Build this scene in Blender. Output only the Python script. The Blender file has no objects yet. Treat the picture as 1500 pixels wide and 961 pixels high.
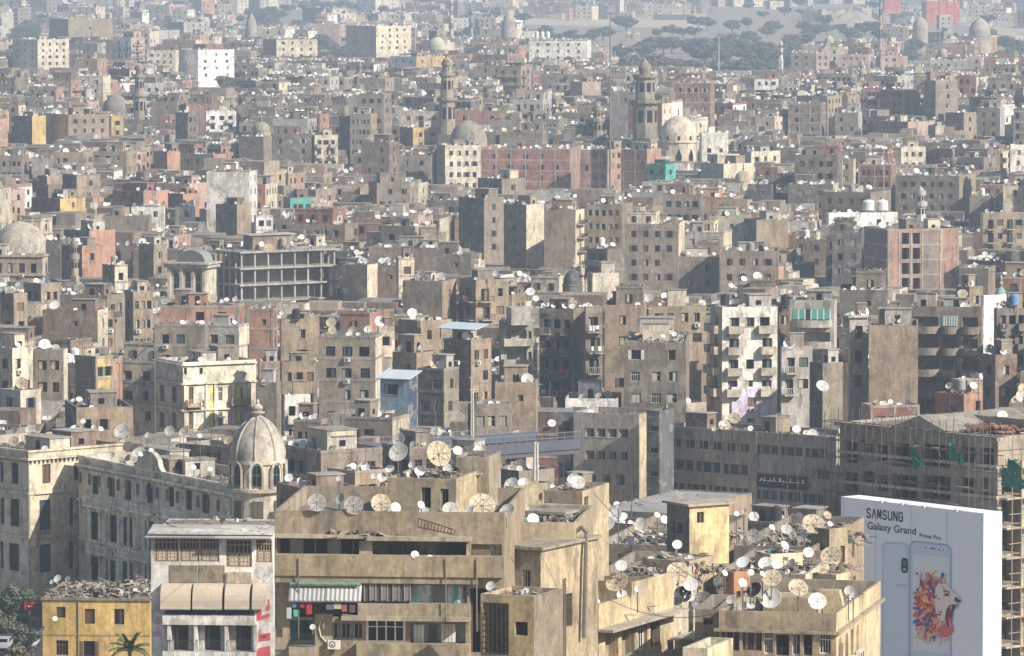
import bpy, math, random, time
import numpy as np
from mathutils import Vector, Matrix
T0 = time.time()
HAZE = 0.00016
random.seed(7)
R = random.random
def U(a, b): return a + (b - a) * random.random()
sc = bpy.context.scene
COL = sc.collection
# ------------------------------------------------------------------ camera model
CAMH, FPX, HZ = 80.0, 8000.0, 599.5
PIT = math.atan(HZ / FPX)
CP, SP = math.cos(PIT), math.sin(PIT)
def ray(px, py):
    xc = (px - 750) / FPX; yc = -(py - 480.5) / FPX
    return Vector((xc, CP + yc * SP, -SP + yc * CP))
def at(px, py, d):
    r = ray(px, py); t = d / r.y
    return Vector((r.x * t, d, CAMH + r.z * t))
def proj(x, y, z):
    dep = y * CP + (CAMH - z) * SP
    up = y * SP + (z - CAMH) * CP
    return 750 + FPX * x / dep, 480.5 - FPX * up / dep
def zrow(py, d): return at(750, py, d).z
cam = bpy.data.cameras.new('camera'); cam.lens = 192; cam.sensor_width = 36; cam.clip_start = 1; cam.clip_end = 30000
co = bpy.data.objects.new('camera', cam); COL.objects.link(co)
co.location = (0, 0, CAMH); co.rotation_euler = (math.pi / 2 - PIT, 0, 0); sc.camera = co
# ------------------------------------------------------------------ light
SAZ, SEL = 55.0, 34.0            # degrees to the right of straight behind the camera, elevation
a, e = math.radians(SAZ), math.radians(SEL)
S = Vector((math.sin(a) * math.cos(e), -math.cos(a) * math.cos(e), math.sin(e)))
sun = bpy.data.lights.new('sun', 'SUN'); sun.energy = 4.6; sun.angle = math.radians(0.53); sun.color = (1.0, 0.915, 0.80)
so = bpy.data.objects.new('sun', sun); COL.objects.link(so); so.rotation_euler = S.to_track_quat('Z', 'Y').to_euler()
w = bpy.data.worlds.new('World'); sc.world = w; w.use_nodes = True
nt = w.node_tree; bg = nt.nodes['Background']
sky = nt.nodes.new('ShaderNodeTexSky'); sky.sky_type = 'NISHITA'; sky.sun_disc = False
sky.sun_elevation = e; sky.sun_rotation = math.atan2(S.x, S.y); sky.air_density = 1.2; sky.dust_density = 1.5
nt.links.new(sky.outputs[0], bg.inputs[0]); bg.inputs[1].default_value = 0.072
vs = sc.view_settings; vs.view_transform = 'Standard'; vs.look = 'None'; vs.exposure = 0.58; vs.gamma = 1; vs.use_curve_mapping = False
sc.cycles.max_bounces = 4; sc.cycles.diffuse_bounces = 3; sc.cycles.glossy_bounces = 2; sc.cycles.volume_bounces = 1
sc.cycles.transparent_max_bounces = 8; sc.cycles.use_adaptive_sampling = True; sc.cycles.adaptive_threshold = 0.02
sc.cycles.use_denoising = True
try: sc.cycles.denoising_prefilter = 'ACCURATE'
except Exception: pass
# ------------------------------------------------------------------ materials
def newmat(name):
    m = bpy.data.materials.new(name); m.use_nodes = True
    return m, m.node_tree, m.node_tree.nodes['Principled BSDF']
def nd(t, k, **kw):
    n = t.nodes.new(k)
    for a_, b_ in kw.items(): setattr(n, a_, b_)
    return n
def noise(t, vec, scale, detail, lo, hi, a0=.3, a1=.7, rough=.6):
    n = nd(t, 'ShaderNodeTexNoise'); n.inputs['Scale'].default_value = scale; n.inputs['Detail'].default_value = detail; n.inputs['Roughness'].default_value = rough
    t.links.new(vec, n.inputs['Vector'])
    m = nd(t, 'ShaderNodeMapRange'); m.inputs[1].default_value = a0; m.inputs[2].default_value = a1; m.inputs[3].default_value = lo; m.inputs[4].default_value = hi
    t.links.new(n.outputs[0], m.inputs[0]); return m.outputs[0]
def mul(t, a_, b_):
    m = nd(t, 'ShaderNodeMath', operation='MULTIPLY'); t.links.new(a_, m.inputs[0]); t.links.new(b_, m.inputs[1]); return m.outputs[0]
def scaled(t, vec, s3):
    m = nd(t, 'ShaderNodeVectorMath', operation='MULTIPLY'); m.inputs[1].default_value = s3; t.links.new(vec, m.inputs[0]); return m.outputs[0]
def attrmat(name, rough, var=1.0, metallic=0.0, streak=True, patch=True):
    m, t, p = newmat(name)
    at_ = nd(t, 'ShaderNodeAttribute', attribute_name='col'); g = nd(t, 'ShaderNodeNewGeometry'); pos = g.outputs['Position']
    f = noise(t, pos, .16, 7, 1 - .36 * var, 1 + .30 * var, rough=.7)
    f = mul(t, f, noise(t, pos, 2.6, 3, 1 - .2 * var, 1 + .16 * var))
    if streak: f = mul(t, f, noise(t, scaled(t, pos, (.9, .9, .22)), 1.0, 8, 1 - .34 * var, 1 + .08 * var, .36, .52, .75))
    if streak: f = mul(t, f, noise(t, scaled(t, pos, (4, 4, .4)), 1.0, 5, .80, 1.04, .36, .50))
    sc_ = nd(t, 'ShaderNodeVectorMath', operation='SCALE'); t.links.new(at_.outputs['Color'], sc_.inputs[0]); t.links.new(f, sc_.inputs['Scale'])
    out = sc_.outputs[0]
    if patch:
        mx = nd(t, 'ShaderNodeMix', data_type='RGBA'); mx.inputs[7].default_value = (.30, .265, .215, 1)
        t.links.new(noise(t, pos, .55, 6, 0, .55, .55, .60), mx.inputs[0]); t.links.new(out, mx.inputs[6]); out = mx.outputs[2]
        mx2 = nd(t, 'ShaderNodeMix', data_type='RGBA'); mx2.inputs[7].default_value = (.085, .08, .075, 1)
        off = nd(t, 'ShaderNodeVectorMath', operation='ADD'); off.inputs[1].default_value = (31, 7, 13); t.links.new(pos, off.inputs[0])
        t.links.new(noise(t, scaled(t, off.outputs[0], (1, 1, .5)), .8, 6, 0, .55, .55, .68), mx2.inputs[0]); t.links.new(out, mx2.inputs[6]); out = mx2.outputs[2]
    t.links.new(out, p.inputs['Base Color'])
    p.inputs['Roughness'].default_value = rough; p.inputs['Metallic'].default_value = metallic
    if 'Specular IOR Level' in p.inputs: p.inputs['Specular IOR Level'].default_value = .25
    if streak:
        b = nd(t, 'ShaderNodeBump'); b.inputs['Strength'].default_value = .35; b.inputs['Distance'].default_value = .05
        n = nd(t, 'ShaderNodeTexNoise'); n.inputs['Scale'].default_value = 4; n.inputs['Detail'].default_value = 5; t.links.new(pos, n.inputs['Vector'])
        t.links.new(n.outputs[0], b.inputs['Height']); t.links.new(b.outputs[0], p.inputs['Normal'])
    return m
M_WALL = attrmat('plaster', .93)
M_PAINT = attrmat('paint', .7, .4, streak=False, patch=False)
M_PRINT = attrmat('print', .6, .06, streak=False, patch=False)
M_METAL = attrmat('metal', .5, .4, .25, streak=False, patch=False)
M_CLOTH = attrmat('cloth', .9, .5, streak=False, patch=False)
M_LEAF = attrmat('leaf', .8, .8, streak=False, patch=False)
M_DISH = attrmat('dish_enamel', .55, .75, .0, streak=False, patch=False)
M_GLASS, _t, _p = newmat('glass'); _p.inputs['Base Color'].default_value = (.008, .009, .011, 1); _p.inputs['Roughness'].default_value = .25; _p.inputs['Specular IOR Level'].default_value = .25
M_TARP = attrmat('tarp', .55, .3, streak=False, patch=False)
# palette (real albedos)
C = dict(g=(.232, .196, .158), G=(.160, .139, .117), t=(.305, .240, .172), c=(.50, .445, .35), w=(.70, .675, .62), b=(.255, .125, .092), o=(.385, .215, .15), y=(.50, .36, .16),
         p=(.46, .33, .28), u=(.17, .27, .38), d=(.115, .105, .100), l=(.40, .38, .345), m=(.200, .146, .115), s=(.61, .53, .41), e=(.06, .19, .15), q=(.10, .36, .34), v=(.60, .54, .66),
         k=(.012, .012, .013), r=(.50, .12, .08), W=(.82, .82, .80), n=(.045, .065, .07), z=(.13, .085, .06), a=(.10, .13, .13))
def cc(k): return C[k] if isinstance(k, str) else k
def jit(c, a_=.08):
    f = 1 + U(-a_, a_); return (c[0] * f * (1 + U(-.03, .03)), c[1] * f, c[2] * f * (1 + U(-.04, .04)))
def mix(a_, b_, f): return tuple(x + (y - x) * f for x, y in zip(a_, b_))
# ------------------------------------------------------------------ mesh builder
class MB:
    def __init__(s): s.v = []; s.f = []; s.c = []; s.m = []; s.mats = []; s.mi = 0
    def mat(s, m):
        if m not in s.mats: s.mats.append(m)
        s.mi = s.mats.index(m); return s
    def face(s, pts, col):
        n = len(s.v); s.v.extend(pts); s.f.append(tuple(range(n, n + len(pts)))); s.c.append(col); s.m.append(s.mi)
    def box(s, x0, x1, y0, y1, z0, z1, col, top=None, bottom=True):
        n = len(s.v)
        s.v += [(x0, y0, z0), (x1, y0, z0), (x1, y1, z0), (x0, y1, z0), (x0, y0, z1), (x1, y0, z1), (x1, y1, z1), (x0, y1, z1)]
        fs = [(0, 1, 5, 4), (1, 2, 6, 5), (2, 3, 7, 6), (3, 0, 4, 7), (4, 5, 6, 7)]
        if bottom: fs.append((3, 2, 1, 0))
        for i, f in enumerate(fs):
            s.f.append(tuple(n + k for k in f)); s.c.append(top if (top and i == 4) else col); s.m.append(s.mi)
    def rbox(s, o, ax, ay, az, col):           # corner + three edge vectors
        o = Vector(o); ax = Vector(ax); ay = Vector(ay); az = Vector(az); n = len(s.v)
        P = [o, o + ax, o + ax + ay, o + ay]; P += [p + az for p in P]; s.v += [tuple(p) for p in P]
        for f in ((0, 1, 5, 4), (1, 2, 6, 5), (2, 3, 7, 6), (3, 0, 4, 7), (4, 5, 6, 7), (3, 2, 1, 0)):
            s.f.append(tuple(n + k for k in f)); s.c.append(col); s.m.append(s.mi)
    def bar(s, a_, b_, r, col, n=4, r2=None):
        a_ = Vector(a_); b_ = Vector(b_); d = (b_ - a_); r2 = r if r2 is None else r2
        if d.length < 1e-6: return
        d.normalize(); u = d.orthogonal().normalized(); v = d.cross(u); k = len(s.v)
        for P, rr in ((a_, r), (b_, r2)):
            for i in range(n):
                t = 2 * math.pi * (i + .5) / n; s.v.append(tuple(P + (u * math.cos(t) + v * math.sin(t)) * rr))
        for i in range(n):
            j = (i + 1) % n; s.f.append((k + i, k + j, k + n + j, k + n + i)); s.c.append(col); s.m.append(s.mi)
        s.f.append(tuple(k + n + i for i in range(n))); s.c.append(col); s.m.append(s.mi)
        s.f.append(tuple(k + i for i in reversed(range(n)))); s.c.append(col); s.m.append(s.mi)
    def lathe(s, cx, cy, prof, seg, col, rot=0, cap=True):
        k = len(s.v)
        for r, z in prof:
            for i in range(seg):
                t = 2 * math.pi * i / seg + rot; s.v.append((cx + r * math.cos(t), cy + r * math.sin(t), z))
        for q in range(len(prof) - 1):
            for i in range(seg):
                j = (i + 1) % seg
                s.f.append((k + q * seg + i, k + q * seg + j, k + (q + 1) * seg + j, k + (q + 1) * seg + i)); s.c.append(col); s.m.append(s.mi)
        if cap:
            s.f.append(tuple(k + (len(prof) - 1) * seg + i for i in range(seg))); s.c.append(col); s.m.append(s.mi)
    def mesh(s, name, smooth=False):
        me = bpy.data.meshes.new(name); me.from_pydata(s.v, [], s.f)
        for m in (s.mats or [M_WALL]): me.materials.append(m)
        if s.mats: me.polygons.foreach_set('material_index', s.m)
        at_ = me.attributes.new('col', 'FLOAT_COLOR', 'CORNER')
        cnt = np.array([len(f) for f in s.f], dtype=np.int64); c = np.array(s.c, dtype=np.float32).reshape(-1, 3)
        c = np.repeat(c, cnt, axis=0); c = np.concatenate([c, np.ones((len(c), 1), np.float32)], 1)
        at_.data.foreach_set('color', c.ravel())
        if smooth: me.polygons.foreach_set('use_smooth', [True] * len(s.f))
        me.update(); return me
def link(name, data, parent=None, loc=None, rz=0, scale=None):
    o = bpy.data.objects.new(name, data); COL.objects.link(o)
    if parent: o.parent = parent
    if loc is not None: o.location = loc
    if rz: o.rotation_euler = (0, 0, rz)
    if scale: o.scale = scale
    return o
def tag(o, label, cat, group=None, kind=None):
    o['label'] = label
    if cat: o['category'] = cat
    if group: o['group'] = group
    if kind: o['kind'] = kind
    return o
# ------------------------------------------------------------------ window meshes, 1 x 1, outward = -y
WCACHE = {}
def wmesh(kind, col):
    key = (kind, tuple(round(x, 2) for x in col))
    if key in WCACHE: return WCACHE[key]
    mb = MB(); fr = (.055, .055, .05)
    def frame(c, t=.07, m=M_PAINT):
        mb.mat(m); mb.box(0, t, -.05, .03, 0, 1, c); mb.box(1 - t, 1, -.05, .03, 0, 1, c)
        mb.box(t, 1 - t, -.05, .03, 0, t * .8, c); mb.box(t, 1 - t, -.05, .03, 1 - t * .8, 1, c)
    def glass(x0=.05, x1=.95, z0=.05, z1=.95): mb.mat(M_GLASS); mb.box(x0, x1, .01, .03, z0, z1, C['k'])
    if kind == 'dark':
        frame(col); glass(); mb.mat(M_PAINT); mb.box(.47, .53, -.03, .02, .05, .95, col); mb.mat(M_CLOTH); mb.box(.07, .26, -.002, .008, .08, .92, (.3, .28, .24)); mb.mat(M_WALL); mb.box(-.06, 1.06, -.28, -.2, -.07, -.005, (.38, .36, .32))
    elif kind == 'hole':
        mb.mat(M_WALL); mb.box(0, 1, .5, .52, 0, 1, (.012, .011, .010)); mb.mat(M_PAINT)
        mb.box(0, .05, -.02, .1, 0, 1, col); mb.box(.95, 1, -.02, .1, 0, 1, col)
    elif kind == 'shut':
        frame(mix(col, C['k'], .3), .06); mb.mat(M_PAINT)
        for x0, x1 in ((.07, .485), (.515, .93)):
            mb.box(x0, x1, -.01, .03, .06, .94, mix(col, C['k'], .35))
            for i in range(8): z = .1 + i * .104; mb.box(x0 + .04, x1 - .04, -.03, 0, z, z + .055, col)
    elif kind == 'half':
        frame(mix(col, C['k'], .3), .06); mb.mat(M_PAINT); mb.box(.52, .93, -.02, .03, .06, .94, col)
        for i in range(8): z = .1 + i * .104; mb.box(.56, .9, -.04, -.015, z, z + .055, mix(col, C['k'], .2))
        glass(.06, .5)
    elif kind == 'curtain':
        glass(); frame(col, .05); mb.mat(M_CLOTH); mb.box(.1, .52, -.004, .008, .08, .92, (.42, .38, .3)); mb.mat(M_PAINT); mb.box(.52, .56, -.03, .02, .05, .95, col); mb.box(.05, .95, -.03, .02, .62, .66, col)
    elif kind == 'open':
        glass(); frame(mix(col, C['k'], .2), .05); mb.mat(M_PAINT)
        mb.box(-.32, -.02, -.26, -.22, .02, .98, col); mb.box(1.02, 1.32, -.26, -.22, .02, .98, col)
    elif kind == 'white':
        frame(col, .06); glass(); mb.mat(M_PAINT)
        for x in (.26, .49, .72): mb.box(x, x + .035, -.035, .02, .05, .95, col)
        mb.box(.05, .95, -.035, .02, .66, .70, col)
    elif kind == 'wide':
        frame(col, .03); glass(.02, .98); mb.mat(M_PAINT)
        for i in range(1, 7): mb.box(i / 7 - .008, i / 7 + .008, -.035, .02, .04, .96, col)
        mb.mat(M_CLOTH)
        for i in (1, 4): mb.box(i / 7 + .01, (i + 1) / 7 - .01, -.005, .008, .05, .95, (.20, .19, .17))
    elif kind == 'lattice':
        frame(col, .05); glass(); mb.mat(M_PAINT)
        for i in range(1, 6): mb.box(i / 6 - .02, i / 6 + .02, -.04, .02, .05, .95, col)
        for z in (.2, .35, .5, .8): mb.box(.05, .95, -.035, .02, z - .02, z + .02, col)
        mb.box(.1, .45, -.02, 0, .06, .46, mix(col, C['W'], .4)); mb.box(.55, .9, -.02, 0, .06, .46, mix(col, C['W'], .4))
    elif kind == 'arch':
        n = 8; pts = [(.0, 0), (1, 0)] + [(.5 + .5 * math.cos(math.pi * i / n), .62 + .38 * math.sin(math.pi * i / n)) for i in range(n + 1)]
        mb.mat(M_PAINT); mb.face([(x, .0, z) for x, z in pts], col)
        mb.mat(M_GLASS); mb.face([(.5 + (x - .5) * .8, -.02, .04 + z * .9) for x, z in pts], C['k'])
        mb.mat(M_PAINT); mb.box(.48, .52, -.04, -.02, .04, .93, col); mb.box(.1, .9, -.04, -.02, .5, .53, col)
    WCACHE[key] = mb.mesh('window'); return WCACHE[key]
# ------------------------------------------------------------------ stuff collectors
RUB = MB().mat(M_WALL)         # roof rubble, planks, scrap: nobody could count it
HEROES = []                    # dicts for filler placement
DISHES = []                    # candidates (pos, radius, tone, host, roofz, forced)
BLDS = []
def rubble(cx, cy, z, rx, ry, n, smax=.9, hmax=.5, rot=0, tone='mix'):
    ca, sa = math.cos(rot), math.sin(rot); K_ = [(U(-rx, rx), U(-ry, ry), U(.4, 1.4)) for _ in range(3 + int(rx * ry / 9))]
    for _ in range(n):
        x, y = U(-rx, rx), U(-ry, ry)
        if R() < .7: kx, ky, ks = random.choice(K_); x, y = max(-rx, min(rx, random.gauss(kx, ks))), max(-ry, min(ry, random.gauss(ky, ks * .8)))
        heap = max(0, 1 - (x / rx) ** 2 * .8 - (y / ry) ** 2 * .8)
        X, Y = cx + x * ca - y * sa, cy + x * sa + y * ca
        zz = z + U(0, hmax) * heap * .8
        k = R(); L = U(.2, smax)
        c = random.choice([(.2, .18, .155), (.13, .12, .11), (.3, .27, .23), (.40, .37, .32), (.09, .085, .08), (.24, .17, .12), (.5, .48, .44), (.05, .05, .055), (.17, .15, .13)])
        if R() < .012: c = random.choice([(.1, .25, .35), (.35, .08, .06), (.08, .25, .2), (.55, .5, .4)])
        c = jit(c, .25); an = U(0, math.pi); t = U(-.5, .5); ux = Vector((math.cos(an), math.sin(an), t * .6)); uy = Vector((-math.sin(an), math.cos(an), U(-.4, .4)))
        if k < .35: a3, b3, c3 = ux * L * 1.8, uy * .12, Vector((0, 0, .07))
        elif k < .75: a3, b3, c3 = ux * L * .5, uy * L * .4, Vector((U(-.1, .1), 0, U(.1, .35)))
        else: a3, b3, c3 = ux * L, uy * L * .7, Vector((0, U(-.2, .2), .05))
        RUB.rbox((X, Y, zz - .05), a3, b3, c3, c)
# ------------------------------------------------------------------ building
ORD = ['first', 'second', 'third', 'fourth', 'fifth', 'sixth', 'seventh', 'eighth', 'ninth', 'tenth', 'eleventh', 'twelfth', 'thirteenth', 'fourteenth', 'fifteenth',
       'sixteenth', 'seventeenth', 'eighteenth', 'nineteenth', 'twentieth']
def onum(i): return ORD[i] if i < len(ORD) else f'{i + 1}th'
class Bld:
    def __init__(s, xl, xc, xr, yt, sca, yv=None, th=None, depth=None, name='apartment_building', col='g', colr=None, label='', short='', cat='building', group=None, roofcol=None, par=.8, geo=None):
        if geo:           # (ox, oy, W, D, th, h)
            s.ox, s.oy, s.W, s.D, s.th, s.h = geo; s.d = s.oy
        else:
            a_, b_ = max(xc - xl, 1), max(xr - xc, 0)
            if th is None: th = math.degrees(math.atan2(b_, a_)); th = min(max(th, 3), 78)
            s.th = math.radians(th); d = FPX / sca; P = at(xc, yt, d); s.d = d; s.h = P.z
            ct, st = math.cos(s.th), math.sin(s.th)
            D0 = d * CP + (CAMH - P.z) * SP; k = (xl - 750) / FPX
            s.W = (P.x - k * D0) / (ct + k * st * CP); s.W = max(s.W, .8)
            if depth is None:
                if b_ > 2:
                    k = (xr - 750) / FPX; s.D = (k * D0 - P.x) / (st - k * ct * CP)
                    if not 0 < s.D < 60: s.D = 14
                else: s.D = 12
                s.D = max(s.D, 1.2)
            else: s.D = depth
            s.ox, s.oy = P.x - s.W * ct, P.y + s.W * st
        ct, st = math.cos(s.th), math.sin(s.th)
        s.ux = Vector((ct, -st, 0)); s.uy = Vector((st, ct, 0)); s.s = FPX / s.d
        s.name, s.label, s.short, s.cat, s.group = name, label, short, cat, group
        s.col = cc(col); s.colr = cc(colr) if colr else s.col; s.par = par
        s.roofcol = roofcol or jit((.215, .195, .165), .15)
        s.cx, s.cy = s.W / 2, s.D / 2
        c0 = s.wp(s.cx, s.cy, 0)
        s.e = link(name, None, loc=c0, rz=-s.th)
        tag(s.e, label or short, cat, group)
        s.fo = []; s.ro = []; s.yv = yv if yv else yt + 60; s.yt = yt
        s.zv = min(zrow(s.yv, s.d), s.h - 1) if not geo else 0
        s.rect = (xl, max(xr, xc), yt, s.yv) if not geo else None
        BLDS.append(s)
    def wp(s, u, v, z): return Vector((s.ox, s.oy, 0)) + s.ux * u + s.uy * v + Vector((0, 0, z))
    def lp(s, u, v, z): return (u - s.cx, v - s.cy, z)
    def corners(s): return [s.wp(u, v, 0) for u, v in ((0, 0), (s.W, 0), (s.W, s.D), (0, s.D))]
    def fpx(s, px, py, off=0):
        r = ray(px, py); n = -s.uy; p0 = s.wp(0, -off, 0); t = (p0 - Vector((0, 0, CAMH))).dot(n) / r.dot(n)
        P = Vector((0, 0, CAMH)) + r * t; q = P - s.wp(0, 0, 0); return q.dot(s.ux), P.z
    def rpx(s, px, py, off=0):
        r = ray(px, py); n = s.ux; p0 = s.wp(s.W + off, 0, 0); t = (p0 - Vector((0, 0, CAMH))).dot(n) / r.dot(n)
        P = Vector((0, 0, CAMH)) + r * t; q = P - s.wp(0, 0, 0); return q.dot(s.uy), P.z
    def part(s, name, mb, parent=None, smooth=False):
        if not mb.f: return None
        mb.v = [(x - s.cx, y - s.cy, z) for x, y, z in mb.v]
        o = link(name, mb.mesh(name, smooth), parent or s.e)
        return o
    def bx(s, name, u0, u1, v0, v1, z0, z1, col, m=None, top=None):
        mb = MB().mat(m or M_WALL); mb.box(u0, u1, v0, v1, z0, z1, cc(col), top); return s.part(name, mb)
    # front rect in pixels -> box standing proud of the facade by `out`
    def fbox(s, name, px0, py0, px1, py1, out, col, inn=-.01, m=None, top=None):
        u0, z1 = s.fpx(px0, py0, out); u1, _ = s.fpx(px1, py0, out); _, z0 = s.fpx(px0, py1, out)
        return s.bx(name, u0, u1, -out, -inn if inn < 0 else inn, z0, z1, col, m, top)
    def opening(s, face, a0, a1, z0, z1, depth=.22, back=None, kind='dark', col='z', sill=None):
        lim = s.W if face == 'f' else s.D
        a0 = max(a0, .12); a1 = min(a1, lim - .12); z1 = min(z1, s.h - .25); z0 = max(z0, .3)
        if a1 - a0 < .2 or z1 - z0 < .2: return None
        L = s.fo if face == 'f' else s.ro
        for o in L:
            if a0 < o[1] + .05 and a1 > o[0] - .05 and z0 < o[3] + .05 and z1 > o[2] - .05: return None
        L.append((a0, a1, z0, z1, depth, back))
        o = None
        if kind:
            me = wmesh(kind, cc(col)); nm = 'door' if (z1 - z0) > 1.9 and (a1 - a0) < 1.3 else 'window'
            if face == 'f': o = link(nm, me, s.e, s.lp(a0, depth, z0), 0, (a1 - a0, 1, z1 - z0))
            else: o = link(nm, me, s.e, s.lp(s.W - depth, a0, z0), math.pi / 2, (a1 - a0, 1, z1 - z0))
        return o
    def wf(s, x0, y0, x1, y1, kind='dark', col='z', depth=.22, back=None):
        xm = (x0 + x1) / 2; ym = (y0 + y1) / 2; u0, _ = s.fpx(x0, ym); u1, _ = s.fpx(x1, ym); _, z1 = s.fpx(xm, y0); _, z0 = s.fpx(xm, y1)
        return s.opening('f', u0, u1, z0, z1, depth, back, kind, col)
    def wr(s, x0, y0, x1, y1, kind='dark', col='z', depth=.22, back=None):
        xm = (x0 + x1) / 2; ym = (y0 + y1) / 2; u0, _ = s.rpx(x0, ym); u1, _ = s.rpx(x1, ym); _, z1 = s.rpx(xm, y0); _, z0 = s.rpx(xm, y1)
        return s.opening('r', u0, u1, z0, z1, depth, back, kind, col)
    def walls(s, mat=None):
        mb = MB().mat(mat or M_WALL)
        def fac(ops, L, P, N, col):
            us = sorted({0, L} | {o[0] for o in ops} | {o[1] for o in ops}); zs = sorted({0, s.h} | {o[2] for o in ops} | {o[3] for o in ops})
            for j in range(len(zs) - 1):
                run = None
                for i in range(len(us) - 1):
                    um, zm = (us[i] + us[i + 1]) / 2, (zs[j] + zs[j + 1]) / 2
                    hole = any(o[0] < um < o[1] and o[2] < zm < o[3] for o in ops)
                    if not hole and run is None: run = us[i]
                    if run is not None and (hole or i == len(us) - 2):
                        e_ = us[i] if hole else us[i + 1]
                        mb.face([P(run, 0, zs[j]), P(e_, 0, zs[j]), P(e_, 0, zs[j + 1]), P(run, 0, zs[j + 1])], col); run = None
            for a0, a1, z0, z1, dp, back in ops:
                k = mix(col, C['k'], .12)
                mb.face([P(a0, 0, z0), P(a0, dp, z0), P(a0, dp, z1), P(a0, 0, z1)], k); mb.face([P(a1, dp, z0), P(a1, 0, z0), P(a1, 0, z1), P(a1, dp, z1)], k)
                mb.face([P(a0, 0, z0), P(a1, 0, z0), P(a1, dp, z0), P(a0, dp, z0)], k); mb.face([P(a0, dp, z1), P(a1, dp, z1), P(a1, 0, z1), P(a0, 0, z1)], k)
                if back: mb.face([P(a0, dp, z0), P(a1, dp, z0), P(a1, dp, z1), P(a0, dp, z1)], cc(back))
        fac(s.fo, s.W, lambda u, q, z: (u, q, z), None, s.col)
        fac(s.ro, s.D, lambda u, q, z: (s.W - q, u, z), None, s.colr)
        mb.face([(s.W, s.D, 0), (0, s.D, 0), (0, s.D, s.h), (s.W, s.D, s.h)], s.col)
        mb.face([(0, s.D, 0), (0, 0, 0), (0, 0, s.h), (0, s.D, s.h)], s.col)
        p = s.par; t = .22; rz = s.h - p; s.rz = rz
        W, D = s.W, s.D; c1 = mix(s.col, (.3, .28, .25), .4)
        for q in ([(0, 0), (W, 0), (W - t, t), (t, t)], [(W, 0), (W, D), (W - t, D - t), (W - t, t)], [(W, D), (0, D), (t, D - t), (W - t, D - t)], [(0, D), (0, 0), (t, t), (t, D - t)]):
            mb.face([(x, y, s.h) for x, y in q], c1)
        ic = [(t, t), (W - t, t), (W - t, D - t), (t, D - t)]
        if p > .05:
            for i in range(4):
                a_, b_ = ic[i], ic[(i + 1) % 4]; mb.face([(b_[0], b_[1], rz), (a_[0], a_[1], rz), (a_[0], a_[1], s.h), (b_[0], b_[1], s.h)], mix(s.col, (.3, .28, .25), .3))
        s.part('wall', mb)
        r = MB().mat(M_WALL); r.face([(x, y, rz) for x, y in ic], s.roofcol); s.part('roof', r)
    def balcony(s, face, a0, a1, z, out=1.1, hh=1.0, col=None, kind='solid'):
        mb = MB().mat(M_WALL); c = cc(col) if col else mix(s.col, (.45, .42, .36), .4)
        def b(u0, u1, o0, o1, z0, z1, m=None, cl=None):
            mb.mat(m or M_WALL); cl = cl or c
            if face == 'f': mb.box(u0, u1, -o1, -o0, z0, z1, cl)
            else: mb.box(s.W + o0, s.W + o1, u0, u1, z0, z1, cl)
        b(a0, a1, .004, out, z - .16, z)
        if kind == 'solid':
            b(a0, a1, out - .12, out - .003, z, z + hh); b(a0 + .002, a0 + .12, .004, out - .125, z, z + hh); b(a1 - .12, a1 - .002, .004, out - .125, z, z + hh)
        else:
            n = max(3, int((a1 - a0) / .28)); k = (.06, .055, .05) if kind == 'rail' else c; m = M_METAL if kind == 'rail' else M_WALL; t = .03 if kind == 'rail' else .08
            b(a0, a1, out - .09, out - .02, z + hh - .08, z + hh, m, k)
            for i in range(n + 1):
                u = a0 + (a1 - a0 - t) * i / n; b(u, u + t, out - .08, out - .03, z, z + hh - .08, m, k)
            for i in range(1, 4): o_ = out * i / 4; b(a0, a0 + t, o_, o_ + t, z, z + hh - .08, m, k); b(a1 - t, a1, o_, o_ + t, z, z + hh - .08, m, k)
        return s.part('balcony', mb)
    def aircon(s, face, a_, z, parent=None):
        mb = MB().mat(M_PAINT); w_, d_, h_ = .85, .38, .58
        def b(u0, u1, o0, o1, z0, z1, c, m=M_PAINT):
            mb.mat(m)
            if face == 'f': mb.box(u0, u1, -o1, -o0, z0, z1, c)
            else: mb.box(s.W + o0, s.W + o1, u0, u1, z0, z1, c)
        b(a_, a_ + w_, .1, .1 + d_, z, z + h_, (.62, .6, .55)); b(a_ + .1, a_ + .55, .1 + d_, .12 + d_, z + .08, z + .5, (.08, .08, .08)); b(a_ + .05, a_ + .1, .003, .5, z - .06, z - .003, (.2, .2, .2)); b(a_ + .7, a_ + .75, .003, .5, z - .06, z - .003, (.2, .2, .2))
        s.part('air_conditioner', mb)
    def laundry(s, face, a0, a1, z, out=1.25):
        mb = MB().mat(M_CLOTH); u = a0 + .1
        while u < a1 - .4:
            w_ = U(.3, .7); hh = U(.5, 1.1); c = random.choice([(.7, .68, .65), (.6, .1, .12), (.1, .15, .35), (.75, .7, .6), (.5, .2, .25), (.08, .3, .3), (.65, .62, .6), (.12, .12, .14)])
            if face == 'f': mb.box(u, u + w_, -out - .02, -out, z - hh, z, c)
            else: mb.box(s.W + out, s.W + out + .02, u, u + w_, z - hh, z, c)
            u += w_ + U(.03, .2)
        if mb.f: s.part('laundry', mb)
    def grid(s, face, n, fh=3.1, ww=1.15, wh=1.45, kinds=('dark', 'shut', 'half', 'hole', 'curtain', 'white', 'open'), col=None, drop=.12, balc=(), bcol=None, bkind='solid', zmin=None, reg=False, top=.9, margin=.06):
        L = s.W if face == 'f' else s.D
        if n <= 0 or L < 1.6: return
        zmin = s.zv - 1.5 if zmin is None else zmin; fl = int((s.h - s.par) / fh); cw = L * (1 - 2 * margin) / n; ww = min(ww, cw * .62)
        col = cc(col) if col else random.choice([C['z'], (.12, .09, .07), (.1, .15, .12), (.34, .31, .26), (.07, .1, .14), (.5, .48, .43), (.22, .16, .10)])
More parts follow.
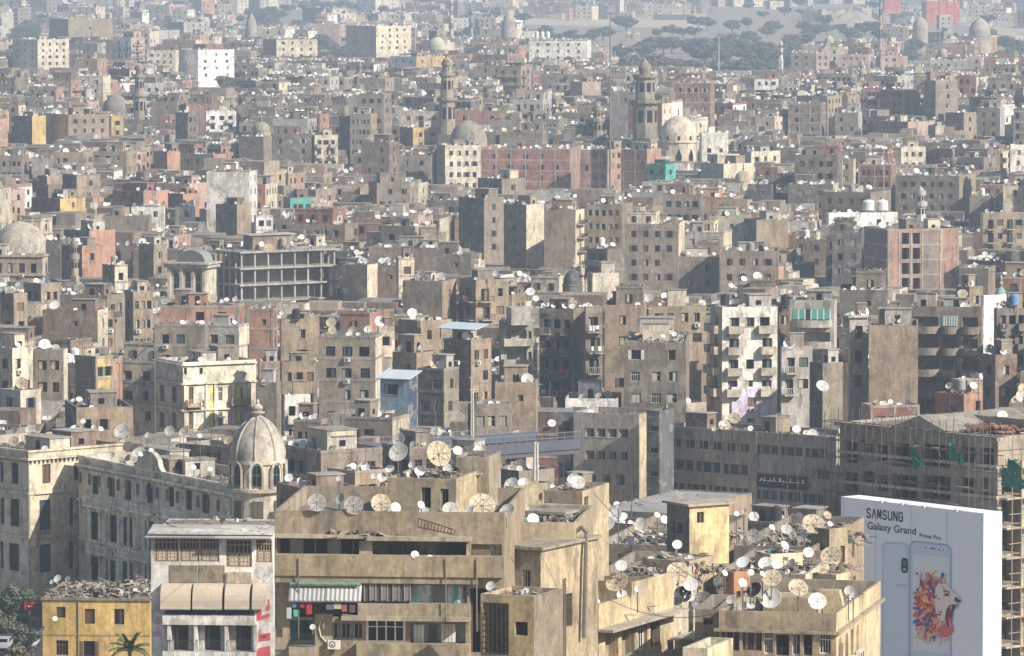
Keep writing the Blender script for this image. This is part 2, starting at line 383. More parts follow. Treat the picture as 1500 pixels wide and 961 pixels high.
        for f in range(fl):
            z0 = s.h - s.par - fh * (f + 1) + (fh - wh) * .55
            if z0 + wh < zmin or z0 < .4: break
            for i in range(n):
                a_ = L * margin + cw * (i + .5) + (0 if reg else U(-.08, .08) * cw)
                isb = i in balc
                if not isb and R() < drop: continue
                w_ = min(ww * (1 if reg else U(.8, 1.35)), cw * .75); k = random.choice(kinds)
                if isb:
                    w_ = min(cw * .6, 1.5); s.opening(face, a_ - w_ / 2, a_ + w_ / 2, z0 - .75, z0 + wh, .35, None, random.choice(('hole', 'dark', 'half')), col)
                    s.balcony(face, a_ - cw * .46, a_ + cw * .46, z0 - .8, col=bcol, kind=bkind)
                    if R() < .22 and s.s > 8: s.laundry(face, a_ - cw * .4, a_ + cw * .4, z0 + .2)
                else:
                    s.opening(face, a_ - w_ / 2, a_ + w_ / 2, z0, z0 + wh, .2, None, k, col)
                    if s.s > 7.5 and R() < .10: s.aircon(face, a_ - .4, z0 - .75)
    def frame_bands(s, fh=3.1, cols=True, col=(.33, .30, .26)):
        mb = MB().mat(M_WALL); z = s.h - .35; o = .05
        while z > max(s.zv - 4, 1):
            mb.box(-o, s.W + o, -o, -.002, z, z + .32, col); mb.box(s.W + .002, s.W + o, 0, s.D, z, z + .32, col); z -= fh
        if cols:
            n = max(1, round(s.W / 4.2))
            for i in range(n + 1):
                u = i * (s.W - .35) / n; mb.box(u, u + .35, -o - .01, -.001, 0, s.h - .003, col)
            n = max(1, round(s.D / 4.2))
            for i in range(n + 1):
                v = i * (s.D - .35) / n; mb.box(s.W + .001, s.W + o + .01, v + .004, v + .354, 0, s.h - .003, col)
        s.part('concrete_frame', mb)
    def sheds(s, n=1, hmax=2.8):
        for _ in range(n):
            w_, d_ = min(U(2, 5), s.W * .55), min(U(2, 4), s.D * .5); u, v = U(.3, max(.31, s.W - w_ - .3)), U(s.D * .25, max(s.D * .25 + .01, s.D - d_ - .3)); hh = U(1.9, hmax)
            c = jit(random.choice([s.col, C['g'], C['t'], C['l'], C['m'], C['c']]), .1); mb = MB().mat(M_WALL)
            mb.box(u, u + w_, v, v + d_, s.rz + .002, s.rz + hh, c); mb.box(u - .15, u + w_ + .15, v - .15, v + d_ + .15, s.rz + hh + .002, s.rz + hh + .12, jit((.3, .28, .25), .2))
            mb.mat(M_GLASS)
            if R() < .8: q = u + w_ * U(.2, .5); mb.box(q, q + min(.8, w_ * .4), v - .03, v - .003, s.rz + .003, s.rz + 1.75, C['k'])
            if R() < .6: q = v + d_ * .3; mb.box(u + w_ + .003, u + w_ + .03, q, q + min(.8, d_ * .4), s.rz + .9, s.rz + 1.6, C['k'])
            s.part('roof_shed', mb)
    def upper(s):
        w_, d_ = s.W * U(.35, .7), s.D * U(.4, .75); u, v = random.choice([.3, s.W - w_ - .3]), U(.3, s.D - d_ - .3); hh = U(2.6, 3.3); c = jit(random.choice([s.col, s.colr, C['m'], C['g'], C['b']]), .1); mb = MB().mat(M_WALL)
        mb.box(u, u + w_, v, v + d_, s.rz + .001, s.rz + hh, c, jit((.22, .2, .17), .1)); mb.box(u - .1, u + w_ + .1, v - .1, v - .003, s.rz + hh, s.rz + hh + .35, c); mb.box(u + w_ + .003, u + w_ + .1, v, v + d_, s.rz + hh, s.rz + hh + .35, c); s.part('upper_storey', mb)
        n = max(1, int(w_ / 2.6))
        for i in range(n): link('window', wmesh(random.choice(['dark', 'curtain', 'half']), C['z']), s.e, s.lp(u + w_ * (i + .5) / n - .5, v - .06, s.rz + 1.0), 0, (1.0, 1, 1.3))
        link('window', wmesh('dark', C['z']), s.e, s.lp(u + w_ + .06, v + d_ * .4, s.rz + 1.0), math.pi / 2, (1.0, 1, 1.3))
        P = s.wp(u + w_ / 2, v + d_ / 2, 0); rubble(P.x, P.y, s.rz + hh, w_ / 2 - .2, d_ / 2 - .2, int(w_ * d_ * 1.6), rot=-s.th)
    def clutter(s, n, nd_=0, zone=None):
        z = s.rz; hx, hy = s.W / 2 - .4, s.D / 2 - .4
        P = s.wp(s.cx, s.cy, 0)
        if n and hx > .8 and hy > .8: rubble(P.x, P.y, z, hx, hy, n, rot=-s.th)
        for _ in range(nd_):
            r = random.choice([.3, .35, .38, .4, .42, .45, .5, .6]) if R() < .95 else .85
            Q = s.wp(U(.4, max(.5, s.W - .4)), U(.15, max(.3, s.D * .8)), z); hgt = U(.3, 1.3)
            DISHES.append(((Q.x, Q.y, z + r + hgt * .6), r, random.choice(['w', 'w', 'w', 'w', 'l', 'b', 'm']), s, z, False))
    def poles(s, n):
        for _ in range(n):
            Q = s.wp(U(.4, s.W - .4), U(.4, s.D - .4), s.rz); h_ = U(2, 6); RUB.mat(M_METAL); RUB.bar(Q, Q + Vector((U(-.2, .2), 0, h_)), .035, (.12, .12, .12)); RUB.mat(M_WALL)
def dishpx(px, py, rpx, tone, host, d=None, yaw=None, el=None):
    d = d or host.d + 3; P = at(px, py, d); r = rpx / (FPX / d)
    DISHES.append((tuple(P), r, tone, host, getattr(host, 'rz', P.z - r - 1), True, yaw, el))
# generic block from a table row
def generic(b, nF, nR, style, cl=1.0):
    fh = 3.1 if b.h > 6 else 2.9
    balF = balR = ()
    if style == 'balc':
        balF = tuple(range(nF)) if nF <= 2 else tuple(i for i in range(nF) if i % 2 == 0); balR = (0,) if nR == 1 else tuple(i for i in range(nR) if i % 2 == 0)
    kw = dict(reg=style in ('reg', 'ornate'), drop=.02 if style in ('reg', 'ornate', 'balc') else .14)
    bk = random.choice(['solid', 'solid', 'rail', 'bal'])
    wh = 1.9 if style == 'ornate' else 1.4
    b.grid('f', nF, fh=3.6 if style == 'ornate' else fh, wh=wh, balc=balF, bkind=bk, **kw); b.grid('r', nR, fh=3.6 if style == 'ornate' else fh, wh=wh, balc=balR, bkind=bk, **kw)
    if style in ('brick', 'blank') and nF == 0 and R() < .6:
        b.opening('f', b.W * .55, b.W * .55 + .8, b.h - 2.6, b.h - 1.7)
    b.walls()
    if style == 'brick': b.frame_bands(fh)
    elif style == 'plain' and R() < .45: b.frame_bands(fh, cols=R() < .4, col=jit(mix(b.col, (.33, .3, .26), .5), .05))
    if style == 'ornate':
        mb = MB().mat(M_WALL); c = mix(b.col, C['w'], .2)
        for z in (b.h - .35, b.h - 4.0):
            mb.box(-.35, b.W + .35, -.35, -.003, z, z + .3, c); mb.box(b.W + .003, b.W + .35, 0, b.D, z, z + .3, c)
        b.part('cornice', mb)
    area = b.W * b.D
    b.sheds(1 + (R() < .5) if area > 60 else int(R() < .6))
    if area > 60 and R() < .4: b.upper()
    if b.s > 5.5 and R() < .2: water_tank(b)
    b.clutter(int(min(520, area * (1.9 if b.s > 8.5 else .7) * cl)), int(U(4, 9) + area / 28))
    b.poles(random.randint(0, 3))
TANKS = []
def water_tank(b):
    TANKS.append((b, b.wp(U(1.2, max(1.3, b.W - 1.2)), U(.8, max(.9, b.D * .6)), b.rz)))
# ------------------------------------------------------------------ table of blocks: xl xc xr yt scale yv colF colR nF nR style | short | label
TAB = '''
-20 18 48 510 10.5 568 c s 2 2 plain||
62 143 158 455 9.2 500 m c 0 1 blank||
88 157 183 433 8.9 460 g g 0 2 balc||
183 195 224 427 9 500 g t 1 3 plain||
110 140 165 522 10.3 590 g y 0 2 plain|yellow-sided house|narrow house with grey blank front and yellow side
48 93 99 512 10.4 590 g c 2 0 plain||
0 30 60 572 11 602 l c 1 1 plain||
95 112 195 597 11.3 640 d t 1 3 plain||
226 300 305 475 9.7 525 g g 3 0 plain||
300 350 365 476 9.6 530 l s 2 0 plain||
362 400 406 452 9.3 540 o b 0 0 brick|orange brick infill block|slim block of orange brick panels between concrete floors
235 350 357 448 8.8 470 o b 3 0 brick||
67 88 90 352 7.1 412 d d 0 0 blank||
90 131 169 338 7 412 G o 0 0 blank|grey and orange windowless tower|tall windowless block, grey front and orange brick side
150 168 187 388 7.8 420 g c 1 1 plain||
203 225 245 358 7.1 405 g g 1 1 plain||
-15 62 70 374 7.6 405 t c 4 0 ornate||
35 60 90 415 8.5 445 g t 2 2 plain||
502 538 553 388 7.8 440 G s 0 0 blank|cream-edged blank wall|blank grey wall block with a bright cream edge
553 582 585 389 7.9 432 m m 0 0 blank||
580 584 607 378 8.05 420 c s 0 1 plain||
540 640 655 363 7.4 390 m t 0 0 blank||
634 690 695 372 7.6 405 G G 0 0 blank||
590 648 668 412 8.6 455 g t 0 1 plain||
672 697 745 410 8.6 480 g t 1 2 balc||
410 412 468 468 9.6 518 t t 0 1 blank||
467 550 560 492 10.3 608 g s 3 0 plain|tall grey flat block|tall grey-brown flats with few windows and a bright right edge
553 555 578 478 9.7 525 c s 0 1 plain||
575 610 635 517 10.2 548 g t 0 1 blank||
612 650 672 540 10.6 612 G g 2 1 plain||
650 690 720 498 10.1 575 m t 1 2 plain|pale blue-roofed house|brown brick house under a pale blue sheet roof
725 785 788 560 10.9 582 t t 0 0 blank||
685 690 750 592 11.4 625 d g 1 3 plain||
415 417 455 578 11 620 w w 0 2 balc||
410 413 465 530 10.1 578 t t 0 3 plain||
378 380 412 530 10 560 o t 0 1 plain||
376 405 412 560 10.6 620 g g 0 0 blank||
790 840 856 453 9.8 585 G g 3 0 balc|stacked-balcony block|dark grey-brown block with stacked balconies on its front
856 858 884 449 9.9 560 g g 0 1 balc||
886 944 947 447 9.9 548 t t 1 0 plain||
947 950 1035 449 9.7 502 g t 0 4 plain||
914 1005 1010 502 10.3 575 G g 3 0 plain||
1040 1058 1139 450 10 562 c w 1 3 balc|rounded-balcony cream block|worn cream apartment block with a column of rounded balconies
1139 1141 1158 447 9.8 520 m m 0 1 plain||
915 994 1003 328 6.8 430 g s 4 0 reg|four-window-column flats|plain grey flats with four even window columns
994 1054 1058 376 7.1 435 g g 2 0 reg||
1054 1140 1145 368 7.2 410 g g 4 0 reg||
1003 1060 1072 340 6.7 372 l s 3 0 plain||
1090 1108 1155 322 6.6 366 G t 0 0 blank||
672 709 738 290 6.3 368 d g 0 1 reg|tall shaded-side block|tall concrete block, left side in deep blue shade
738 771 797 300 6.4 395 G s 1 0 plain|cream-striped tall slab|tall grey slab with a bright cream strip at its corner
797 843 856 308 6.5 388 t s 0 1 balc|tan slab beside the cream strip|wide tan blank slab with balcony stack on right edge
860 868 907 400 8.4 432 l s 1 0 blank||
1143 1145 1190 508 10.3 562 l l 0 2 balc||
1186 1205 1235 532 10.5 585 d g 1 0 plain||
1230 1300 1305 425 9.2 452 G G 0 0 blank||
1273 1345 1350 477 10.2 542 t t 0 0 blank|blank tan wall block|windowless tan block with a dirty flat wall
1243 1245 1272 462 10 540 c l 0 1 ornate||
1219 1262 1266 340 6.8 422 d d 2 0 reg||
1405 1448 1458 393 8.2 432 G g 1 0 blank||
1245 1275 1305 563 10 592 o b 1 1 plain||
1262 1275 1347 594 10.35 618 o b 0 3 brick||
1370 1412 1457 578 10.2 606 b o 0 1 blank|shadow-crossed brick house|low red brick house, left wall crossed by a sloping shadow
1156 1180 1208 590 10.25 628 p l 0 0 blank||
1440 1458 1490 520 10.4 566 G m 1 1 plain||
1456 1460 1505 452 9.7 520 d g 0 3 balc||
1060 1072 1128 567 10 602 l v 1 1 blank|lavender house|small house with a pale lavender side wall
940 976 1035 592 10.3 620 g c 1 3 plain||
828 905 910 584 10.3 602 w w 1 0 blank||
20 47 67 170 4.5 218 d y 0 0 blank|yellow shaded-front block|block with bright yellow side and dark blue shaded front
67 100 160 168 4.5 205 y t 0 4 reg||
160 163 181 170 4.55 202 y y 0 1 reg||
0 33 35 228 5.3 256 g g 4 0 reg||
92 112 147 256 5.7 292 d t 1 1 plain||
55 69 90 258 5.7 286 d t 0 0 blank||
165 210 248 280 6 306 b o 0 0 brick|red brick row|long low row of red brick walls with concrete posts
246 268 292 284 6.05 300 b o 0 1 blank||
46 88 125 291 6.05 314 b y 0 1 plain||
192 240 243 303 6.2 316 w w 2 0 blank||
256 262 286 303 6.2 325 w w 0 1 blank||
316 347 368 300 6.3 345 G t 0 0 blank||
372 375 400 316 6.4 338 w w 0 2 plain||
150 218 222 316 6.4 343 g g 0 0 blank||
350 386 398 200 4.9 232 G g 0 0 blank||
257 275 290 165 4.6 210 d G 1 2 reg||
300 302 346 163 4.45 200 w w 0 3 balc|white flats with balconies|small bright white apartment block with balconies
225 245 264 222 5.1 250 m o 0 0 blank||
398 456 460 196 4.8 236 G G 3 0 reg||
458 461 495 198 4.8 240 c s 0 3 balc||
530 570 585 208 5 256 m m 2 1 plain||
585 605 645 187 4.7 212 g y 1 2 reg||
640 652 704 213 5.1 274 t s 1 4 reg|cream block under dome|cream block with grid of square windows beneath the dome
704 836 850 218 5.1 279 b o 5 0 brick|long red brick wall building|very long brick building with concrete bands and slit windows
866 890 914 219 5.15 279 b o 2 2 brick||
912 948 968 219 5.15 262 b o 0 0 brick||
1025 1028 1067 195 4.8 238 w w 0 2 blank||
1060 1096 1100 177 4.5 192 g g 0 0 blank||
1068 1100 1143 222 5.1 240 l s 1 3 reg||
1027 1060 1105 240 5.3 264 l s 0 0 blank||
1155 1203 1210 152 4.4 204 m m 2 0 brick||
1223 1257 1263 165 4.5 206 g l 2 0 reg||
1287 1330 1370 178 4.6 196 b p 0 0 brick||
1385 1412 1430 165 4.6 192 G t 0 1 blank||
1431 1465 1472 158 4.5 206 G l 2 0 reg||
1312 1405 1430 258 5.6 312 G t 6 2 plain|broad grey-brown block|broad grey-brown block with flat roof and paler right side
1420 1450 1455 287 6 326 g g 0 0 blank||
1210 1214 1315 312 6.3 330 w W 0 2 blank|bright white rooftop annexe|long bright white low block carrying round tanks
1203 1275 1305 282 6 310 m g 4 1 reg||
1095 1130 1137 270 5.8 296 d d 0 0 blank||
1436 1440 1503 312 6.4 366 c t 0 4 balc||
1318 1320 1356 215 5 243 c s 0 3 reg||
1478 1480 1503 212 5 252 w w 0 1 blank||
835 853 880 120 3.9 146 p p 0 0 blank||
72 100 165 28 2.6 56 g t 1 1 blank||
18 55 101 58 3.05 106 c s 3 4 reg|cream five-storey flats|cream flats with rows of small windows at far left
167 192 212 55 3.02 92 w p 2 1 balc||
215 257 262 74 3.2 94 s s 4 0 reg||
262 290 343 73 3.2 112 W W 0 3 blank|bright white hall|large bright white block with few windows beside trees
507 551 602 38 2.8 76 p s 0 4 blank|pink slab block|pink blank slab block with cream right side
775 860 866 60 3.1 88 w w 5 0 reg|long white office|long white office with two rows of dark windows
385 405 465 58 3 86 t s 1 4 reg||
572 610 652 83 3.3 104 W y 3 3 reg||
1105 1140 1142 116 3.7 138 W W 3 0 reg|small square white house|small square white house with dark windows
1283 1290 1330 82 3.2 104 g p 0 3 reg||
1193 1195 1215 77 3.2 104 p p 0 2 reg||
1158 1190 1194 77 3.2 104 g g 2 0 reg||
1350 1357 1406 2 1.9 36 o r 1 4 reg|orange-red tall block|orange-red tower block near the top right
1292 1296 1320 -6 1.8 18 o r 0 2 reg||
1362 1417 1418 88 3.3 102 l l 5 0 reg||
1043 1052 1063 -4 1.6 30 g p 1 1 reg||
1066 1075 1090 -8 1.6 30 l s 1 1 reg||
1094 1104 1118 -6 1.6 32 g s 1 1 reg||
1122 1128 1148 2 1.65 34 l s 1 2 reg||
1150 1158 1172 -8 1.6 30 g p 1 1 reg||
1205 1215 1235 -10 1.55 14 g l 1 2 reg||
1240 1250 1276 -12 1.55 10 l s 1 2 reg||
522 550 585 -8 1.7 18 w s 4 2 reg||
1372 1376 1395 22 2.3 44 l l 0 2 reg||
628 640 655 45 2.9 60 g t 1 1 reg||
415 425 457 290 6.0 305 u q 2 3 blank|turquoise rooftop room|small turquoise room on a far rooftop
945 975 990 241 5.3 256 e q 2 1 blank|green cabin|green painted cabin just below the large domed mosque
90 120 150 360 7.5 385 m o 1 1 plain||
860 890 915 365 7.4 395 G G 2 0 balc||
700 735 770 262 5.9 285 G g 2 1 plain||
540 552 600 268 5.8 300 b g 1 4 plain||
600 604 650 345 7.2 362 g t 0 1 plain||
118 140 168 455 9.0 500 g t 0 2 plain||
0 20 40 430 8.9 470 g t 1 1 plain||
1400 1420 1440 420 8.9 440 m t 1 1 plain||
0 40 80 640 11.8 655 g t 2 2 plain||
430 470 480 615 11.4 640 m t 3 0 plain||
505 575 600 612 11.5 640 g c 3 1 plain||
'''
for ln in TAB.strip().splitlines():
    head, short, label = ln.split('|'); q = head.split()
    xl, xc, xr, yt, s_, yv = map(float, q[:6])
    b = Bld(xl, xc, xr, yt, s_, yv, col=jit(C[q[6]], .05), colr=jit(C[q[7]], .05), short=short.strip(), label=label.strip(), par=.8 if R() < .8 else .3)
    b.row = (int(q[8]), int(q[9]), q[10]); b.kind = 'row'
def row_of(x, y):
    return min((b for b in BLDS if b.rect), key=lambda b: abs(b.rect[0] - x) * .5 + abs(b.yt - y))
for b in BLDS:
    generic(b, *b.row)
# special dressings on some rows
b = row_of(650, 498); mb = MB().mat(M_PAINT)
for u in (-.4, b.W + .1):
    mb.box(u, u + .1, -.4, -.3, b.h, b.h + 1.6, C['z'])
mb.rbox((-.8, -.8, b.h + 1.5), (b.W + 2.2, 0, 0), (0, b.D * .7, .7), (0, 0, .08), (.45, .56, .60)); b.part('sheet_roof', mb)
b = Bld(1266, 1300, 1405, 336, 7, 425, col=C['G'], colr=jit((.37, .225, .165), .02), short='twin brick tower', label='unfinished dull orange brick tower with concrete centre bay of dark openings')
for y in range(350, 440, 22):
    for x0, x1 in ((1321, 1332), (1337, 1348)): b.wr(x0, y - 9, x1, y + 9, 'hole', 'l', .8)
b.walls(); b.frame_bands(3.15, cols=False); mb = MB().mat(M_WALL)
for x in (1301, 1316, 1333.5, 1350, 1377, 1402): v, _ = b.rpx(x, 380); mb.box(b.W + .001, b.W + .12, v, v + .3, 0, b.h - .004, (.40, .37, .32))
b.part('column', mb); v0, z1 = b.rpx(1351, 338); v1, z0 = b.rpx(1376, 430); mb = MB().mat(M_WALL); mb.box(b.W + .001, b.W + .03, v0, v1, 0, b.h - .4, (.235, .18, .155)); b.part('brick_panel', mb)
b.sheds(3); b.clutter(160, 9); b.poles(3); water_tank(b)
# ------------------------------------------------------------------ turquoise-glazed block with rounded balconies, and the curved-balcony block
def rounded(b, floors, fh, u0, u1, col, glazed=None):
    for f in range(floors):
        z = b.h - b.par - fh * (f + 1) + .15; mb = MB().mat(M_WALL); n = 8; cu = (u0 + u1) / 2; ru = (u1 - u0) / 2; ro = 1.7
        P = [(cu - ru * math.cos(math.pi * i / n), -ro * math.sin(math.pi * i / n) ** .7 - .01) for i in range(n + 1)]
        for i in range(n):
            (x0, y0), (x1, y1) = P[i], P[i + 1]
            mb.face([(x0, y0, z - .15), (x1, y1, z - .15), (x1, y1, z + .95), (x0, y0, z + .95)], col)
            mb.face([(x1, y1 + .1, z), (x0, y0 + .1, z), (x0, y0 + .1, z + .95), (x1, y1 + .1, z + .95)], col)
            mb.face([(x0, y0, z + .95), (x1, y1, z + .95), (x1, y1 + .1, z + .95), (x0, y0 + .1, z + .95)], col)
        mb.face([(x, y, z) for x, y in P], col); mb.face([(x, y, z - .15) for x, y in reversed(P)], mix(col, C['k'], .2)); b.part('balcony', mb)
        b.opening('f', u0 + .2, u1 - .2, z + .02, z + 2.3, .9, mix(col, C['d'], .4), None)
        if glazed and f == 0:
            mb = MB().mat(M_PAINT)
            for i in range(6):
                uu = u0 + .1 + i * (u1 - u0 - .2) / 6; mb.box(uu, uu + (u1 - u0) / 6 - .25, -.06, -.02, z + 1.0, z + 2.5, C['q'] if i not in (2,) else (.02, .04, .05)); mb.box(uu + (u1 - u0) / 6 - .24, uu + (u1 - u0) / 6 - .05, -.07, -.02, z + .95, z + 2.5, C['w'])
            b.part('glazing', mb)
b = Bld(1157, 1222, 1226, 440, 9.9, 522, th=10, col=C['l'], short='turquoise-glazed block', label='cream-grey block with turquoise glazed top floor and rounded balconies')
rounded(b, 5, 3.2, .4, b.W - .4, C['l'], True); b.walls(); b.sheds(1); b.clutter(90, 4)
b = Bld(1332, 1438, 1441, 450, 9.9, 532, th=14, col=C['g'], short='curved-balcony block', label='grey-brown block with long curved balconies and air conditioners')
for k, (f0, f1) in enumerate(((.03, .42), (.45, .68), (.72, .97))): rounded(b, 5, 3.2, b.W * f0, b.W * f1, C['g'], k == 1)
for i in range(5): b.aircon('f', b.W * .7 - .3, b.h - 5 - 3.2 * i)
b.walls(); b.sheds(2); b.clutter(220, 6)
b = Bld(1439, 1441, 1458, 433, 9.62, 516, col=C['W'], colr=C['W'], depth=5, th=60, short='narrow white party wall', label='narrow tall bright white wall block beside curved balconies'); b.walls(); b.clutter(8)
b = Bld(731, 734, 781, 470, 9.8, 560, col=C['g'], colr=C['l'], short='sloping-top balcony house', label='cream house with four deep balconies, one door open on each')
for f in range(4):
    z = b.h - 3.6 - 3.15 * f; b.balcony('r', .2, b.D - .2, z, out=1.4, col=mix(C['l'], C['c'], .5)); b.opening('r', b.D * .18, b.D * .8, z + .02, z + 2.2, 1.0, C['l'], None); b.opening('r', b.D * .84, b.D * .95, z + .6, z + 2, .2)
b.walls(); mb = MB().mat(M_WALL); mb.rbox((b.W - .3, .2, b.h), (2.0, 0, -.05), (0, b.D - .2, 0), (0, 0, .18), C['l']); mb.rbox((0.5, 1, b.h - .5), (b.W * .5 + 3, 0, 0), (0, b.D - 2, 0), (0, 0, 2.6), C['l']); b.part('roof_room', mb); b.clutter(30, 1)
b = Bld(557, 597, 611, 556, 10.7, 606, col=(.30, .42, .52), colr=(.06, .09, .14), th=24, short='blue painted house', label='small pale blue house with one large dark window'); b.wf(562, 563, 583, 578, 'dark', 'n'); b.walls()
mb = MB().mat(M_PAINT); mb.rbox((-.6, -.6, b.h + .02), (b.W + 1.2, 0, 0), (0, b.D + 1, .9), (0, 0, .1), (.50, .58, .62)); b.part('sheet_roof', mb)
b = Bld(578, 617, 662, 470, 9.5, 517, col=C['g'], colr=C['t'], short='striped-pillar house', label='tan house with red and cream striped corner pillars')
b.grid('r', 2); b.walls()
for u in (.0, b.W - .9):
    mb = MB().mat(M_PAINT)
    for i in range(8): mb.box(u, u + .9, -.08, -.003, b.h - 1.1 * (i + 1), b.h - 1.1 * i - .02, (.36, .09, .03) if i % 2 else (.68, .56, .28))
    b.part('striped_pillar', mb)
b.clutter(60, 5)
# concrete skeleton block
b = Bld(318, 353, 491, 369, 7.3, 446, th=56, col=C['l'], short='open concrete frame building', label='unfinished open concrete frame with five bare floor slabs', name='building_shell')
cw = (.36, .34, .31); b.rz = b.h
mbs = MB().mat(M_WALL); mbc = MB().mat(M_WALL)
for f in range(7):
    z = b.h - 3.3 * f
    if z < .5: break
    m_ = MB().mat(M_WALL); m_.box(-.6, b.W + .6, -.6, b.D + .6, z - .32, z, cw); b.part('floor_slab', m_)
    if f < 6:
        zz = max(0, z - 3.3); m_ = MB().mat(M_WALL); m_.box(.9, b.W - 3.4, 2.4, b.D - .8, zz + .003, z - .323, (.22, .2, .17)); b.part('infill_wall', m_)
nu, nv = 4, 7
for i in range(nu + 1):
    for j in range(nv + 1):
        if 0 < i < nu and 0 < j < nv: continue
        u = i * (b.W - .35) / nu; v = j * (b.D - .35) / nv; m_ = MB().mat(M_WALL); m_.box(u, u + .35, v, v + .35, 0, b.h - .33, cw); b.part('column', m_)
for j in range(nv):
    v = j * (b.D - .35) / nv
mb = MB().mat(M_WALL); mb.box(b.W * .3, b.W * .7, b.D * .2, b.D * .6, b.h + .002, b.h + 3, C['m']); mb.box(b.W * .25, b.W * .75, b.D * .15, b.D * .65, b.h + 3.002, b.h + 3.2, C['l']); b.part('roof_room', mb)
b.clutter(160, 10)
for k in range(2): water_tank(b)
# pavilion with barrel roof
b = Bld(246, 302, 317, 386, 7.7, 441, th=18, col=(.50, .46, .36), short='classical pavilion', label='cream classical pavilion with paired tall arched windows and curved roof', name='pavilion')
for x in (257, 274, 289): b.wf(x - 3, 396, x + 5, 432, 'arch', (.45, .4, .3))
b.par = .2; b.walls(); mb = MB().mat(M_WALL)
for u in (0.0, b.W * .32, b.W * .62, b.W - .7): mb.box(u, u + .6, -.35, -.003, b.h - 7.5, b.h - .9, (.55, .5, .4))
b.part('pilaster', mb); mb = MB().mat(M_WALL); mb.box(-.6, b.W + .6, -.7, b.D + .5, b.h - .9, b.h - .2, (.42, .39, .32)); mb.box(-.9, b.W + .9, -1, b.D + .8, b.h - .197, b.h + .15, (.45, .42, .36)); b.part('cornice', mb)
mb = MB().mat(M_METAL); n = 12
for i in range(n):
    t0, t1 = math.pi * i / n, math.pi * (i + 1) / n; r_ = b.W * .36; c0 = b.W * .55
    mb.face([(c0 - r_ * math.cos(t0), 1, b.h + .15 + r_ * .8 * math.sin(t0)), (c0 - r_ * math.cos(t1), 1, b.h + .15 + r_ * .8 * math.sin(t1)), (c0 - r_ * math.cos(t1), b.D, b.h + .15 + r_ * .8 * math.sin(t1)), (c0 - r_ * math.cos(t0), b.D, b.h + .15 + r_ * .8 * math.sin(t0))], (.3, .31, .31))
mb.face([(c0 - r_ * math.cos(math.pi * i / n), 1.001, b.h + .15 + r_ * .8 * math.sin(math.pi * i / n)) for i in range(n + 1)], (.15, .15, .15)); b.part('barrel_roof', mb)
# ------------------------------------------------------------------ cream ornate house
b = Bld(228, 268, 375, 531, 10, 633, th=62, col=(.50, .48, .42), colr=(.68, .63, .50), short='cream-yellow ornate house', label='cream and yellow ornate corner house with brown shutters and small balconies', name='ornate_house')
SB = (.14, .085, .055)
for x0, x1, y0, y1 in ((234, 241, 564, 588), (252, 258, 566, 590), (234, 241, 604, 626), (252, 258, 604, 628)): b.wf(x0, y0, x1, y1, 'shut', SB)
for yy in (0, 37):
    for x in (280, 342, 352): b.wr(x - 3.5, 567 + yy, x + 3.5, 591 + yy, 'shut', SB)
    for x in (315, 323): b.wr(x - 3, 567 + yy, x + 3, 588 + yy, 'white', C['W'])
for x in (268.9, 292): b.wr(x, 539, x + 5, 548, 'dark', SB)
for x0, x1, yy in ((271, 296, 595), (336, 364, 592), (271, 296, 632), (336, 364, 629)):
    v0, z = b.rpx(x0, yy); v1, _ = b.rpx(x1, yy); b.balcony('r', v0, v1, z, out=1, col=(.42, .28, .2), kind='bal')
b.walls()
mb = MB().mat(M_WALL)
for z in (b.h - .5, b.h - 3.3, b.h - 7.2): mb.box(-.4, b.W + .4, -.4, -.003, z, z + .25, (.6, .55, .45)); mb.box(b.W + .003, b.W + .4, 0, b.D, z, z + .25, (.7, .64, .5))
b.part('cornice', mb)
mb = MB().mat(M_WALL)
for v in (0.1, b.D * .3, b.D * .42, b.D * .66, b.D - .9):
    mb.box(b.W + .004, b.W + .2, v, v + .5, 0, b.h - 3.31, (.72, .66, .52))
mb.box(b.W + .004, b.W + .12, b.D * .33, b.D * .40, 0, b.h - 3.32, (.68, .56, .2)); mb.box(b.W + .004, b.W + .12, b.D * .72, b.D * .78, 0, b.h - 3.32, (.68, .56, .2)); b.part('pilaster', mb)
b.sheds(2); b.clutter(120, 6)
# ------------------------------------------------------------------ offices in shade
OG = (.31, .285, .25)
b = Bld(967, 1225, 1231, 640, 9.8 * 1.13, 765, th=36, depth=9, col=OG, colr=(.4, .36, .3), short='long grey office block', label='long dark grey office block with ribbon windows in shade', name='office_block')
def rib(y0l, y0r, hh, x0, x1, n, kind='dark', col='l', gap=.12):
    for i in range(n):
        a_ = x0 + (x1 - x0) * i / n; c_ = x0 + (x1 - x0) * (i + 1 - gap) / n; y = y0l + (y0r - y0l) * ((a_ - 967) / 258)
        b.wf(a_, y, c_, y + hh, kind, col)
rib(641, 661, 13, 980, 1100, 6, 'dark', 'l'); rib(641, 661, 13, 1108, 1215, 3, 'wide', (.12, .2, .22))
rib(672, 695, 15, 980, 1100, 3, 'wide', (.1, .12, .13)); rib(706, 728, 14, 975, 1100, 4, 'wide', (.08, .1, .12)); rib(706, 728, 14, 1108, 1210, 3, 'wide', (.2, .3, .35))
b.wf(1190, 688, 1215, 702, 'dark', 'G'); b.walls()
mb = MB().mat(M_WALL)
u, z = b.fpx(1106, 640); mb.box(u, u + .35, -.1, -.003, 0, b.h, OG); b.part('pilaster', mb)
u0, z1 = b.fpx(1110, 692); u1, z0 = b.fpx(1184, 716); sg = MB().mat(M_PAINT); sg.box(u0, u1, -.25, -.05, z1 - 1.9, z1 - .1, (.012, .012, .014)); so_ = b.part('shop_sign', sg)
sg = MB().mat(M_PAINT); u = u1 - .5
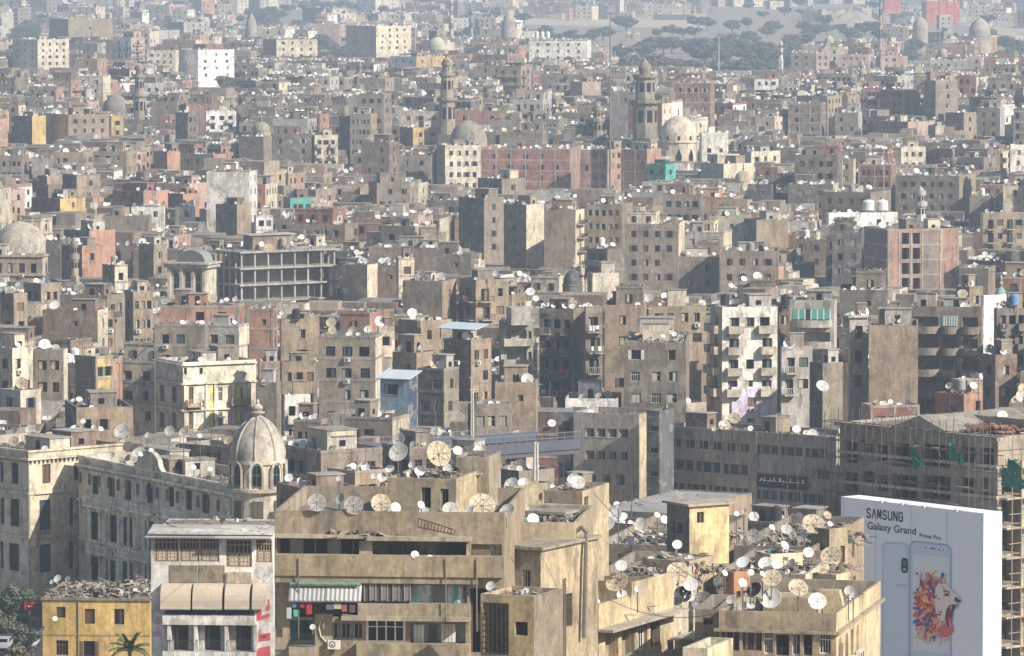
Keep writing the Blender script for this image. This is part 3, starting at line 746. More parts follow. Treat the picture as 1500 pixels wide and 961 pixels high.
while u > u0 + .5:                    # illegible white script, as small as in the photograph
    L = U(.3, .9); zc = z1 - 1.0; sg.box(u - L, u, -.275, -.255, zc - .06, zc + .05, C['W'])
    for q in range(random.randint(1, 3)): uu = u - U(0, L); sg.box(uu - .05, uu + .05, -.28, -.257, zc, zc + U(.2, .55), C['W'])
    if R() < .6: uu = u - U(0, L); sg.box(uu - .07, uu + .07, -.28, -.257, zc - .4, zc - .28, C['W'])
    u -= L + U(.12, .3)
sg.v = [(x - b.cx, y - b.cy, z) for x, y, z in sg.v]; link('lettering', sg.mesh('lettering'), so_)
b.clutter(330, 9); b.sheds(2)
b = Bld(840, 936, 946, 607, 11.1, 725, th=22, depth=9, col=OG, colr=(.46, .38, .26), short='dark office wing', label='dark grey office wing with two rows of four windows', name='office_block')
for y in (627, 660): 
    for i in range(4): x = 857 + i * 16.5; b.wf(x, y + i * .5, x + 13.5, y + 13 + i * .5, 'dark', 'l')
for i in range(3): x = 857 + i * 21; b.wf(x + 4, 695, x + 16, 711, 'dark', (.06, .25, .18))
b.walls(); b.clutter(50, 1)
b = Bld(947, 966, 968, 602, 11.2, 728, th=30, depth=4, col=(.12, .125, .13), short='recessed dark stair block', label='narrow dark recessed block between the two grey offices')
for y in (624, 656, 690): b.wf(948, y, 964, y + 8, 'dark', 'n')
b.walls()
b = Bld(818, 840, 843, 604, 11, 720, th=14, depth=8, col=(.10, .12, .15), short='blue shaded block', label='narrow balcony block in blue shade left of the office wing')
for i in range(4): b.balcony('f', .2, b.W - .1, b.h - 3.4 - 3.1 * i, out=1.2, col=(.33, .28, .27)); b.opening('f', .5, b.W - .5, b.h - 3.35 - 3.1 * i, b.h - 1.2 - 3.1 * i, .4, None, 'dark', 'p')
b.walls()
# ------------------------------------------------------------------ palace A and palace B
ST = (.50, .46, .38); STL = (.52, .46, .34); GRN = (.018, .04, .033)
A = b = Bld(-90, 42, 180, 660, 12.6, 875, th=48, col=ST, colr=STL, short='left stone palace', label='ornate pale stone palace block with green shutters at the left edge', name='palace')
for x0, y0, x1, y1 in ((15, 731, 28, 771), (17, 678, 27, 709), (0.5, 677, 5, 706), (0.5, 729, 6, 768), (13, 796, 28, 836), (0.5, 793, 5, 833)): b.wf(x0, y0, x1, y1, 'shut', GRN)
for x0, y0, x1, y1 in ((62, 680, 74, 708), (58, 732, 78, 783), (102, 729, 114, 770), (58, 797, 78, 838), (101, 793, 114, 833)): b.wr(x0, y0, x1, y1, 'shut', (.04, .085, .09) if y0 > 700 else SB)
b.wr(108, 680, 116, 703, 'hole', SB); b.par = 1.0; b.walls()
def cornice(b, zs, col, dents=False, out=.5):
    mb = MB().mat(M_WALL)
    for z, t, o in zs:
        mb.box(-.0, b.W + o, -o, -.003, z, z + t, col); mb.box(b.W + .003, b.W + o, .002, b.D, z, z + t, col)
    b.part('cornice', mb)
    if dents:
        mb = MB().mat(M_WALL); z = zs[0][0] - .3; u = .2
        while u < b.W: mb.box(u, u + .22, -out * .7, -.004, z, z + .28, mix(col, C['k'], .2)); u += .62
        v = .2
        while v < b.D: mb.box(b.W + .004, b.W + out * .7, v, v + .22, z, z + .28, mix(col, C['k'], .2)); v += .62
        b.part('dentil_band', mb)
cornice(b, [(b.h - 1.15, .25, .5), (b.h - 5.2, .28, .3), (b.h - 10.3, .22, .25), (b.h - .25, .24, .2)], mix(STL, C['w'], .15), True)
mb = MB().mat(M_WALL)
for v in (0, b.D * .22, b.D * .46, b.D * .62):
    mb.box(b.W + .005, b.W + .18, v, v + .7, 0, b.h - 5.25, STL)
b.part('pilaster', mb)
mb = MB().mat(M_METAL); mb.bar((b.W + .12, -.12, 0), (b.W + .12, -.12, b.h - .5), .1, (.35, .33, .3), 6); b.part('drain_pipe', mb)
for x0, x1, y in ((58, 78, 786), ):
    v0, z = b.rpx(x0, y); v1, _ = b.rpx(x1, y); b.balcony('r', v0, v1, z, .5, .8, STL, 'bal')
b.sheds(2, 2.4); b.clutter(160, 4)
PB = b = Bld(115, 352, 462, 713, 13.3, 860, th=60, col=(.60, .55, .45), colr=(.58, .50, .37), short='domed stone palace', label='long pale stone palace facade in shade with green shutters and balconies', name='palace')
wins = [(135, 697, 144, 724), (159, 700, 168, 728), (183, 704, 192, 733), (215, 708, 224, 737), (247, 713, 255, 742), (272, 717, 281, 747), (296, 722, 306, 752), (337, 727, 346, 757),
        (132, 750, 146, 791), (156, 754, 171, 794), (180, 758, 194, 800), (212, 763, 226, 806), (244, 768, 257, 810), (268, 773, 281, 812), (294, 778, 308, 815), (132, 815, 145, 850), (155, 820, 169, 853), (179, 823, 194, 855), (212, 828, 226, 858)]
for w_ in wins: b.wf(*w_, 'shut' if R() < .75 else 'half', GRN)
for x in (415, 445): b.wr(x, 727, x + 9, 757, 'shut', (.05, .07, .05))
b.par = 1.1; b.walls(); cornice(b, [(b.h - 1.2, .3, .55), (b.h - 5.3, .22, .3), (b.h - 9.8, .2, .25), (b.h - .22, .25, .25)], (.70, .65, .54), True)
for x0, x1, y in ((131, 171, 738), (190, 228, 745), (247, 281, 755), (136, 168, 806), (186, 226, 813)):
    u0, z = b.fpx(x0, y); u1, _ = b.fpx(x1, y); b.balcony('f', u0, u1, z, .95, .9, (.80, .76, .66), 'bal')
for x, y in ((168, 748), (230, 757), (283, 766), (169, 814), (208, 742)):
    u, z = b.fpx(x, y); b.aircon('f', u, z)
mb = MB().mat(M_WALL); u = .4
while u < b.W - 4:
    mb.box(u, u + .5, -.16, -.004, 0, b.h - 5.35, (.62, .57, .47)); mb.box(u + .05, u + .45, -.24, -.165, b.h - 3.2, b.h - 1.9, (.14, .12, .10)); u += 2.55
b.part('pilaster', mb)
u0, z0 = b.fpx(200, 690); u1, _ = b.fpx(240, 690); mb = MB().mat(M_WALL); n = 10; cu = (u0 + u1) / 2; ru = (u1 - u0) / 2
pts = [(u0, -.3, b.h)] + [(cu - ru * .8 * math.cos(math.pi * i / n), -.3, b.h + .5 + 1.6 * math.sin(math.pi * i / n)) for i in range(n + 1)] + [(u1, -.3, b.h)]
mb.face(pts, (.45, .42, .35)); mb.face([(x, .3, z) for x, y, z in reversed(pts)], (.45, .42, .35))
for i in range(len(pts) - 1): (x0, y0, z0), (x1, y1, z1) = pts[i], pts[i + 1]; mb.face([(x0, -.3, z0), (x0, .3, z0), (x1, .3, z1), (x1, -.3, z1)], (.5, .46, .38))
b.part('crest', mb); b.sheds(3, 2.6); b.clutter(260, 6)
# roof-top annexe with windows behind the cornice
a2 = Bld(262, 342, 350, 655, 12.3, 695, th=35, depth=6, col=(.24, .215, .18), short='turret annexe', label='low grey rooftop annexe with small windows left of the stone dome')
for x in (271, 287, 299, 314): a2.wf(x, 663, x + 9, 674, 'dark', 'z')
a2.walls(); a2.clutter(50, 1)
# turret with ribbed dome, a part of the palace
tc = at(378, 713, 8000 / 13.35); tz = tc.z; rl = PB
def turret():
    cu = (tc - PB.wp(0, 0, 0)); u_, v_ = cu.dot(PB.ux), cu.dot(PB.uy)
    col = (.50, .445, .35); zc = zrow(713, PB.d - 2); zd = zrow(672, PB.d - 2); ztop = zrow(611, PB.d - 2); zf = zrow(584, PB.d - 2); r = 2.95
    mb = MB().mat(M_WALL); mb.lathe(u_, v_, [(r, 0), (r, zc - .6), (r + .55, zc - .35), (r + .6, zc), (r + .1, zc + .02), (r - .1, zc + .1), (r - .1, zd - .5), (r + .15, zd - .4), (r + .15, zd)], 24, col, 0, True); t = PB.part('turret', mb)
    mb = MB().mat(M_WALL); H = ztop - zd; mb.lathe(u_, v_, [(r * x, zd + .003 + H * y) for x, y in ((.98, 0), (1.0, .1), (.98, .25), (.90, .45), (.76, .64), (.55, .82), (.3, .95), (.14, 1))], 32, (.45, .41, .36), 0, True); dome = PB.part('dome', mb, smooth=True)
    mb = MB().mat(M_WALL)
    for i in range(8):
        t_ = math.pi * 2 * i / 8 + .2; pr = None
        for x, y in ((1.0, .0), (1.02, .1), (1.0, .25), (.92, .45), (.78, .64), (.57, .82), (.32, .95), (.16, 1)):
            q = (u_ + r * x * math.cos(t_), v_ + r * x * math.sin(t_), zd + H * y + .02)
            if pr: mb.bar(pr, q, .09, (.55, .50, .42), 4)
            pr = q
    PB.part('rib', mb)
    mb = MB().mat(M_WALL); hh = zf - ztop; mb.lathe(u_, v_, [(.42, ztop - .1), (.45, ztop + hh * .2), (.8, ztop + hh * .24), (.8, ztop + hh * .3), (.35, ztop + hh * .34), (.6, ztop + hh * .5), (.5, ztop + hh * .62), (.15, ztop + hh * .75), (.2, ztop + hh * .82), (.03, zf)], 12, (.5, .45, .37)); PB.part('finial', mb)
    for deg in (-120, -75, -30, 15, 60):                                     # arched dormer windows round the drum
        t_ = math.radians(deg) + PB.th * 0; nx, ny = math.cos(t_), math.sin(t_); ox, oy = u_ + nx * (r + .05), v_ + ny * (r + .05)
        o = link('window', wmesh('arch', (.10, .16, .14)), PB.e, (ox - ny * -.55 - PB.cx - 0, oy - nx * .55 - PB.cy, zc + .25), t_ + math.pi / 2, (1.1, 1, (zd - zc) * .8))
        o.location = (ox + ny * .55 - PB.cx, oy - nx * .55 - PB.cy, zc + .3)
        m_ = MB().mat(M_WALL); pr = None
        for i in range(9):
            q_ = math.pi * i / 8; lx = -.72 * math.cos(q_); q = (ox - ny * lx + nx * .12, oy + nx * lx + ny * .12, zc + .35 + (zd - zc) * .5 + .62 * (zd - zc) * .5 * math.sin(q_) + .1)
            if pr: m_.bar(pr, q, .13, (.58, .52, .42), 4)
            pr = q
        for lx in (-.72, .72): m_.bar((ox - ny * lx + nx * .12, oy + nx * lx + ny * .12, zc + .1), (ox - ny * lx + nx * .12, oy + nx * lx + ny * .12, zc + .45 + (zd - zc) * .5), .13, (.58, .52, .42), 4)
        PB.part('window_surround', m_)
    for deg, z0 in ((-75, zc - 3.7), (-28, zc - 3.7), (20, zc - 3.7)):
        t_ = math.radians(deg); nx, ny = math.cos(t_), math.sin(t_); ox, oy = u_ + nx * (r + .03), v_ + ny * (r + .03)
        link('window', wmesh('shut', (.12, .12, .09)), PB.e, (ox + ny * .6 - PB.cx, oy - nx * .6 - PB.cy, z0), t_ + math.pi / 2, (1.2, 1, 2.4))
turret()
# ------------------------------------------------------------------ foreground
FG = (.30, .243, .172)
# yellow house
Y = b = Bld(62, 220, 224, 877, 15, 961, th=4, depth=13, col=(.50, .345, .125), colr=(.46, .32, .12), short='yellow house', label='low yellow-ochre house with small windows and a rubble-heaped roof', name='house')
for x0, y0, x1, y1, k in ((124, 892, 139, 914, 'shut'), (167, 892, 182, 915, 'half'), (82, 938, 100, 960, 'white'), (122, 939, 139, 962, 'open')): b.wf(x0, y0, x1, y1, k, SB)
b.wf(83, 889, 96, 905, 'shut', (.1, .09, .05)); b.par = .25; b.walls()
mb = MB().mat(M_WALL); mb.box(-.15, b.W + .15, -.2, -.003, b.h - .2, b.h + .05, (.2, .17, .13)); mb.box(0, b.W, -.06, -.003, b.h - 3.7, b.h - 3.5, (.42, .29, .1)); b.part('ledge', mb)
mb = MB().mat(M_METAL); u, _ = b.fpx(115, 900); mb.bar((u, -.1, 0), (u, -.1, b.h - .3), .06, (.3, .25, .15)); b.part('drain_pipe', mb)
P = b.wp(b.cx, b.cy, 0); rubble(P.x, P.y, b.rz, b.W / 2 - .3, b.D / 2 - .3, 520, 1.1, 1.1, -b.th); rubble(P.x + 3.5, P.y + 2, b.rz + .1, 2.2, 3, 260, .9, 1.6, -b.th); rubble(P.x - 2, P.y - 2, b.rz, 2.5, 2.5, 220, .9, 1.0, -b.th)
# white house with loggia and awnings
WH = (.66, .64, .60); BE = (.50, .42, .33)
F2 = b = Bld(221, 400, 402, 783, 17, 961, th=4, depth=12, col=WH, short='beige-awning white house', label='white house with lattice-glazed loggia, beige awnings and red sign on pier', name='apartment_building')
b.par = .1
for x0, x1 in ((226, 262), (263, 292), (293, 321)): b.wf(x0, 787, x1, 823, 'lattice', (.36, .26, .15), .1)
b.wf(331, 790, 369, 831, 'lattice', (.36, .26, .15), .1); b.wf(375, 790, 398, 824, 'lattice', (.36, .26, .15), .1)
b.wf(243, 893, 371, 903, 'hole', (.2, .18, .16), .5)
for x0, x1 in ((254, 276), (300, 323), (346, 368)): b.wf(x0, 916, x1, 954, 'dark', SB, .9)
b.walls()
b.fbox('panel', 248, 828, 289, 853, .05, (.25, .20, .13)); b.fbox('panel', 291, 828, 329, 853, .05, (.25, .20, .13)); b.fbox('panel', 332, 838, 368, 854, .25, (.42, .36, .27))
def corr(b, x0, x1, ytop, ybot, out0, out1, col, per=.16, name='sheet_roof', thick=.04):
    u0, z1 = b.fpx(x0, ytop, out0); u1, _ = b.fpx(x1, ytop, out0); _, z0 = b.fpx(x0, ybot, out1); mb = MB().mat(M_METAL); n = int((u1 - u0) / per)
    for i in range(n):
        a_, c_ = u0 + (u1 - u0) * i / n, u0 + (u1 - u0) * (i + 1) / n; m_ = (a_ + c_) / 2; q = .035
        mb.face([(a_, -out1, z0), (m_, -out1 - q, z0 + q), (m_, -out0 - q, z1 + q), (a_, -out0, z1)], col); mb.face([(m_, -out1 - q, z0 + q), (c_, -out1, z0), (c_, -out0, z1), (m_, -out0 - q, z1 + q)], mix(col, C['k'], .12))
    mb.box(u0, u1, -out1, -out1 + .03, z0 - .08, z0 - .003, mix(col, C['k'], .4)); return b.part(name, mb)
mb = MB().mat(M_WALL); mb.box(-.2, b.W + .1, -.5, 6, b.h + .003, b.h + .16, (.5, .48, .44)); b.part('roof_slab', mb)
corr(b, 224, 326, 768, 787, -4.5, .9, (.45, .45, .43)); corr(b, 325, 408, 770, 788, -4.5, 1.2, (.58, .58, .55))
def awning(b, x0, x1, y0, y1, out, col, drop=.35):
    u0, z1 = b.fpx(x0, y0, 0.05); u1, _ = b.fpx(x1, y0, .05); _, z0 = b.fpx(x0, y1, out); mb = MB().mat(M_CLOTH); n = 7; H = z1 - z0
    P = [(-.05 - out * math.sin(math.pi / 2 * i / n), z0 + H * math.cos(math.pi / 2 * i / n) ** .8 if i < n else z0 + .0) for i in range(n + 1)]
    for (y0_, za), (y1_, zb) in zip(P, P[1:]): mb.face([(u0, y1_, zb), (u1, y1_, zb), (u1, y0_, za), (u0, y0_, za)], jit(col, .04))
    mb.face([(u0, y, z) for y, z in P] + [(u0, -.05, z0)], mix(col, C['k'], .15)); mb.face([(u1, y, z) for y, z in reversed(P)] + [(u1, -.05, z0)], mix(col, C['k'], .15))
    k = 14
    for i in range(k): a_, c_ = u0 + (u1 - u0) * i / k, u0 + (u1 - u0) * (i + 1) / k; mb.face([(a_, -.055 - out, z0), (a_, -.055 - out, z0 - .12), ((a_ + c_) / 2, -.055 - out, z0 - .28), (c_, -.055 - out, z0 - .12), (c_, -.055 - out, z0)], mix(col, C['W'], .25))
    for x in (u0 + .05, u1 - .05): mb.mat(M_METAL); mb.bar((x, -.02, z0 - .3), (x, -.05 - out, z0 - .02), .025, (.2, .2, .2))
    return b.part('awning', mb)
for x0, x1 in ((237, 283), (284, 329), (331, 369), (371, 393)): awning(b, x0 + .8, x1 - 1.2, 854, 889, 1.5, BE)
b.fbox('balcony', 238, 901, 373, 915, 1.1, WH, 0); b.fbox('balcony', 238, 954, 373, 961, 1.1, WH, 0)
for x in (245, 284, 329, 371): b.fbox('column', x, 915, x + 5, 954, 1.0, WH, -.7)
for x in (245, 289, 334):
    u0, z1 = b.fpx(x, 938, 1.1); u1, z0 = b.fpx(x + 38, 955, 1.1); mb = MB().mat(M_METAL)
    for i in range(16): uu = u0 + (u1 - u0) * i / 15; mb.box(uu, uu + .025, -1.1, -1.07, z0, z1, (.08, .08, .08))
    mb.box(u0, u1, -1.1, -1.06, z1 - .003, z1 + .05, (.08, .08, .08)); b.part('railing', mb)
mb = MB().mat(M_PAINT)
def fpoly(b, mb, pts, off, col):
    P = [b.fpx(x, y, off) for x, y in pts]; mb.face([(u, -off, z) for u, z in reversed(P)], col)
RD = (.55, .10, .13)
for pts in (((376, 888), (383, 886), (383, 908), (376, 910)), ((383, 902), (395, 898), (395, 904), (383, 908)), ((388, 880), (395, 877), (395, 894), (390, 896), (390, 888), (388, 888)), ((376, 929), (396, 927), (396, 938), (376, 940)), ((381, 931), (391, 930), (391, 934), (381, 935)), ((376, 950), (396, 946), (396, 961), (376, 961)), ((222, 925), (236, 924), (236, 932), (222, 933)), ((225, 912), (228, 905), (236, 912), (232, 916))):
    fpoly(b, mb, pts, .02, RD if pts[0][0] > 300 else (.62, .35, .5))
b.part('painted_sign', mb); b.clutter(60)
# big tan apartment block
F3 = b = Bld(402, 739, 741, 751, 21, 961, th=5, depth=17, col=FG, short='wide tan apartment block', label='wide tan concrete apartment block with dish-crowded roof and long balcony bands', name='apartment_building')
b.par = 1.2
b.opening('f', *(lambda q: (q[0][0], q[1][0], q[1][1], q[0][1]))((b.fpx(406, 789), b.fpx(535, 815))), .35, None, 'wide', (.16, .16, .155))
def loggia(x0, y0, x1, y1, dp, back): p, q = b.fpx(x0, y0), b.fpx(x1, y1); b.opening('f', p[0], q[0], q[1], p[1], dp, back, None)
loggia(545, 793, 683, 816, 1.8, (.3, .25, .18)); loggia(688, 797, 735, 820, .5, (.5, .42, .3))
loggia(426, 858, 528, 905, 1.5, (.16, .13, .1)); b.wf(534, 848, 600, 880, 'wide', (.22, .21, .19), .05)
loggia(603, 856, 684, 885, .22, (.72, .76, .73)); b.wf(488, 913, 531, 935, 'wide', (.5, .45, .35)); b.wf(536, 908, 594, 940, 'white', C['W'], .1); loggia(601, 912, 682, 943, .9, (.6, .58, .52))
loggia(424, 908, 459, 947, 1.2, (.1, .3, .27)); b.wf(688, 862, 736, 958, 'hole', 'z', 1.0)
b.walls()
def slat(x0, y0, x1, y1, off, col, name='shutter', n=6):
    u0, z1 = b.fpx(x0, y0, off); u1, z0 = b.fpx(x1, y1, off); mb = MB().mat(M_PAINT)
    for i in range(n): a_ = u0 + (u1 - u0) * i / n; mb.box(a_, a_ + (u1 - u0) / n * .86, -off, -off + .04, z0, z1, jit(col, .12))
    return b.part(name, mb)
slat(692, 799, 717, 819, -.3, (.2, .15, .09)); slat(575, 795, 614, 815, -1.4, (.12, .1, .08)); slat(645, 797, 680, 816, -1.3, (.05, .05, .05)); slat(631, 858, 656, 884, -.12, (.2, .22, .17)); slat(606, 857, 612, 884, -.12, (.15, .48, .46), n=1); slat(665, 857, 672, 884, -.1, (.1, .42, .42), n=1); slat(678, 857, 683, 884, -.1, (.1, .1, .1), n=1)
slat(606, 915, 622, 941, -.5, C['W'], n=3); slat(628, 915, 641, 942, -.5, (.1, .08, .06), n=2); slat(646, 914, 668, 941, -.4, (.7, .68, .62), n=4); slat(435, 912, 452, 946, -.9, (.05, .06, .06), n=3)
b.fbox('parapet', 402, 813, 738, 843, 1.1, (.31, .25, .165), -.0); b.fbox('parapet', 402, 843, 700, 853, .95, (.27, .22, .15), 0)
b.fbox('ledge', 402, 783, 536, 788, .7, (.36, .32, .25)); b.fbox('ledge', 536, 786, 690, 792, .9, (.34, .3, .22))
b.fbox('parapet', 524, 884, 687, 905, .9, (.30, .25, .17), 0); b.fbox('ledge', 500, 902, 688, 909, 1.15, (.34, .29, .21), 0); b.fbox('parapet', 522, 943, 688, 961, .9, (.32, .26, .17), 0)
b.fbox('balcony', 423, 947, 461, 961, .9, (.33, .28, .2), 0); b.fbox('wall_pier', 461, 899, 487, 961, .25, (.35, .285, .19), 0); b.fbox('wall_pier', 526, 792, 545, 813, .3, (.36, .31, .23), 0)
b.fbox('wall_pier', 683, 790, 690, 815, .2, (.36, .31, .22), 0)
corr(b, 425, 477, 846, 880, .5, 1.5, (.36, .37, .37), .3, 'sheet_awning'); corr(b, 478, 531, 846, 880, .5, 1.5, (.40, .41, .40), .3, 'sheet_awning'); corr(b, 426, 530, 844, 856, .4, 1.15, (.16, .32, .24), 1.0, 'green_awning')
b.fbox('window_hood', 531, 841, 606, 847, .9, (.5, .47, .42), 0)
b.fbox('glazed_box', 533, 847, 602, 881, .7, (.07, .065, .06), 0, M_PAINT)
mb = MB().mat(M_PAINT)
for i in range(9):
    u0, z1 = b.fpx(533 + i * 8.4, 849, .74); _, z0 = b.fpx(534, 880, .74); mb.box(u0, u0 + .07, -.78, -.705, z0, z1, (.3, .28, .25))
    if i % 2 and i < 8: mb.box(u0 + .08, u0 + .35, -.74, -.705, z0 + .05, z1 - .05, (.18, .17, .16))
b.part('window_frame', mb)
mb = MB().mat(M_CLOTH)
for x0, y0, x1, y1, c in ((449, 881, 457, 900, (.38, .04, .04)), (440, 881, 446, 890, (.3, .04, .09)), (428, 881, 434, 890, (.1, .2, .4)), (430, 893, 436, 903, (.1, .4, .35)), (478, 885, 488, 893, (.12, .14, .2)), (489, 884, 500, 892, (.4, .38, .26)), (501, 886, 508, 896, (.3, .1, .1)), (512, 886, 520, 897, (.15, .08, .1)), (420, 890, 427, 906, (.4, .5, .5))):
    u0, z1 = b.fpx(x0, y0, 1.3); u1, z0 = b.fpx(x1, y1, 1.3); mb.box(u0, u1, -1.34, -1.3, z0, z1, c)
b.part('laundry', mb)
u0, z1 = b.fpx(423, 930, .95); u1, z0 = b.fpx(461, 947, .95); mb = MB().mat(M_METAL)
for i in range(14): uu = u0 + (u1 - u0) * i / 13; mb.box(uu, uu + .03, -.95, -.92, z0, z1, (.05, .05, .05))
mb.box(u0, u1, -.96, -.91, z1 - .003, z1 + .05, (.05, .05, .05)); mb.box(u0, u1, -.94, -.93, z0 + .1, z0 + .45, (.04, .06, .05)); b.part('railing', mb)
u, z = b.fpx(481, 950, .3); mb = MB().mat(M_PAINT); mb.box(u, u + .85, -.65, -.27, z, z + .6, C['w']); mb.lathe(u + .3, 0, [(0, 0)], 3, C['k'], cap=False)
for k in range(12): t_ = k * math.pi / 6; mb.rbox((u + .32 + .2 * math.cos(t_), -.68, z + .3 + .2 * math.sin(t_)), (.04, 0, 0), (0, .025, 0), (0, 0, .1), (.1, .1, .1))
mb.box(u + .26, u + .38, -.67, -.653, z + .24, z + .36, (.1, .1, .1)); b.part('air_conditioner', mb)
mb = MB().mat(M_METAL); pr = None
for x, y in ((470, 909), (467, 920), (470, 932), (480, 943), (483, 950)):
    u, z = b.fpx(x, y, .32); q = (u, -.32, z)
    if pr: mb.bar(pr, q, .05, (.6, .58, .5), 5)
    pr = q
b.part('pipe', mb)
for yy, n in ((888, 1), (816, 1)): b.fbox('ledge', 604, 853, 686, 857, .3, (.3, .25, .17), 0)
P = b.wp(b.W * .3, .6, 0); rubble(b.wp(6, -.2, 0).x, b.wp(6, -.2, 0).y, b.fpx(470, 786, .5)[1], 2.5, .35, 70, .8, .4, -b.th)
rubble(b.wp(8, 5, 0).x, b.wp(8, 5, 0).y, b.rz, 7, 4, 160, .9, .4, -b.th)
def stairs(px0, px1, y):                        # rusty ladder lying over the balcony roof
    u0, z = b.fpx(px0, y, .8); u1, _ = b.fpx(px1, y, .8); mb = MB().mat(M_METAL)
    for q in (0, .7): mb.bar((u0, -.9 - .1 * q, z + .9 * q + .3), (u1, -.9, z + .5 * q - .2), .04, (.07, .05, .04))
    for i in range(12): t_ = i / 11; mb.bar((u0 + (u1 - u0) * t_, -.92, z + .3 - .5 * t_), (u0 + (u1 - u0) * t_ + .1, -.95, z + .95 - .8 * t_), .03, (.07, .05, .04))
    l = link('ladder', None); bpy.data.objects.remove(l)
    mb.v = [tuple(b.wp(*p)) for p in mb.v]; o = link('ladder', mb.mesh('ladder')); tag(o, 'rusty metal ladder lying above the middle loggia of the wide tan apartment block', 'ladder')
stairs(612, 665, 778)
F3.rz = F3.h - 1.2
# penthouse
ph = Bld(567, 668, 722, 702, 20.6, 752, th=14, depth=7, col=(.33, .275, .19), colr=(.40, .33, .22), short='rooftop stair house', label='tan rooftop room with two barred doors behind the big dishes', name='roof_room')
ph.wf(617, 714, 631, 744, 'dark', 'z', .4); ph.wf(645, 716, 657, 746, 'dark', (.2, .17, .12), .2); ph.wf(585, 700, 590, 706, 'hole'); ph.par = .2; ph.walls(); ph.clutter(60, 1)
p2 = Bld(668, 716, 724, 670, 20.3, 700, th=10, depth=5, col=(.33, .285, .21), short='square roof tower', label='square tan lift tower rising right of the big yellow dish', name='roof_room'); p2.par = .15; p2.walls(); p2.clutter(12)
# right part of that roof
F4 = b = Bld(684, 843, 852, 766, 20.3, 812, th=7, depth=12, col=(.345, .285, .19), short='higher tan roof block', label='tan parapet block with small vent windows, right of the wide block', name='apartment_building')
b.wf(765, 800, 776, 806, 'hole', 'W'); b.wf(700, 812, 720, 822, 'hole'); b.walls(); b.clutter(200, 3); 
s4 = Bld(768, 826, 844, 754, 19.8, 768, th=24, depth=5, col=(.30, .34, .2), colr=(.10, .42, .36), short='green-edged roof cabin', label='low roof cabin with green and yellow painted walls and flat slab', name='roof_room'); s4.par = .1; s4.walls(); s4.bx('roof_slab', -.4, s4.W + .3, -.4, s4.D, s4.h + .003, s4.h + .22, (.36, .34, .3)); s4.clutter(10)
t4 = b = Bld(797, 853, 869, 720, 19.2, 830, th=18, depth=7, col=(.30, .22, .155), colr=(.40, .33, .22), short='bare brick stair tower', label='tall bare brick and render stair tower at the right end of the tan roof', name='stair_tower')
b.wr(856, 727, 862, 742, 'hole'); b.par = .4; b.walls(); b.clutter(50, 2)
t5 = Bld(730, 752, 780, 713, 18.6, 745, th=40, depth=5, col=(.3, .25, .17), short='low roof store', label='low tan roof store behind the tilted dish'); t5.wf(738, 722, 746, 738, 'hole'); t5.walls(); t5.clutter(25, 1)
# tan corner block with dark recess
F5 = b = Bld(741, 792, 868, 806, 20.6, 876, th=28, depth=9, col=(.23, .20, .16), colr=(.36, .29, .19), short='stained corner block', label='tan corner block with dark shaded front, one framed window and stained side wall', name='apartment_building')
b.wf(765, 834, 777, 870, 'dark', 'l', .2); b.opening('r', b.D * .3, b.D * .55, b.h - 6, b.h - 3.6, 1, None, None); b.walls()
mb = MB().mat(M_WALL); mb.box(-.3, b.W + .3, -.3, b.D, b.h + .003, b.h + .22, (.28, .25, .2)); b.part('roof_slab', mb)
mb = MB().mat(M_METAL); pr = None
for q in ((b.W + .4, 6, b.h - 7), (b.W + .4, 6.3, b.h - 1), (b.W + .3, 6.6, b.h + .6), (b.W - .2, 6.8, b.h + 1), (b.W - .9, 6.6, b.h + .4)):
    if pr: mb.bar(pr, q, .16, (.2, .18, .16), 6)
    pr = q
b.part('pipe', mb)
F5b = b = Bld(704, 782, 800, 874, 21.6, 961, th=24, depth=5, col=(.44, .34, .19), colr=(.2, .17, .13), short='yellow-tan lower block', label='yellow-tan lower block with one square black window', name='apartment_building')
b.wf(754, 911, 773, 931, 'hole', 'k', .4); p0 = b.fpx(706, 882); q0 = b.fpx(745, 960); b.opening('f', p0[0], q0[0], q0[1], p0[1], 1.4, (.12, .09, .07), None); b.par = .4; b.walls()
mb = MB().mat(M_METAL); 
for i in range(9): z = q0[1] + (p0[1] - q0[1]) * i / 9; mb.bar((p0[0], -.05, z), (q0[0], -.05, z + .05), .03, (.05, .04, .03)); 
for i in range(6): u = p0[0] + (q0[0] - p0[0]) * (i + .5) / 6; mb.bar((u, -.1, q0[1]), (u, -.1, p0[1]), .025, (.05, .04, .03))
b.part('grille', mb); b.clutter(20, 0)
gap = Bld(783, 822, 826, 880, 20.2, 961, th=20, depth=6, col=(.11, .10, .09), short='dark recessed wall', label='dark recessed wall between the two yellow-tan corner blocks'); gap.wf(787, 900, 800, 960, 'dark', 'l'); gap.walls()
# terrace block
F6 = b = Bld(822, 877, 987, 885, 20, 961, th=25, depth=None, col=(.31, .25, .165), colr=(.50, .40, .25), short='terraced corner block', label='tan corner block with stepped roof parapets and a lit balcony below', name='apartment_building')
b.par = 1.3
def wr2(x0, y0, x1, y1, *k): return b.wr(x0, y0, x1, y1, *k)
b.opening('r', 1.2, 3.6, b.h - 4.4, b.h - 2.2, .8, (.3, .26, .18), None); b.opening('r', 4.2, 6.6, b.h - 4.6, b.h - 2.2, .8, (.4, .35, .22), None); b.opening('r', 7.2, 9.0, b.h - 4.4, b.h - 2.1, .4, None, 'white', 'W'); b.opening('r', 9.6, 11.4, b.h - 4.4, b.h - 2.1, .6, None, 'hole')
b.walls(); mb = MB().mat(M_WALL); mb.box(b.W + .004, b.W + 1.3, -.3, b.D, b.h - 2.05, b.h - 1.85, (.36, .33, .27)); mb.box(-.1, b.W, -.25, -.003, b.h - 2.05, b.h - 1.85, (.36, .33, .27)); b.part('ledge', mb)
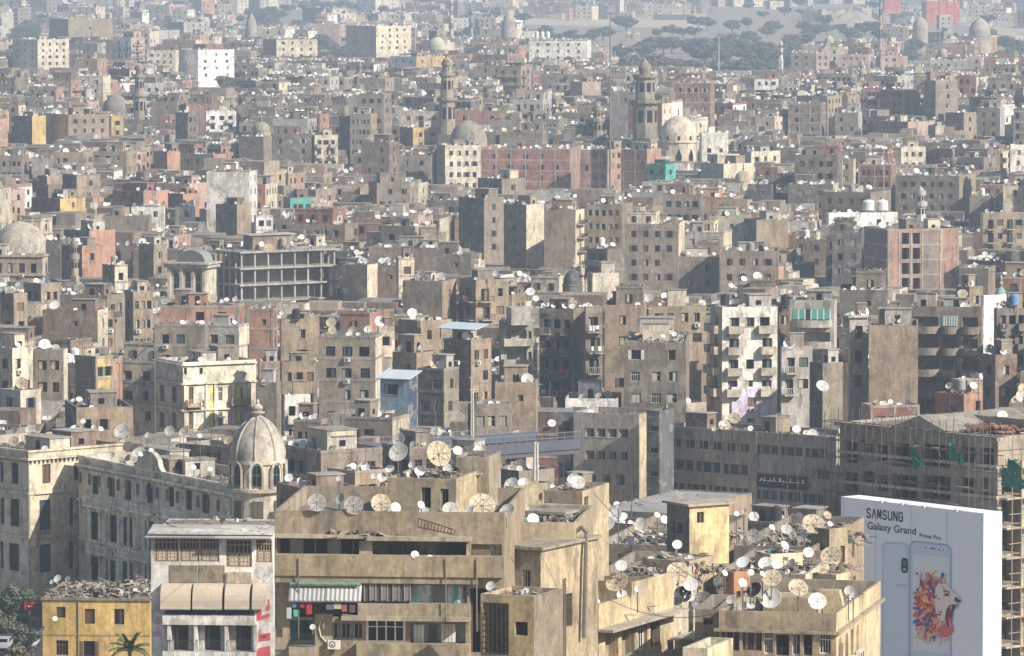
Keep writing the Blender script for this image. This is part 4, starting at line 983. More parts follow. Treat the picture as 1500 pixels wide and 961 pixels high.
mb = MB().mat(M_WALL); mb.box(b.W + .004, b.W + 2.6, 3.5, b.D + 6, b.h - 5.6, b.h - 5.4, (.4, .36, .28)); mb.box(b.W + 2.45, b.W + 2.6, 3.5, b.D + 6, b.h - 5.398, b.h - 4.2, (.5, .40, .25)); mb.box(b.W + .3, b.W + 2.445, 3.5, 3.65, b.h - 5.398, b.h - 4.2, (.5, .40, .25)); b.part('balcony', mb)
mb = MB().mat(M_WALL); mb.box(.1, b.W - .1, b.D * .45, b.D * .47, b.rz, b.h + .9, (.42, .34, .22)); mb.box(b.W - .25, b.W - .02, b.D * .47 + .01, b.D - .2, b.h + .002, b.h + .9, (.5, .4, .25)); b.part('parapet', mb); b.aircon('r', 5, b.h - 4.9)
b.clutter(90, 1)
mb = MB().mat(M_WALL); mb.box(b.W + .5, b.W + 6, b.D - 1, b.D + 6, 0, b.h - 4.2, (.48, .39, .25)); mb.box(b.W + .3, b.W + 6.3, b.D - 1.3, b.D + 6, b.h - 4.19, b.h - 4.0, (.42, .38, .3)); b.part('wing', mb)
low = Bld(1000, 1036, 1052, 950, 20.8, 961, th=20, depth=6, col=(.62, .56, .42), colr=(.6, .5, .33), short='cream low roof edge', label='cream roof edge at the bottom between the terraced and corner blocks'); low.walls(); low.clutter(15)
# right corner block
F7 = b = Bld(1053, 1225, 1290, 899, 20.5, 961, th=13, depth=None, col=(.34, .28, .19), colr=(.50, .41, .26), short='long-parapet corner block', label='tan corner block with long roof parapet, brown window panes and many dishes', name='apartment_building')
b.par = 1.1
b.wf(1057, 924, 1083, 953, 'wide', (.22, .12, .07)); b.wf(1087, 924, 1116, 953, 'wide', (.22, .12, .07)); b.wf(1119, 926, 1132, 958, 'white', 'W'); b.wf(1136, 930, 1156, 960, 'hole', 'G'); b.wf(1160, 928, 1172, 960, 'dark', 'w'); b.wf(1176, 930, 1190, 960, 'hole', 'y'); b.wf(1200, 928, 1217, 958, 'white', 'W')
b.opening('r', 1.0, 2.4, b.h - 4, b.h - 2, .3, None, 'white', 'W'); b.opening('r', 4, 5.2, b.h - 4.2, b.h - 2, .3, None, 'dark', 'W'); b.opening('r', 6.4, 7.6, b.h - 4.2, b.h - 2, .3, None, 'shut', 'w'); b.opening('r', 9, 10, b.h - 4.2, b.h - 2, .3, None, 'shut', 'w')
b.walls(); mb = MB().mat(M_WALL); mb.box(-.3, b.W + .3, -.35, -.003, b.h - 1.5, b.h - 1.3, (.3, .26, .19)); mb.box(b.W + .003, b.W + .35, 0, b.D, b.h - 1.5, b.h - 1.3, (.3, .26, .19)); b.part('ledge', mb)
for v in (5.4, 8, 8.9): b.aircon('r', v, b.h - 4.4)
b.clutter(330, 3)
mb = MB().mat(M_WALL); mb.box(2.2, 6.3, 5.5, 8.5, b.rz, b.rz + 1.5, (.36, .3, .2)); mb.rbox((6.5, 7, b.rz), (1.6, 0, 0), (0, 1, 0), (-.5, 0, 1.9), (.38, .31, .2)); mb.box(1.0, 2.0, 6, 7, b.rz, b.rz + .8, (.4, .36, .28)); b.part('roof_shed', mb)
F7b = b = Bld(1018, 1052, 1053, 893, 20.1, 961, th=10, depth=9, col=(.24, .21, .17), short='narrow grey joining wall', label='narrow grey wall joining the terraced and right corner blocks'); b.wf(1030, 905, 1044, 915, 'hole'); b.walls(); b.clutter(40, 0)
# rubble-covered roofs between them
for a_ in ((868, 985, 1052, 846, 19.0, 880, 12, 'g', 'c', 'clay-pot roof', 'low roof with clay pots and dishes behind the terraced corner block', 240, 3),
           (1052, 1180, 1235, 842, 18.6, 880, 12, 'g', 'c', 'cream-cabin roof', 'roof with cream cabins behind the right corner block', 260, 4),
           (872, 1010, 1078, 800, 17.9, 830, 14, 'g', 't', 'left rubble roof', 'wide rubble-covered roof around the yellow roof cabin', 420, 4),
           (1075, 1190, 1238, 802, 17.7, 840, 14, 'G', 't', 'right rubble roof', 'wide rubble-covered roof just left of the billboard', 480, 4)):
    xl, xc, xr, yt, s_, yv, th, c1, c2, sh, lb, n, dd = a_
    b = Bld(xl, xc, xr, yt, s_, yv, th=th, depth=17 if yt > 830 else 24, col=c1, colr=c2, short=sh, label=lb, name='apartment_building'); b.grid('f', 5, zmin=b.h - 5); b.grid('r', 3, zmin=b.h - 5); b.walls(); b.clutter(n, dd); P = b.wp(b.cx, b.cy, 0); rubble(P.x + 2, P.y, b.rz, 4, 4, n // 3, 1, 1.2)
yb = b = Bld(977, 1010, 1068, 742, 18.3, 822, th=58, depth=None, col=(.20, .19, .175), colr=(.60, .47, .26), short='yellow roof cabin', label='yellow-sided roof cabin with one small window and flat slab', name='roof_room')
b.wr(1021, 750, 1031, 766, 'half', SB); b.wf(985, 765, 1000, 782, 'dark', 'G'); b.par = .1; b.walls(); b.bx('roof_slab', -.3, b.W + .3, -.3, b.D + .3, b.h + .003, b.h + .2, (.38, .34, .27))
mb = MB().mat(M_WALL); mb.box(b.W + .003, b.W + .2, 0, b.D, b.h - 5.2, b.h - 4.8, (.2, .18, .15)); b.part('ledge', mb)
for a_ in ((1106, 1128, 1176, 812, 18.2, 852, (.5, .42, .3), (.62, .52, .36), 'brown-doored cream cabin', 'cream roof cabin with two brown doors near the billboard'),
           (940, 1010, 1046, 822, 18.6, 850, (.3, .25, .17), (.36, .3, .2), 'tan roof room', 'tan roof room with one dark window behind the large beige dish'),
           (1188, 1215, 1242, 775, 17.6, 800, (.26, .22, .16), (.4, .33, .22), 'billboard-side roof room', 'small roof room carrying the round yellow dish beside the billboard'),
           (1060, 1075, 1100, 838, 18.8, 860, (.26, .15, .09), (.36, .19, .10), 'orange roof cabin', 'small orange-panelled roof cabin among dishes'),
           (905, 932, 950, 812, 18.2, 840, (.36, .3, .2), (.45, .38, .26), 'tan roof cabin', 'tan roof cabin between the brick tower and the terraced block'),
           (1190, 1225, 1245, 842, 19.2, 870, (.36, .29, .19), (.5, .4, .25), 'low tan roof wall', 'low tan roof wall under the billboard edge')):
    b = Bld(*a_[:6], col=a_[6], colr=a_[7], short=a_[8], label=a_[9], name='roof_room'); b.grid('f', 1 if a_[1] - a_[0] < 40 else 3, zmin=b.h - 2.6, kinds=('hole', 'dark')); b.grid('r', 2, zmin=b.h - 2.6, kinds=('shut', 'half'), col=(.2, .08, .05)); b.par = .15; b.walls(); b.clutter(24, 1)
# flat hall roof and low houses in the dip
b = Bld(872, 985, 1003, 752, 13.3, 790, th=24, depth=24, col='G', colr='t', short='flat grey hall roof', label='broad flat pale grey hall roof below the grey offices', name='hall', roofcol=(.31, .31, .30)); b.par = .15; b.walls(); b.clutter(12)
for a_ in ((868, 930, 968, 768, 14.0, 790), (1075, 1140, 1190, 766, 13.2, 790), (1140, 1200, 1232, 772, 14, 790), (720, 760, 812, 690, 12.6, 712), (812, 850, 880, 722, 13.2, 740), (640, 700, 730, 668, 12.4, 690), (415, 470, 560, 660, 12.8, 720), (405, 440, 520, 715, 14.5, 745), (480, 520, 570, 690, 13.6, 720), (560, 600, 660, 655, 12.4, 700)):
    b = Bld(*a_, col=jit(C[random.choice('gGtdm')]), colr=jit(C[random.choice('tgm')])); generic(b, 3, 3, 'plain', 1.5)
# ------------------------------------------------------------------ scaffolded building and billboard
DK = (.29, .27, .24)
SB2 = b = Bld(1230, 1462, 1520, 640, 14.2, 961, th=48, depth=14, col=DK, colr=(.33, .29, .23), short='scaffolded grey building', label='unfinished dark grey building wrapped in scaffolding behind the billboard', name='apartment_building')
for y0, y1 in ((646, 668), (692, 712)): b.wf(1262, y0 - 2, 1281, y1 - 2, 'arch' if y0 < 680 else 'hole', (.4, .38, .34)); b.wf(1408, y0 + 8, 1430, y1 + 10, 'arch' if y0 < 680 else 'hole', (.25, .24, .22))
for y in (650, 696): b.wf(1306, y, 1344, y + 34, 'hole', 'd', 1.2); b.wf(1350, y + 1, 1392, y + 35, 'hole', 'd', 1.2)
for y in (648, 692, 736): b.wf(1240, y, 1256, y + 30, 'hole', 'd', 1.0); b.wf(1436, y + 8, 1456, y + 40, 'hole', 'd', 1.0); b.wf(1286, y + 4, 1301, y + 28, 'hole', 'd', 1.0)
z = b.h - 3.4
while z > 2:
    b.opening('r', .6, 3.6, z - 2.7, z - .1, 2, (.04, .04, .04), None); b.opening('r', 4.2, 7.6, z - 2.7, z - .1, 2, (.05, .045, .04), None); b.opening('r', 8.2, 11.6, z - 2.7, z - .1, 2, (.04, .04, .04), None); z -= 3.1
b.par = .3; b.walls()
mb = MB().mat(M_WALL); z = b.h - 3.4 + .0
while z > 2: mb.box(b.W + .003, b.W + 1.1, .3, b.D, z - .06, z + .15, (.46, .41, .33)); mb.box(b.W + .9, b.W + 1.1, 2.4, 5.2, z + .153, z + .9, (.5, .43, .33)); z -= 3.1
b.part('balcony_slab', mb)
for k in range(1, 6): b.bx('floor_band', -.1, b.W, -.22, -.003, b.h - 3.2 * k - .1, b.h - 3.2 * k + .22, (.46, .43, .38))
mb = MB().mat(M_WALL); u0, zz = b.fpx(1308, 640); u1, _ = b.fpx(1392, 640); n = 10; um = (u0 + u1) / 2
mb.box(-.4, b.W + .3, -.5, -.003, b.h - .4, b.h, (.25, .24, .22)); pts = [(u0, b.h + .002), (um, b.h + 1.5), (u1, b.h + .002)]
mb.face([(u, -.4, z) for u, z in pts], DK); mb.face([(u0, -.4, b.h), (um, -.4, b.h + 1.5), (um, b.D, b.h + 1.5), (u0, b.D, b.h)], (.2, .19, .17)); mb.face([(um, -.4, b.h + 1.5), (u1, -.4, b.h), (u1, b.D, b.h), (um, b.D, b.h + 1.5)], (.24, .22, .19)); b.part('gable_roof', mb)
mb = MB().mat(M_WALL); mb.box(b.W * .5, b.W - .2, b.D * .5, b.D * .9, b.h + .01, b.h + 1.2, (.34, .3, .24)); b.part('roof_wall', mb)
RUBC = RUB; P = b.wp(b.W * .8, b.D * .4, 0)
for _ in range(160): RUB.rbox((P.x + U(-4, 3), P.y + U(-2, 2), b.h + U(-.2, .5)), (U(.3, .6), U(-.2, .2), 0), (0, .3, 0), (0, 0, .2), jit((.30, .16, .11), .2))
b.rz = b.h; b.clutter(60, 1); b.poles(3)
# scaffolding
sc_e = link('scaffolding', None, loc=b.wp(b.cx, -1.5, 0), rz=-b.th); tag(sc_e, 'steel tube scaffolding with green netting on the grey unfinished building', 'scaffolding')
def spart(name, mb, ox=None):
    mb.v = [(x - b.cx, y + 1.5, z) for x, y, z in mb.v]; return link(name, mb.mesh(name), sc_e)
u = -.4; STC = (.15, .13, .105)
while u < b.W + 1.6:
    for yy in (-1.9, -.9):
        mb = MB().mat(M_METAL); mb.bar((u, yy, 0), (u + U(-.1, .1), yy, b.h + U(.3, 2.2)), .05, STC, 5); spart('upright_pole', mb)
    u += 2.1
mb = MB().mat(M_METAL); z = 2
while z < b.h + 1.5:
    for yy in (-1.9, -.9): mb.bar((-.8, yy - .05, z + U(-.15, .15)), (b.W + 1.8, yy - .05, z + U(-.15, .15)), .045, STC, 4)
    u = -.4
    while u < b.W + 1.6: mb.bar((u, -2.1, z), (u, -.4, z), .04, STC, 4); u += 2.1
    z += 1.9
spart('ledger_frame', mb); mb = MB().mat(M_METAL)
for _ in range(22):
    u, z = U(-.4, b.W - 2), U(b.h - 16, b.h - 2); mb.bar((u, -2, z), (u + U(1.5, 4) * random.choice((-1, 1)), -2, z + U(2, 4.5)), .04, STC, 4)
spart('bracing', mb); mb = MB().mat(M_WALL)
for _ in range(16): u, z = U(0, b.W - 3), 2 + 1.9 * int(U(8, b.h / 1.9)); mb.box(u, u + U(1.5, 3), -1.8, -1.2, z + .06, z + .12, (.35, .28, .2))
spart('plank', mb)
NET = (.02, .17, .12)
for x, y, w_, h_ in ((1337, 652, 10, 34), (1391, 648, 12, 26), (1404, 662, 6, 18), (1470, 683, 26, 30), (1478, 672, 14, 14)):
    u0, z0 = b.fpx(x, y, 2); mb = MB().mat(M_CLOTH); W_, H_ = w_ / 9.5, h_ / 14.2; n = 6; G_ = {}
    for i in range(n + 1):
        for j in range(n + 1): G_[i, j] = (u0 + W_ * (i / n) * (1 - .35 * math.sin(j)) + U(-.1, .1), -2.1 + U(-.25, .25), z0 - H_ * j / n + U(-.15, .15))
    for i in range(n):
        for j in range(n): mb.face([G_[i, j], G_[i + 1, j], G_[i + 1, j + 1], G_[i, j + 1]], jit(NET, .2))
    spart('green_net', mb)
# poles and braces on the lit right side
sc2 = link('scaffolding', None, loc=b.wp(b.W + 1.9, b.cy, 0), rz=-b.th); tag(sc2, 'wooden pole scaffolding on the lit right side beyond the billboard', 'scaffolding')
mb = MB().mat(M_METAL)
for v in (.2, 1.6, 3.1, 4.6, 6.2, 8):
    mb.bar((0, v - b.cy, 0), (U(-.1, .1), v - b.cy, b.h + U(-2, 1.5)), .06, (.36, .29, .2), 5)
z = 1.5
while z < b.h: mb.bar((0, -b.cy - .3, z), (0, 9 - b.cy, z + U(-.2, .2)), .05, (.36, .29, .2), 4); z += 1.55
link('pole_frame', mb.mesh('pole_frame'), sc2)
# billboard
BBW = (.82, .86, .97)
BB = b = Bld(1232, 1441, 1468, 752, 14.85, 961, th=50, depth=None, col=BBW, colr=(.66, .70, .76), name='billboard', cat='billboard', short='giant pale blue phone billboard', label='giant pale blue phone billboard with white right flank')
mb = MB().mat(M_PRINT); zb = 3.0
mb.box(0, b.W, 0, b.D, zb, b.h, BBW); mb.f.pop(1); mb.c.pop(1); mb.m.pop(1); mb.face([(b.W, 0, zb), (b.W, b.D, zb), (b.W, b.D, b.h), (b.W, 0, b.h)], (.70, .72, .76)); b.part('panel', mb); b.rz = b.h
mb = MB().mat(M_METAL)
for u in (.5, b.W / 2, b.W - .5): mb.bar((u, b.D / 2, 0), (u, b.D / 2, zb + .05), .25, (.2, .2, .2), 8)
b.part('support_post', mb); mb = MB().mat(M_METAL)
for f in (0.02, .25, .5, .75): mb.bar((b.W * f, -.04, zb), (b.W * f, -.04, b.h), .02, (.4, .45, .55), 4)
for x in (1300, 1330, 1362, 1410):
    u, z = b.fpx(x, 743 + (x - 1300) * .12); mb.bar((u, -.8, b.h + .1), (u, .1, b.h + .1), .03, (.3, .3, .3)); mb.box(u - .15, u + .15, -1.0, -.75, b.h, b.h + .2, (.6, .6, .55))
b.part('lamp_arm_rail', mb)
def prect(mb, x0, y0, x1, y1, r, off, col, sl=.125):
    pts = []; 
    for cx, cy, a0 in ((x1 - r, y0 + r, -90), (x1 - r, y1 - r, 0), (x0 + r, y1 - r, 90), (x0 + r, y0 + r, 180)):
        for k in range(5): t_ = math.radians(a0 + k * 22.5); X = cx + r * math.cos(t_); Y_ = cy + r * math.sin(t_); pts.append((X, Y_ + (X - x0) * sl))
    P = [b.fpx(x, y, off) for x, y in pts]; mb.face([(u, -off, z) for u, z in P], col)
mb = MB().mat(M_PRINT)
prect(mb, 1292, 793, 1332, 990, 8, .012, (.46, .56, .73), .06); prect(mb, 1294, 796, 1330, 990, 7, .02, (.64, .73, .86), .06)
prect(mb, 1332, 791, 1394, 990, 9, .028, (.36, .46, .64), .11); prect(mb, 1334, 794, 1392, 990, 8, .036, (.60, .69, .82), .11); prect(mb, 1338, 812, 1390, 952, 1, .044, (.76, .80, .86), .10)
prect(mb, 1320, 817, 1330, 839, 4, .03, (.015, .015, .02), .06); prect(mb, 1322.5, 821, 1327, 828, 2, .036, (.12, .14, .2), .06); prect(mb, 1323, 832, 1327, 836, 1.6, .036, (.5, .5, .45), .06)
prect(mb, 1362, 802, 1371, 804, 1, .044, (.1, .12, .16), .12); prect(mb, 1355, 801, 1357.4, 803.4, 1.1, .044, (.05, .06, .1), 0); prect(mb, 1375, 804, 1377.4, 806.4, 1.1, .044, (.05, .06, .1), 0); prect(mb, 1381, 805, 1383, 807, 1, .044, (.05, .06, .1), 0)
b.part('phone_picture', mb)
# paint-splash lion, drawn as flat print
mb = MB().mat(M_PRINT); rs = random.Random(3)
def pp(pts, off, col): P = [b.fpx(x, y, off) for x, y in pts]; mb.face([(u, -off, z) for u, z in P], col)
def blob(cx, cy, r, col, off, el=1.0, an=0, n=9, j=.35):
    pts = []
    for i in range(n):
        t_ = 2 * math.pi * i / n; q = r * (1 + rs.uniform(-j, j)); x, y = q * math.cos(t_) * el, q * math.sin(t_); pts.append((cx + x * math.cos(an) - y * math.sin(an), cy + x * math.sin(an) + y * math.cos(an)))
    pp(pts, off, col)
SPL = [(.62, .03, .02), (.75, .10, .03), (.85, .30, .05), (.55, .02, .10), (.12, .05, .30), (.05, .08, .40), (.80, .12, .12), (.75, .45, .30), (.30, .02, .12), (.85, .6, .1)]
pp([(1352, 850), (1362, 843), (1376, 845), (1388, 853), (1394, 864), (1404, 874), (1407, 882), (1402, 888), (1398, 892), (1396, 902), (1392, 922), (1384, 934), (1372, 934), (1360, 944), (1346, 936), (1340, 920), (1339, 870)], .052, (.72, .55, .50))
k = 0
for i in range(210):
    t_ = rs.uniform(math.pi * .45, math.pi * 1.62); q = rs.uniform(.25, 1.05); cx, cy = 1371 + 33 * q * math.cos(t_), 888 - 48 * q * math.sin(-t_) * -1 * -1
    if cx < 1339: continue
    k += 1; blob(cx, cy, rs.uniform(1.2, 5.2) * (1.1 - q * .5), rs.choice(SPL), .056 + k * .0002, rs.uniform(1, 2.2), t_ + rs.uniform(-.5, .5))
o0 = .101
pp([(1376, 852), (1388, 857), (1395, 866), (1405, 874), (1408, 881), (1403, 887), (1396, 888), (1391, 896), (1388, 908), (1378, 912), (1371, 900), (1369, 880), (1370, 862)], o0, (.80, .72, .66))
pp([(1391, 886), (1404, 885), (1402, 890), (1397, 893), (1395, 903), (1394, 916), (1388, 919), (1384, 906), (1386, 893)], o0 + .004, (.16, .01, .02))
pp([(1386, 913), (1395, 915), (1397, 925), (1388, 934), (1376, 932), (1372, 922), (1378, 916)], o0 + .003, (.72, .12, .10)); pp([(1390, 904), (1394, 905), (1393, 914), (1389, 913)], o0 + .008, (.78, .12, .10))
pp([(1399, 874), (1408, 880), (1404, 884), (1398, 880)], o0 + .008, (.05, .02, .04)); pp([(1383, 868), (1390, 870), (1388, 874), (1382, 872)], o0 + .008, (.05, .03, .03)); pp([(1382, 863), (1392, 867), (1390, 869), (1381, 866)], o0 + .008, (.4, .05, .03))
pp([(1392, 888), (1394, 888), (1393, 895)], o0 + .01, C['W']); pp([(1400, 887), (1402, 887), (1401, 893)], o0 + .01, C['W']); pp([(1391, 917), (1393, 917), (1392, 911)], o0 + .01, C['W'])
for i in range(70):
    x, y = rs.uniform(1340, 1392), rs.uniform(838, 940); blob(x, y, rs.uniform(.5, 1.6), rs.choice(SPL), .115 + i * .0002, rs.uniform(1, 3), rs.uniform(0, 3), 6)
for i in range(16):
    x = rs.uniform(1345, 1385); y = rs.uniform(925, 942); a3 = rs.uniform(.2, 2.4); L = rs.uniform(6, 14); pp([(x, y), (x + .9, y + .4), (x + L * math.cos(a3) * .6, y + L * math.sin(a3) * .8)], .13 + i * .0003, rs.choice([(.12, .10, .35), (.25, .2, .4), (.35, .05, .1)]))
for i in range(22):
    x = rs.uniform(1345, 1378); y = rs.uniform(842, 856); L = rs.uniform(5, 15); a3 = rs.uniform(-2.6, -1.6); pp([(x, y), (x + .9, y + .5), (x + L * math.cos(a3), y + L * math.sin(a3))], .136 + i * .0002, rs.choice(SPL))
b.part('lion_print', mb)
def text(body, px, py, hpx, col, wfac=1.0, bold=.0, off=.02, name='lettering', ang=.0):
    cu = bpy.data.curves.new(name, 'FONT'); cu.body = body; cu.size = hpx / 14.85 / .72; cu.extrude = .004; cu.offset = bold
    cu.materials.append(TM); u, z = b.fpx(px, py, off); o = link(name, cu, b.e); o.location = (u - b.cx, -off - b.cy, z); o.rotation_euler = (math.pi / 2, ang, 0); o.scale = (wfac, 1, 1); bpy.context.view_layer.update(); me = bpy.data.meshes.new_from_object(o.evaluated_get(bpy.context.evaluated_depsgraph_get())); o2 = link(name, me, b.e, o.location, 0, (wfac, 1, 1)); o2.rotation_euler = (math.pi / 2, ang, 0); bpy.data.objects.remove(o); return o2
TM, _t, _p = newmat('letter_black'); _p.inputs['Base Color'].default_value = (.012, .012, .016, 1)
# the wordmark: own strokes, the first A without its bar
mb = MB().mat(M_PRINT); KB = (.012, .012, .016)
def stroke(pts, t=.30):
    for (x0, y0), (x1, y1) in zip(pts, pts[1:]):
        d_ = math.hypot(x1 - x0, y1 - y0) or 1; nx, ny = -(y1 - y0) / d_ * t / 2, (x1 - x0) / d_ * t / 2; ex, ey = (x1 - x0) / d_ * t * .3, (y1 - y0) / d_ * t * .3
        P = [(x0 - ex + nx, y0 - ey + ny), (x1 + ex + nx, y1 + ey + ny), (x1 + ex - nx, y1 + ey - ny), (x0 - ex - nx, y0 - ey - ny)]
        mb.face([(ub + p[0], -.012 - len(mb.f) * .0002, zb_ + p[1]) for p in reversed(P)], KB)
LET = {'S': [[(1, .82), (.8, 1), (.2, 1), (0, .82), (.05, .62), (.95, .38), (1, .18), (.8, 0), (.2, 0), (0, .18)]], 'A': [[(0, 0), (.45, 1), (.55, 1), (1, 0)]], 'M': [[(0, 0), (0.05, 1), (.15, 1), (.5, .15), (.85, 1), (.95, 1), (1, 0)]], 'U': [[(0, 1), (0, .2), (.2, 0), (.8, 0), (1, .2), (1, 1)]], 'N': [[(0, 0), (0, 1), (.12, 1), (.88, 0), (1, 0), (1, 1)]], 'G': [[(1, .8), (.8, 1), (.2, 1), (0, .8), (0, .2), (.2, 0), (.8, 0), (1, .2), (1, .5), (.55, .5)]]}
ua, _ = b.fpx(1270, 755); uz, _ = b.fpx(1325, 762); Hh = .86; step = (uz - ua) / 7; _, zb_ = b.fpx(1270, 757.5); zsl = 0
for i, ch in enumerate('SAMSUNG'):
    ub = ua + step * i; sx = step * .64
    for st in LET[ch]: stroke([(x * sx, y * Hh) for x, y in st], .17)
b.part('wordmark', mb)
_, z0 = b.fpx(1270, 773)
text('Galaxy Grand', 1270, 774.5, 11.0, 0, 1.24, .018); text('Prime Pro', 1346.5, 787, 6.3, 0, 1.28, .008)
cu = text('SAMSUNG', 1312, 858, 3.6, 0, 1.0, 0, .03); cu.data.materials.clear(); m2, _t2, p2_ = newmat('letter_grey'); p2_.inputs['Base Color'].default_value = (.33, .4, .52, 1); cu.data.materials.append(m2)
BBT = b
# ------------------------------------------------------------------ mosques and minarets
def lathe_part(e, name, prof, seg, col, smooth=False, off=(0, 0), rot=0):
    mb = MB().mat(M_WALL); mb.lathe(off[0], off[1], prof, seg, col, rot); return link(name, mb.mesh(name, smooth), e)
def minaret(px, ytop, ybot, s_, wpx, label, tiers=3, col='t', thick=1.0):
    d = FPX / s_; P = at(px, ytop, d); e_ = link('minaret', None, loc=(P.x, P.y, 0)); tag(e_, label, 'minaret'); H = P.z; r = wpx / 2 / s_; c = cc(col); zvis = zrow(ybot, d); vis = H - zvis
    z0 = 0; sq = zvis + vis * .12
    lathe_part(e_, 'base', [(r * 1.5, 0), (r * 1.5, sq)], 4, c, rot=math.radians(20))
    cuts = [.12, .50, .78, .90][:tiers + 1]; rr = [1.15, .9, .68]
    for i in range(tiers):
        za, zb2 = zvis + vis * cuts[i], zvis + vis * cuts[i + 1]; q = r * rr[i] * thick
        lathe_part(e_, 'shaft', [(q, za), (q, zb2 - .5), (q * 1.15, zb2 - .3)], 8 if i < 2 else 12, mix(c, C['c'], .1 * i))
        mb = MB().mat(M_WALL)
        mb.lathe(0, 0, [(q * 1.15, zb2 - .35), (q * 1.28, zb2), (q * 1.3, zb2 + .25), (q * 1.3, zb2 + .9), (q * 1.18, zb2 + .9), (q * 1.18, zb2 + .28), (q * .8, zb2 + .28)], 12, mix(c, C['k'], .12)); link('balcony', mb.mesh('balcony'), e_)
        mb = MB().mat(M_GLASS)
        for k in range(8):
            t_ = math.pi * 2 * (k + .5) / 8; q2 = q * .925; mb.rbox((q2 * math.cos(t_) + .22 * q * math.sin(t_), q2 * math.sin(t_) - .22 * q * math.cos(t_), za + (zb2 - za) * .45), (-.44 * q * math.sin(t_), .44 * q * math.cos(t_), 0), (.06 * math.cos(t_), .06 * math.sin(t_), 0), (0, 0, (zb2 - za) * .35), C['k'])
        link('niche', mb.mesh('niche'), e_)
    zt = zvis + vis * cuts[tiers]; hh = H - zt; q = r * .55
    lathe_part(e_, 'bulb', [(q, zt + .28), (q, zt + hh * .25), (q * 1.25, zt + hh * .4), (q * 1.2, zt + hh * .55), (q * .6, zt + hh * .75), (q * .15, zt + hh * .88), (.06, H)], 14, mix(c, C['k'], .08), True)
    HEROES.append((px - wpx / 2, px + wpx / 2, ytop, ybot, d, None, 'minaret ' + label)); return e_
def dome(px, ybase, rpx, hpx, s_, label, col, drum=.0, windows=0, name='dome', pointed=False, zbase=None):
    d = FPX / s_; P = at(px, ybase, d); e_ = link(name, None, loc=(P.x, P.y, 0 if zbase is None else zbase)); tag(e_, label, 'dome'); r = rpx / s_; H = hpx / s_; z = P.z - (zbase or 0); c = cc(col)
    pr = [(1, 0), (1.0, .12), (.98, .28), (.92, .45), (.80, .63), (.62, .79), (.38, .92), (.15, .985), (.02, 1)] if not pointed else [(1, 0), (1.0, .15), (.97, .35), (.86, .55), (.68, .72), (.44, .87), (.2, .96), (.03, 1.02)]
    lathe_part(e_, 'shell', [(r * a_, z + H * h_) for a_, h_ in pr], 32, c, True)
    lathe_part(e_, 'drum', [(r * 1.06, 0), (r * 1.06, z - .3), (r * 1.12, z - .28), (r * 1.12, z - .003)], 16 if not windows else 12, mix(c, (.4, .33, .25), .3))
    lathe_part(e_, 'finial', [(.12, z + H), (.35, z + H + .5), (.1, z + H + .9), (.25, z + H + 1.3), (.02, z + H + 2.2)], 8, (.3, .28, .2))
    if windows:
        mb = MB().mat(M_GLASS)
        for k in range(windows):
            t_ = 2 * math.pi * (k + .5) / windows; q = r * 1.065; w_ = r * .13; hz = drum
            pts = [(-w_, 0), (w_, 0), (w_, hz * .65), (0, hz), (-w_, hz * .65)]
            mb.face([(q * math.cos(t_) - a_ * math.sin(t_), q * math.sin(t_) + a_ * math.cos(t_), z - hz * 1.35 + h_) for a_, h_ in pts], C['k'])
            if k % 1 == 0: mb.rbox((r * 1.0 * math.cos(t_) + .3 * math.sin(t_), r * 1.0 * math.sin(t_) - .3 * math.cos(t_), z + .5), (-.6 * math.sin(t_), .6 * math.cos(t_), 0), (.1 * math.cos(t_), .1 * math.sin(t_), 0), (0, 0, 1.2), C['k'])
        link('window_ring', mb.mesh('window_ring'), e_)
    HEROES.append((px - rpx, px + rpx, ybase - hpx, ybase + 4, d, None, label)); return e_
dome(686, 214, 28, 38, 5.0, 'large smooth tan stone dome rising behind the cream block', (.30, .265, .21))
dome(994, 207, 28.5, 38, 5.0, 'large smooth cream dome on a drum with arched windows', (.60, .52, .41), 5.5, 10)
dome(30, 368, 39, 44, 6.9, 'wide beige dome above pale arcaded hall at the left edge', (.42, .375, .31))
dome(170, 166, 20, 28, 4.2, 'grey stone dome beside the slender left minaret', (.22, .20, .17))
dome(1466, 450, 12, 30, 9.4, 'pointed pale green dome near the right edge', (.18, .36, .30), pointed=True)
dome(840, 416, 15, 22, 8.2, 'small dark grey dome among roofs beside a cream pinnacle', (.10, .10, .11), pointed=True)
dome(1435, 52, 16, 26, 2.5, 'hazy ribbed dome at the far upper right', (.36, .32, .25), pointed=True)
dome(1348, 42, 11, 18, 2.4, 'smaller hazy dome left of the far upper right dome', (.34, .31, .24), pointed=True)
dome(1381, 80, 7, 9, 3.0, 'small pale dome below the far right domes', (.36, .33, .27))
dome(1089, 264, 13, 14, 5.35, 'low cream dome beside the long light wall', (.48, .42, .31))
dome(383, 190, 13, 12, 4.8, 'small low grey-tan dome right of the white flats', (.30, .27, .22))
dome(1215, 62, 7, 9, 3.0, 'tiny pale dome among far trees', (.4, .37, .3))
dome(1398, 240, 0.1, .1, 5.3, 'x', 'g') if False else None
dome(368, 54, 9, 34, 2.7, 'tall pointed hazy dome among far tombs on the left', (.33, .30, .25), pointed=True)
dome(745, 54, 11, 36, 2.7, 'tall pointed hazy dome among far tombs near the top centre', (.33, .30, .25), pointed=True)
dome(640, 72, 14, 18, 3.0, 'broad pale low dome behind the pink block', (.42, .42, .33))
dome(190, 440, .1, .1, 8, 'x', 'g') if False else None
minaret(655, 82, 212, 4.9, 20, 'tall carved stone minaret left of the tan stone dome', 3, (.34, .29, .22))
minaret(945, 84, 218, 4.95, 30, 'thick dark stone minaret left of the cream dome', 2, (.25, .225, .18), 1.05)
minaret(875, 148, 208, 4.8, 14, 'short stone minaret between the two large domes', 2, (.32, .26, .2))
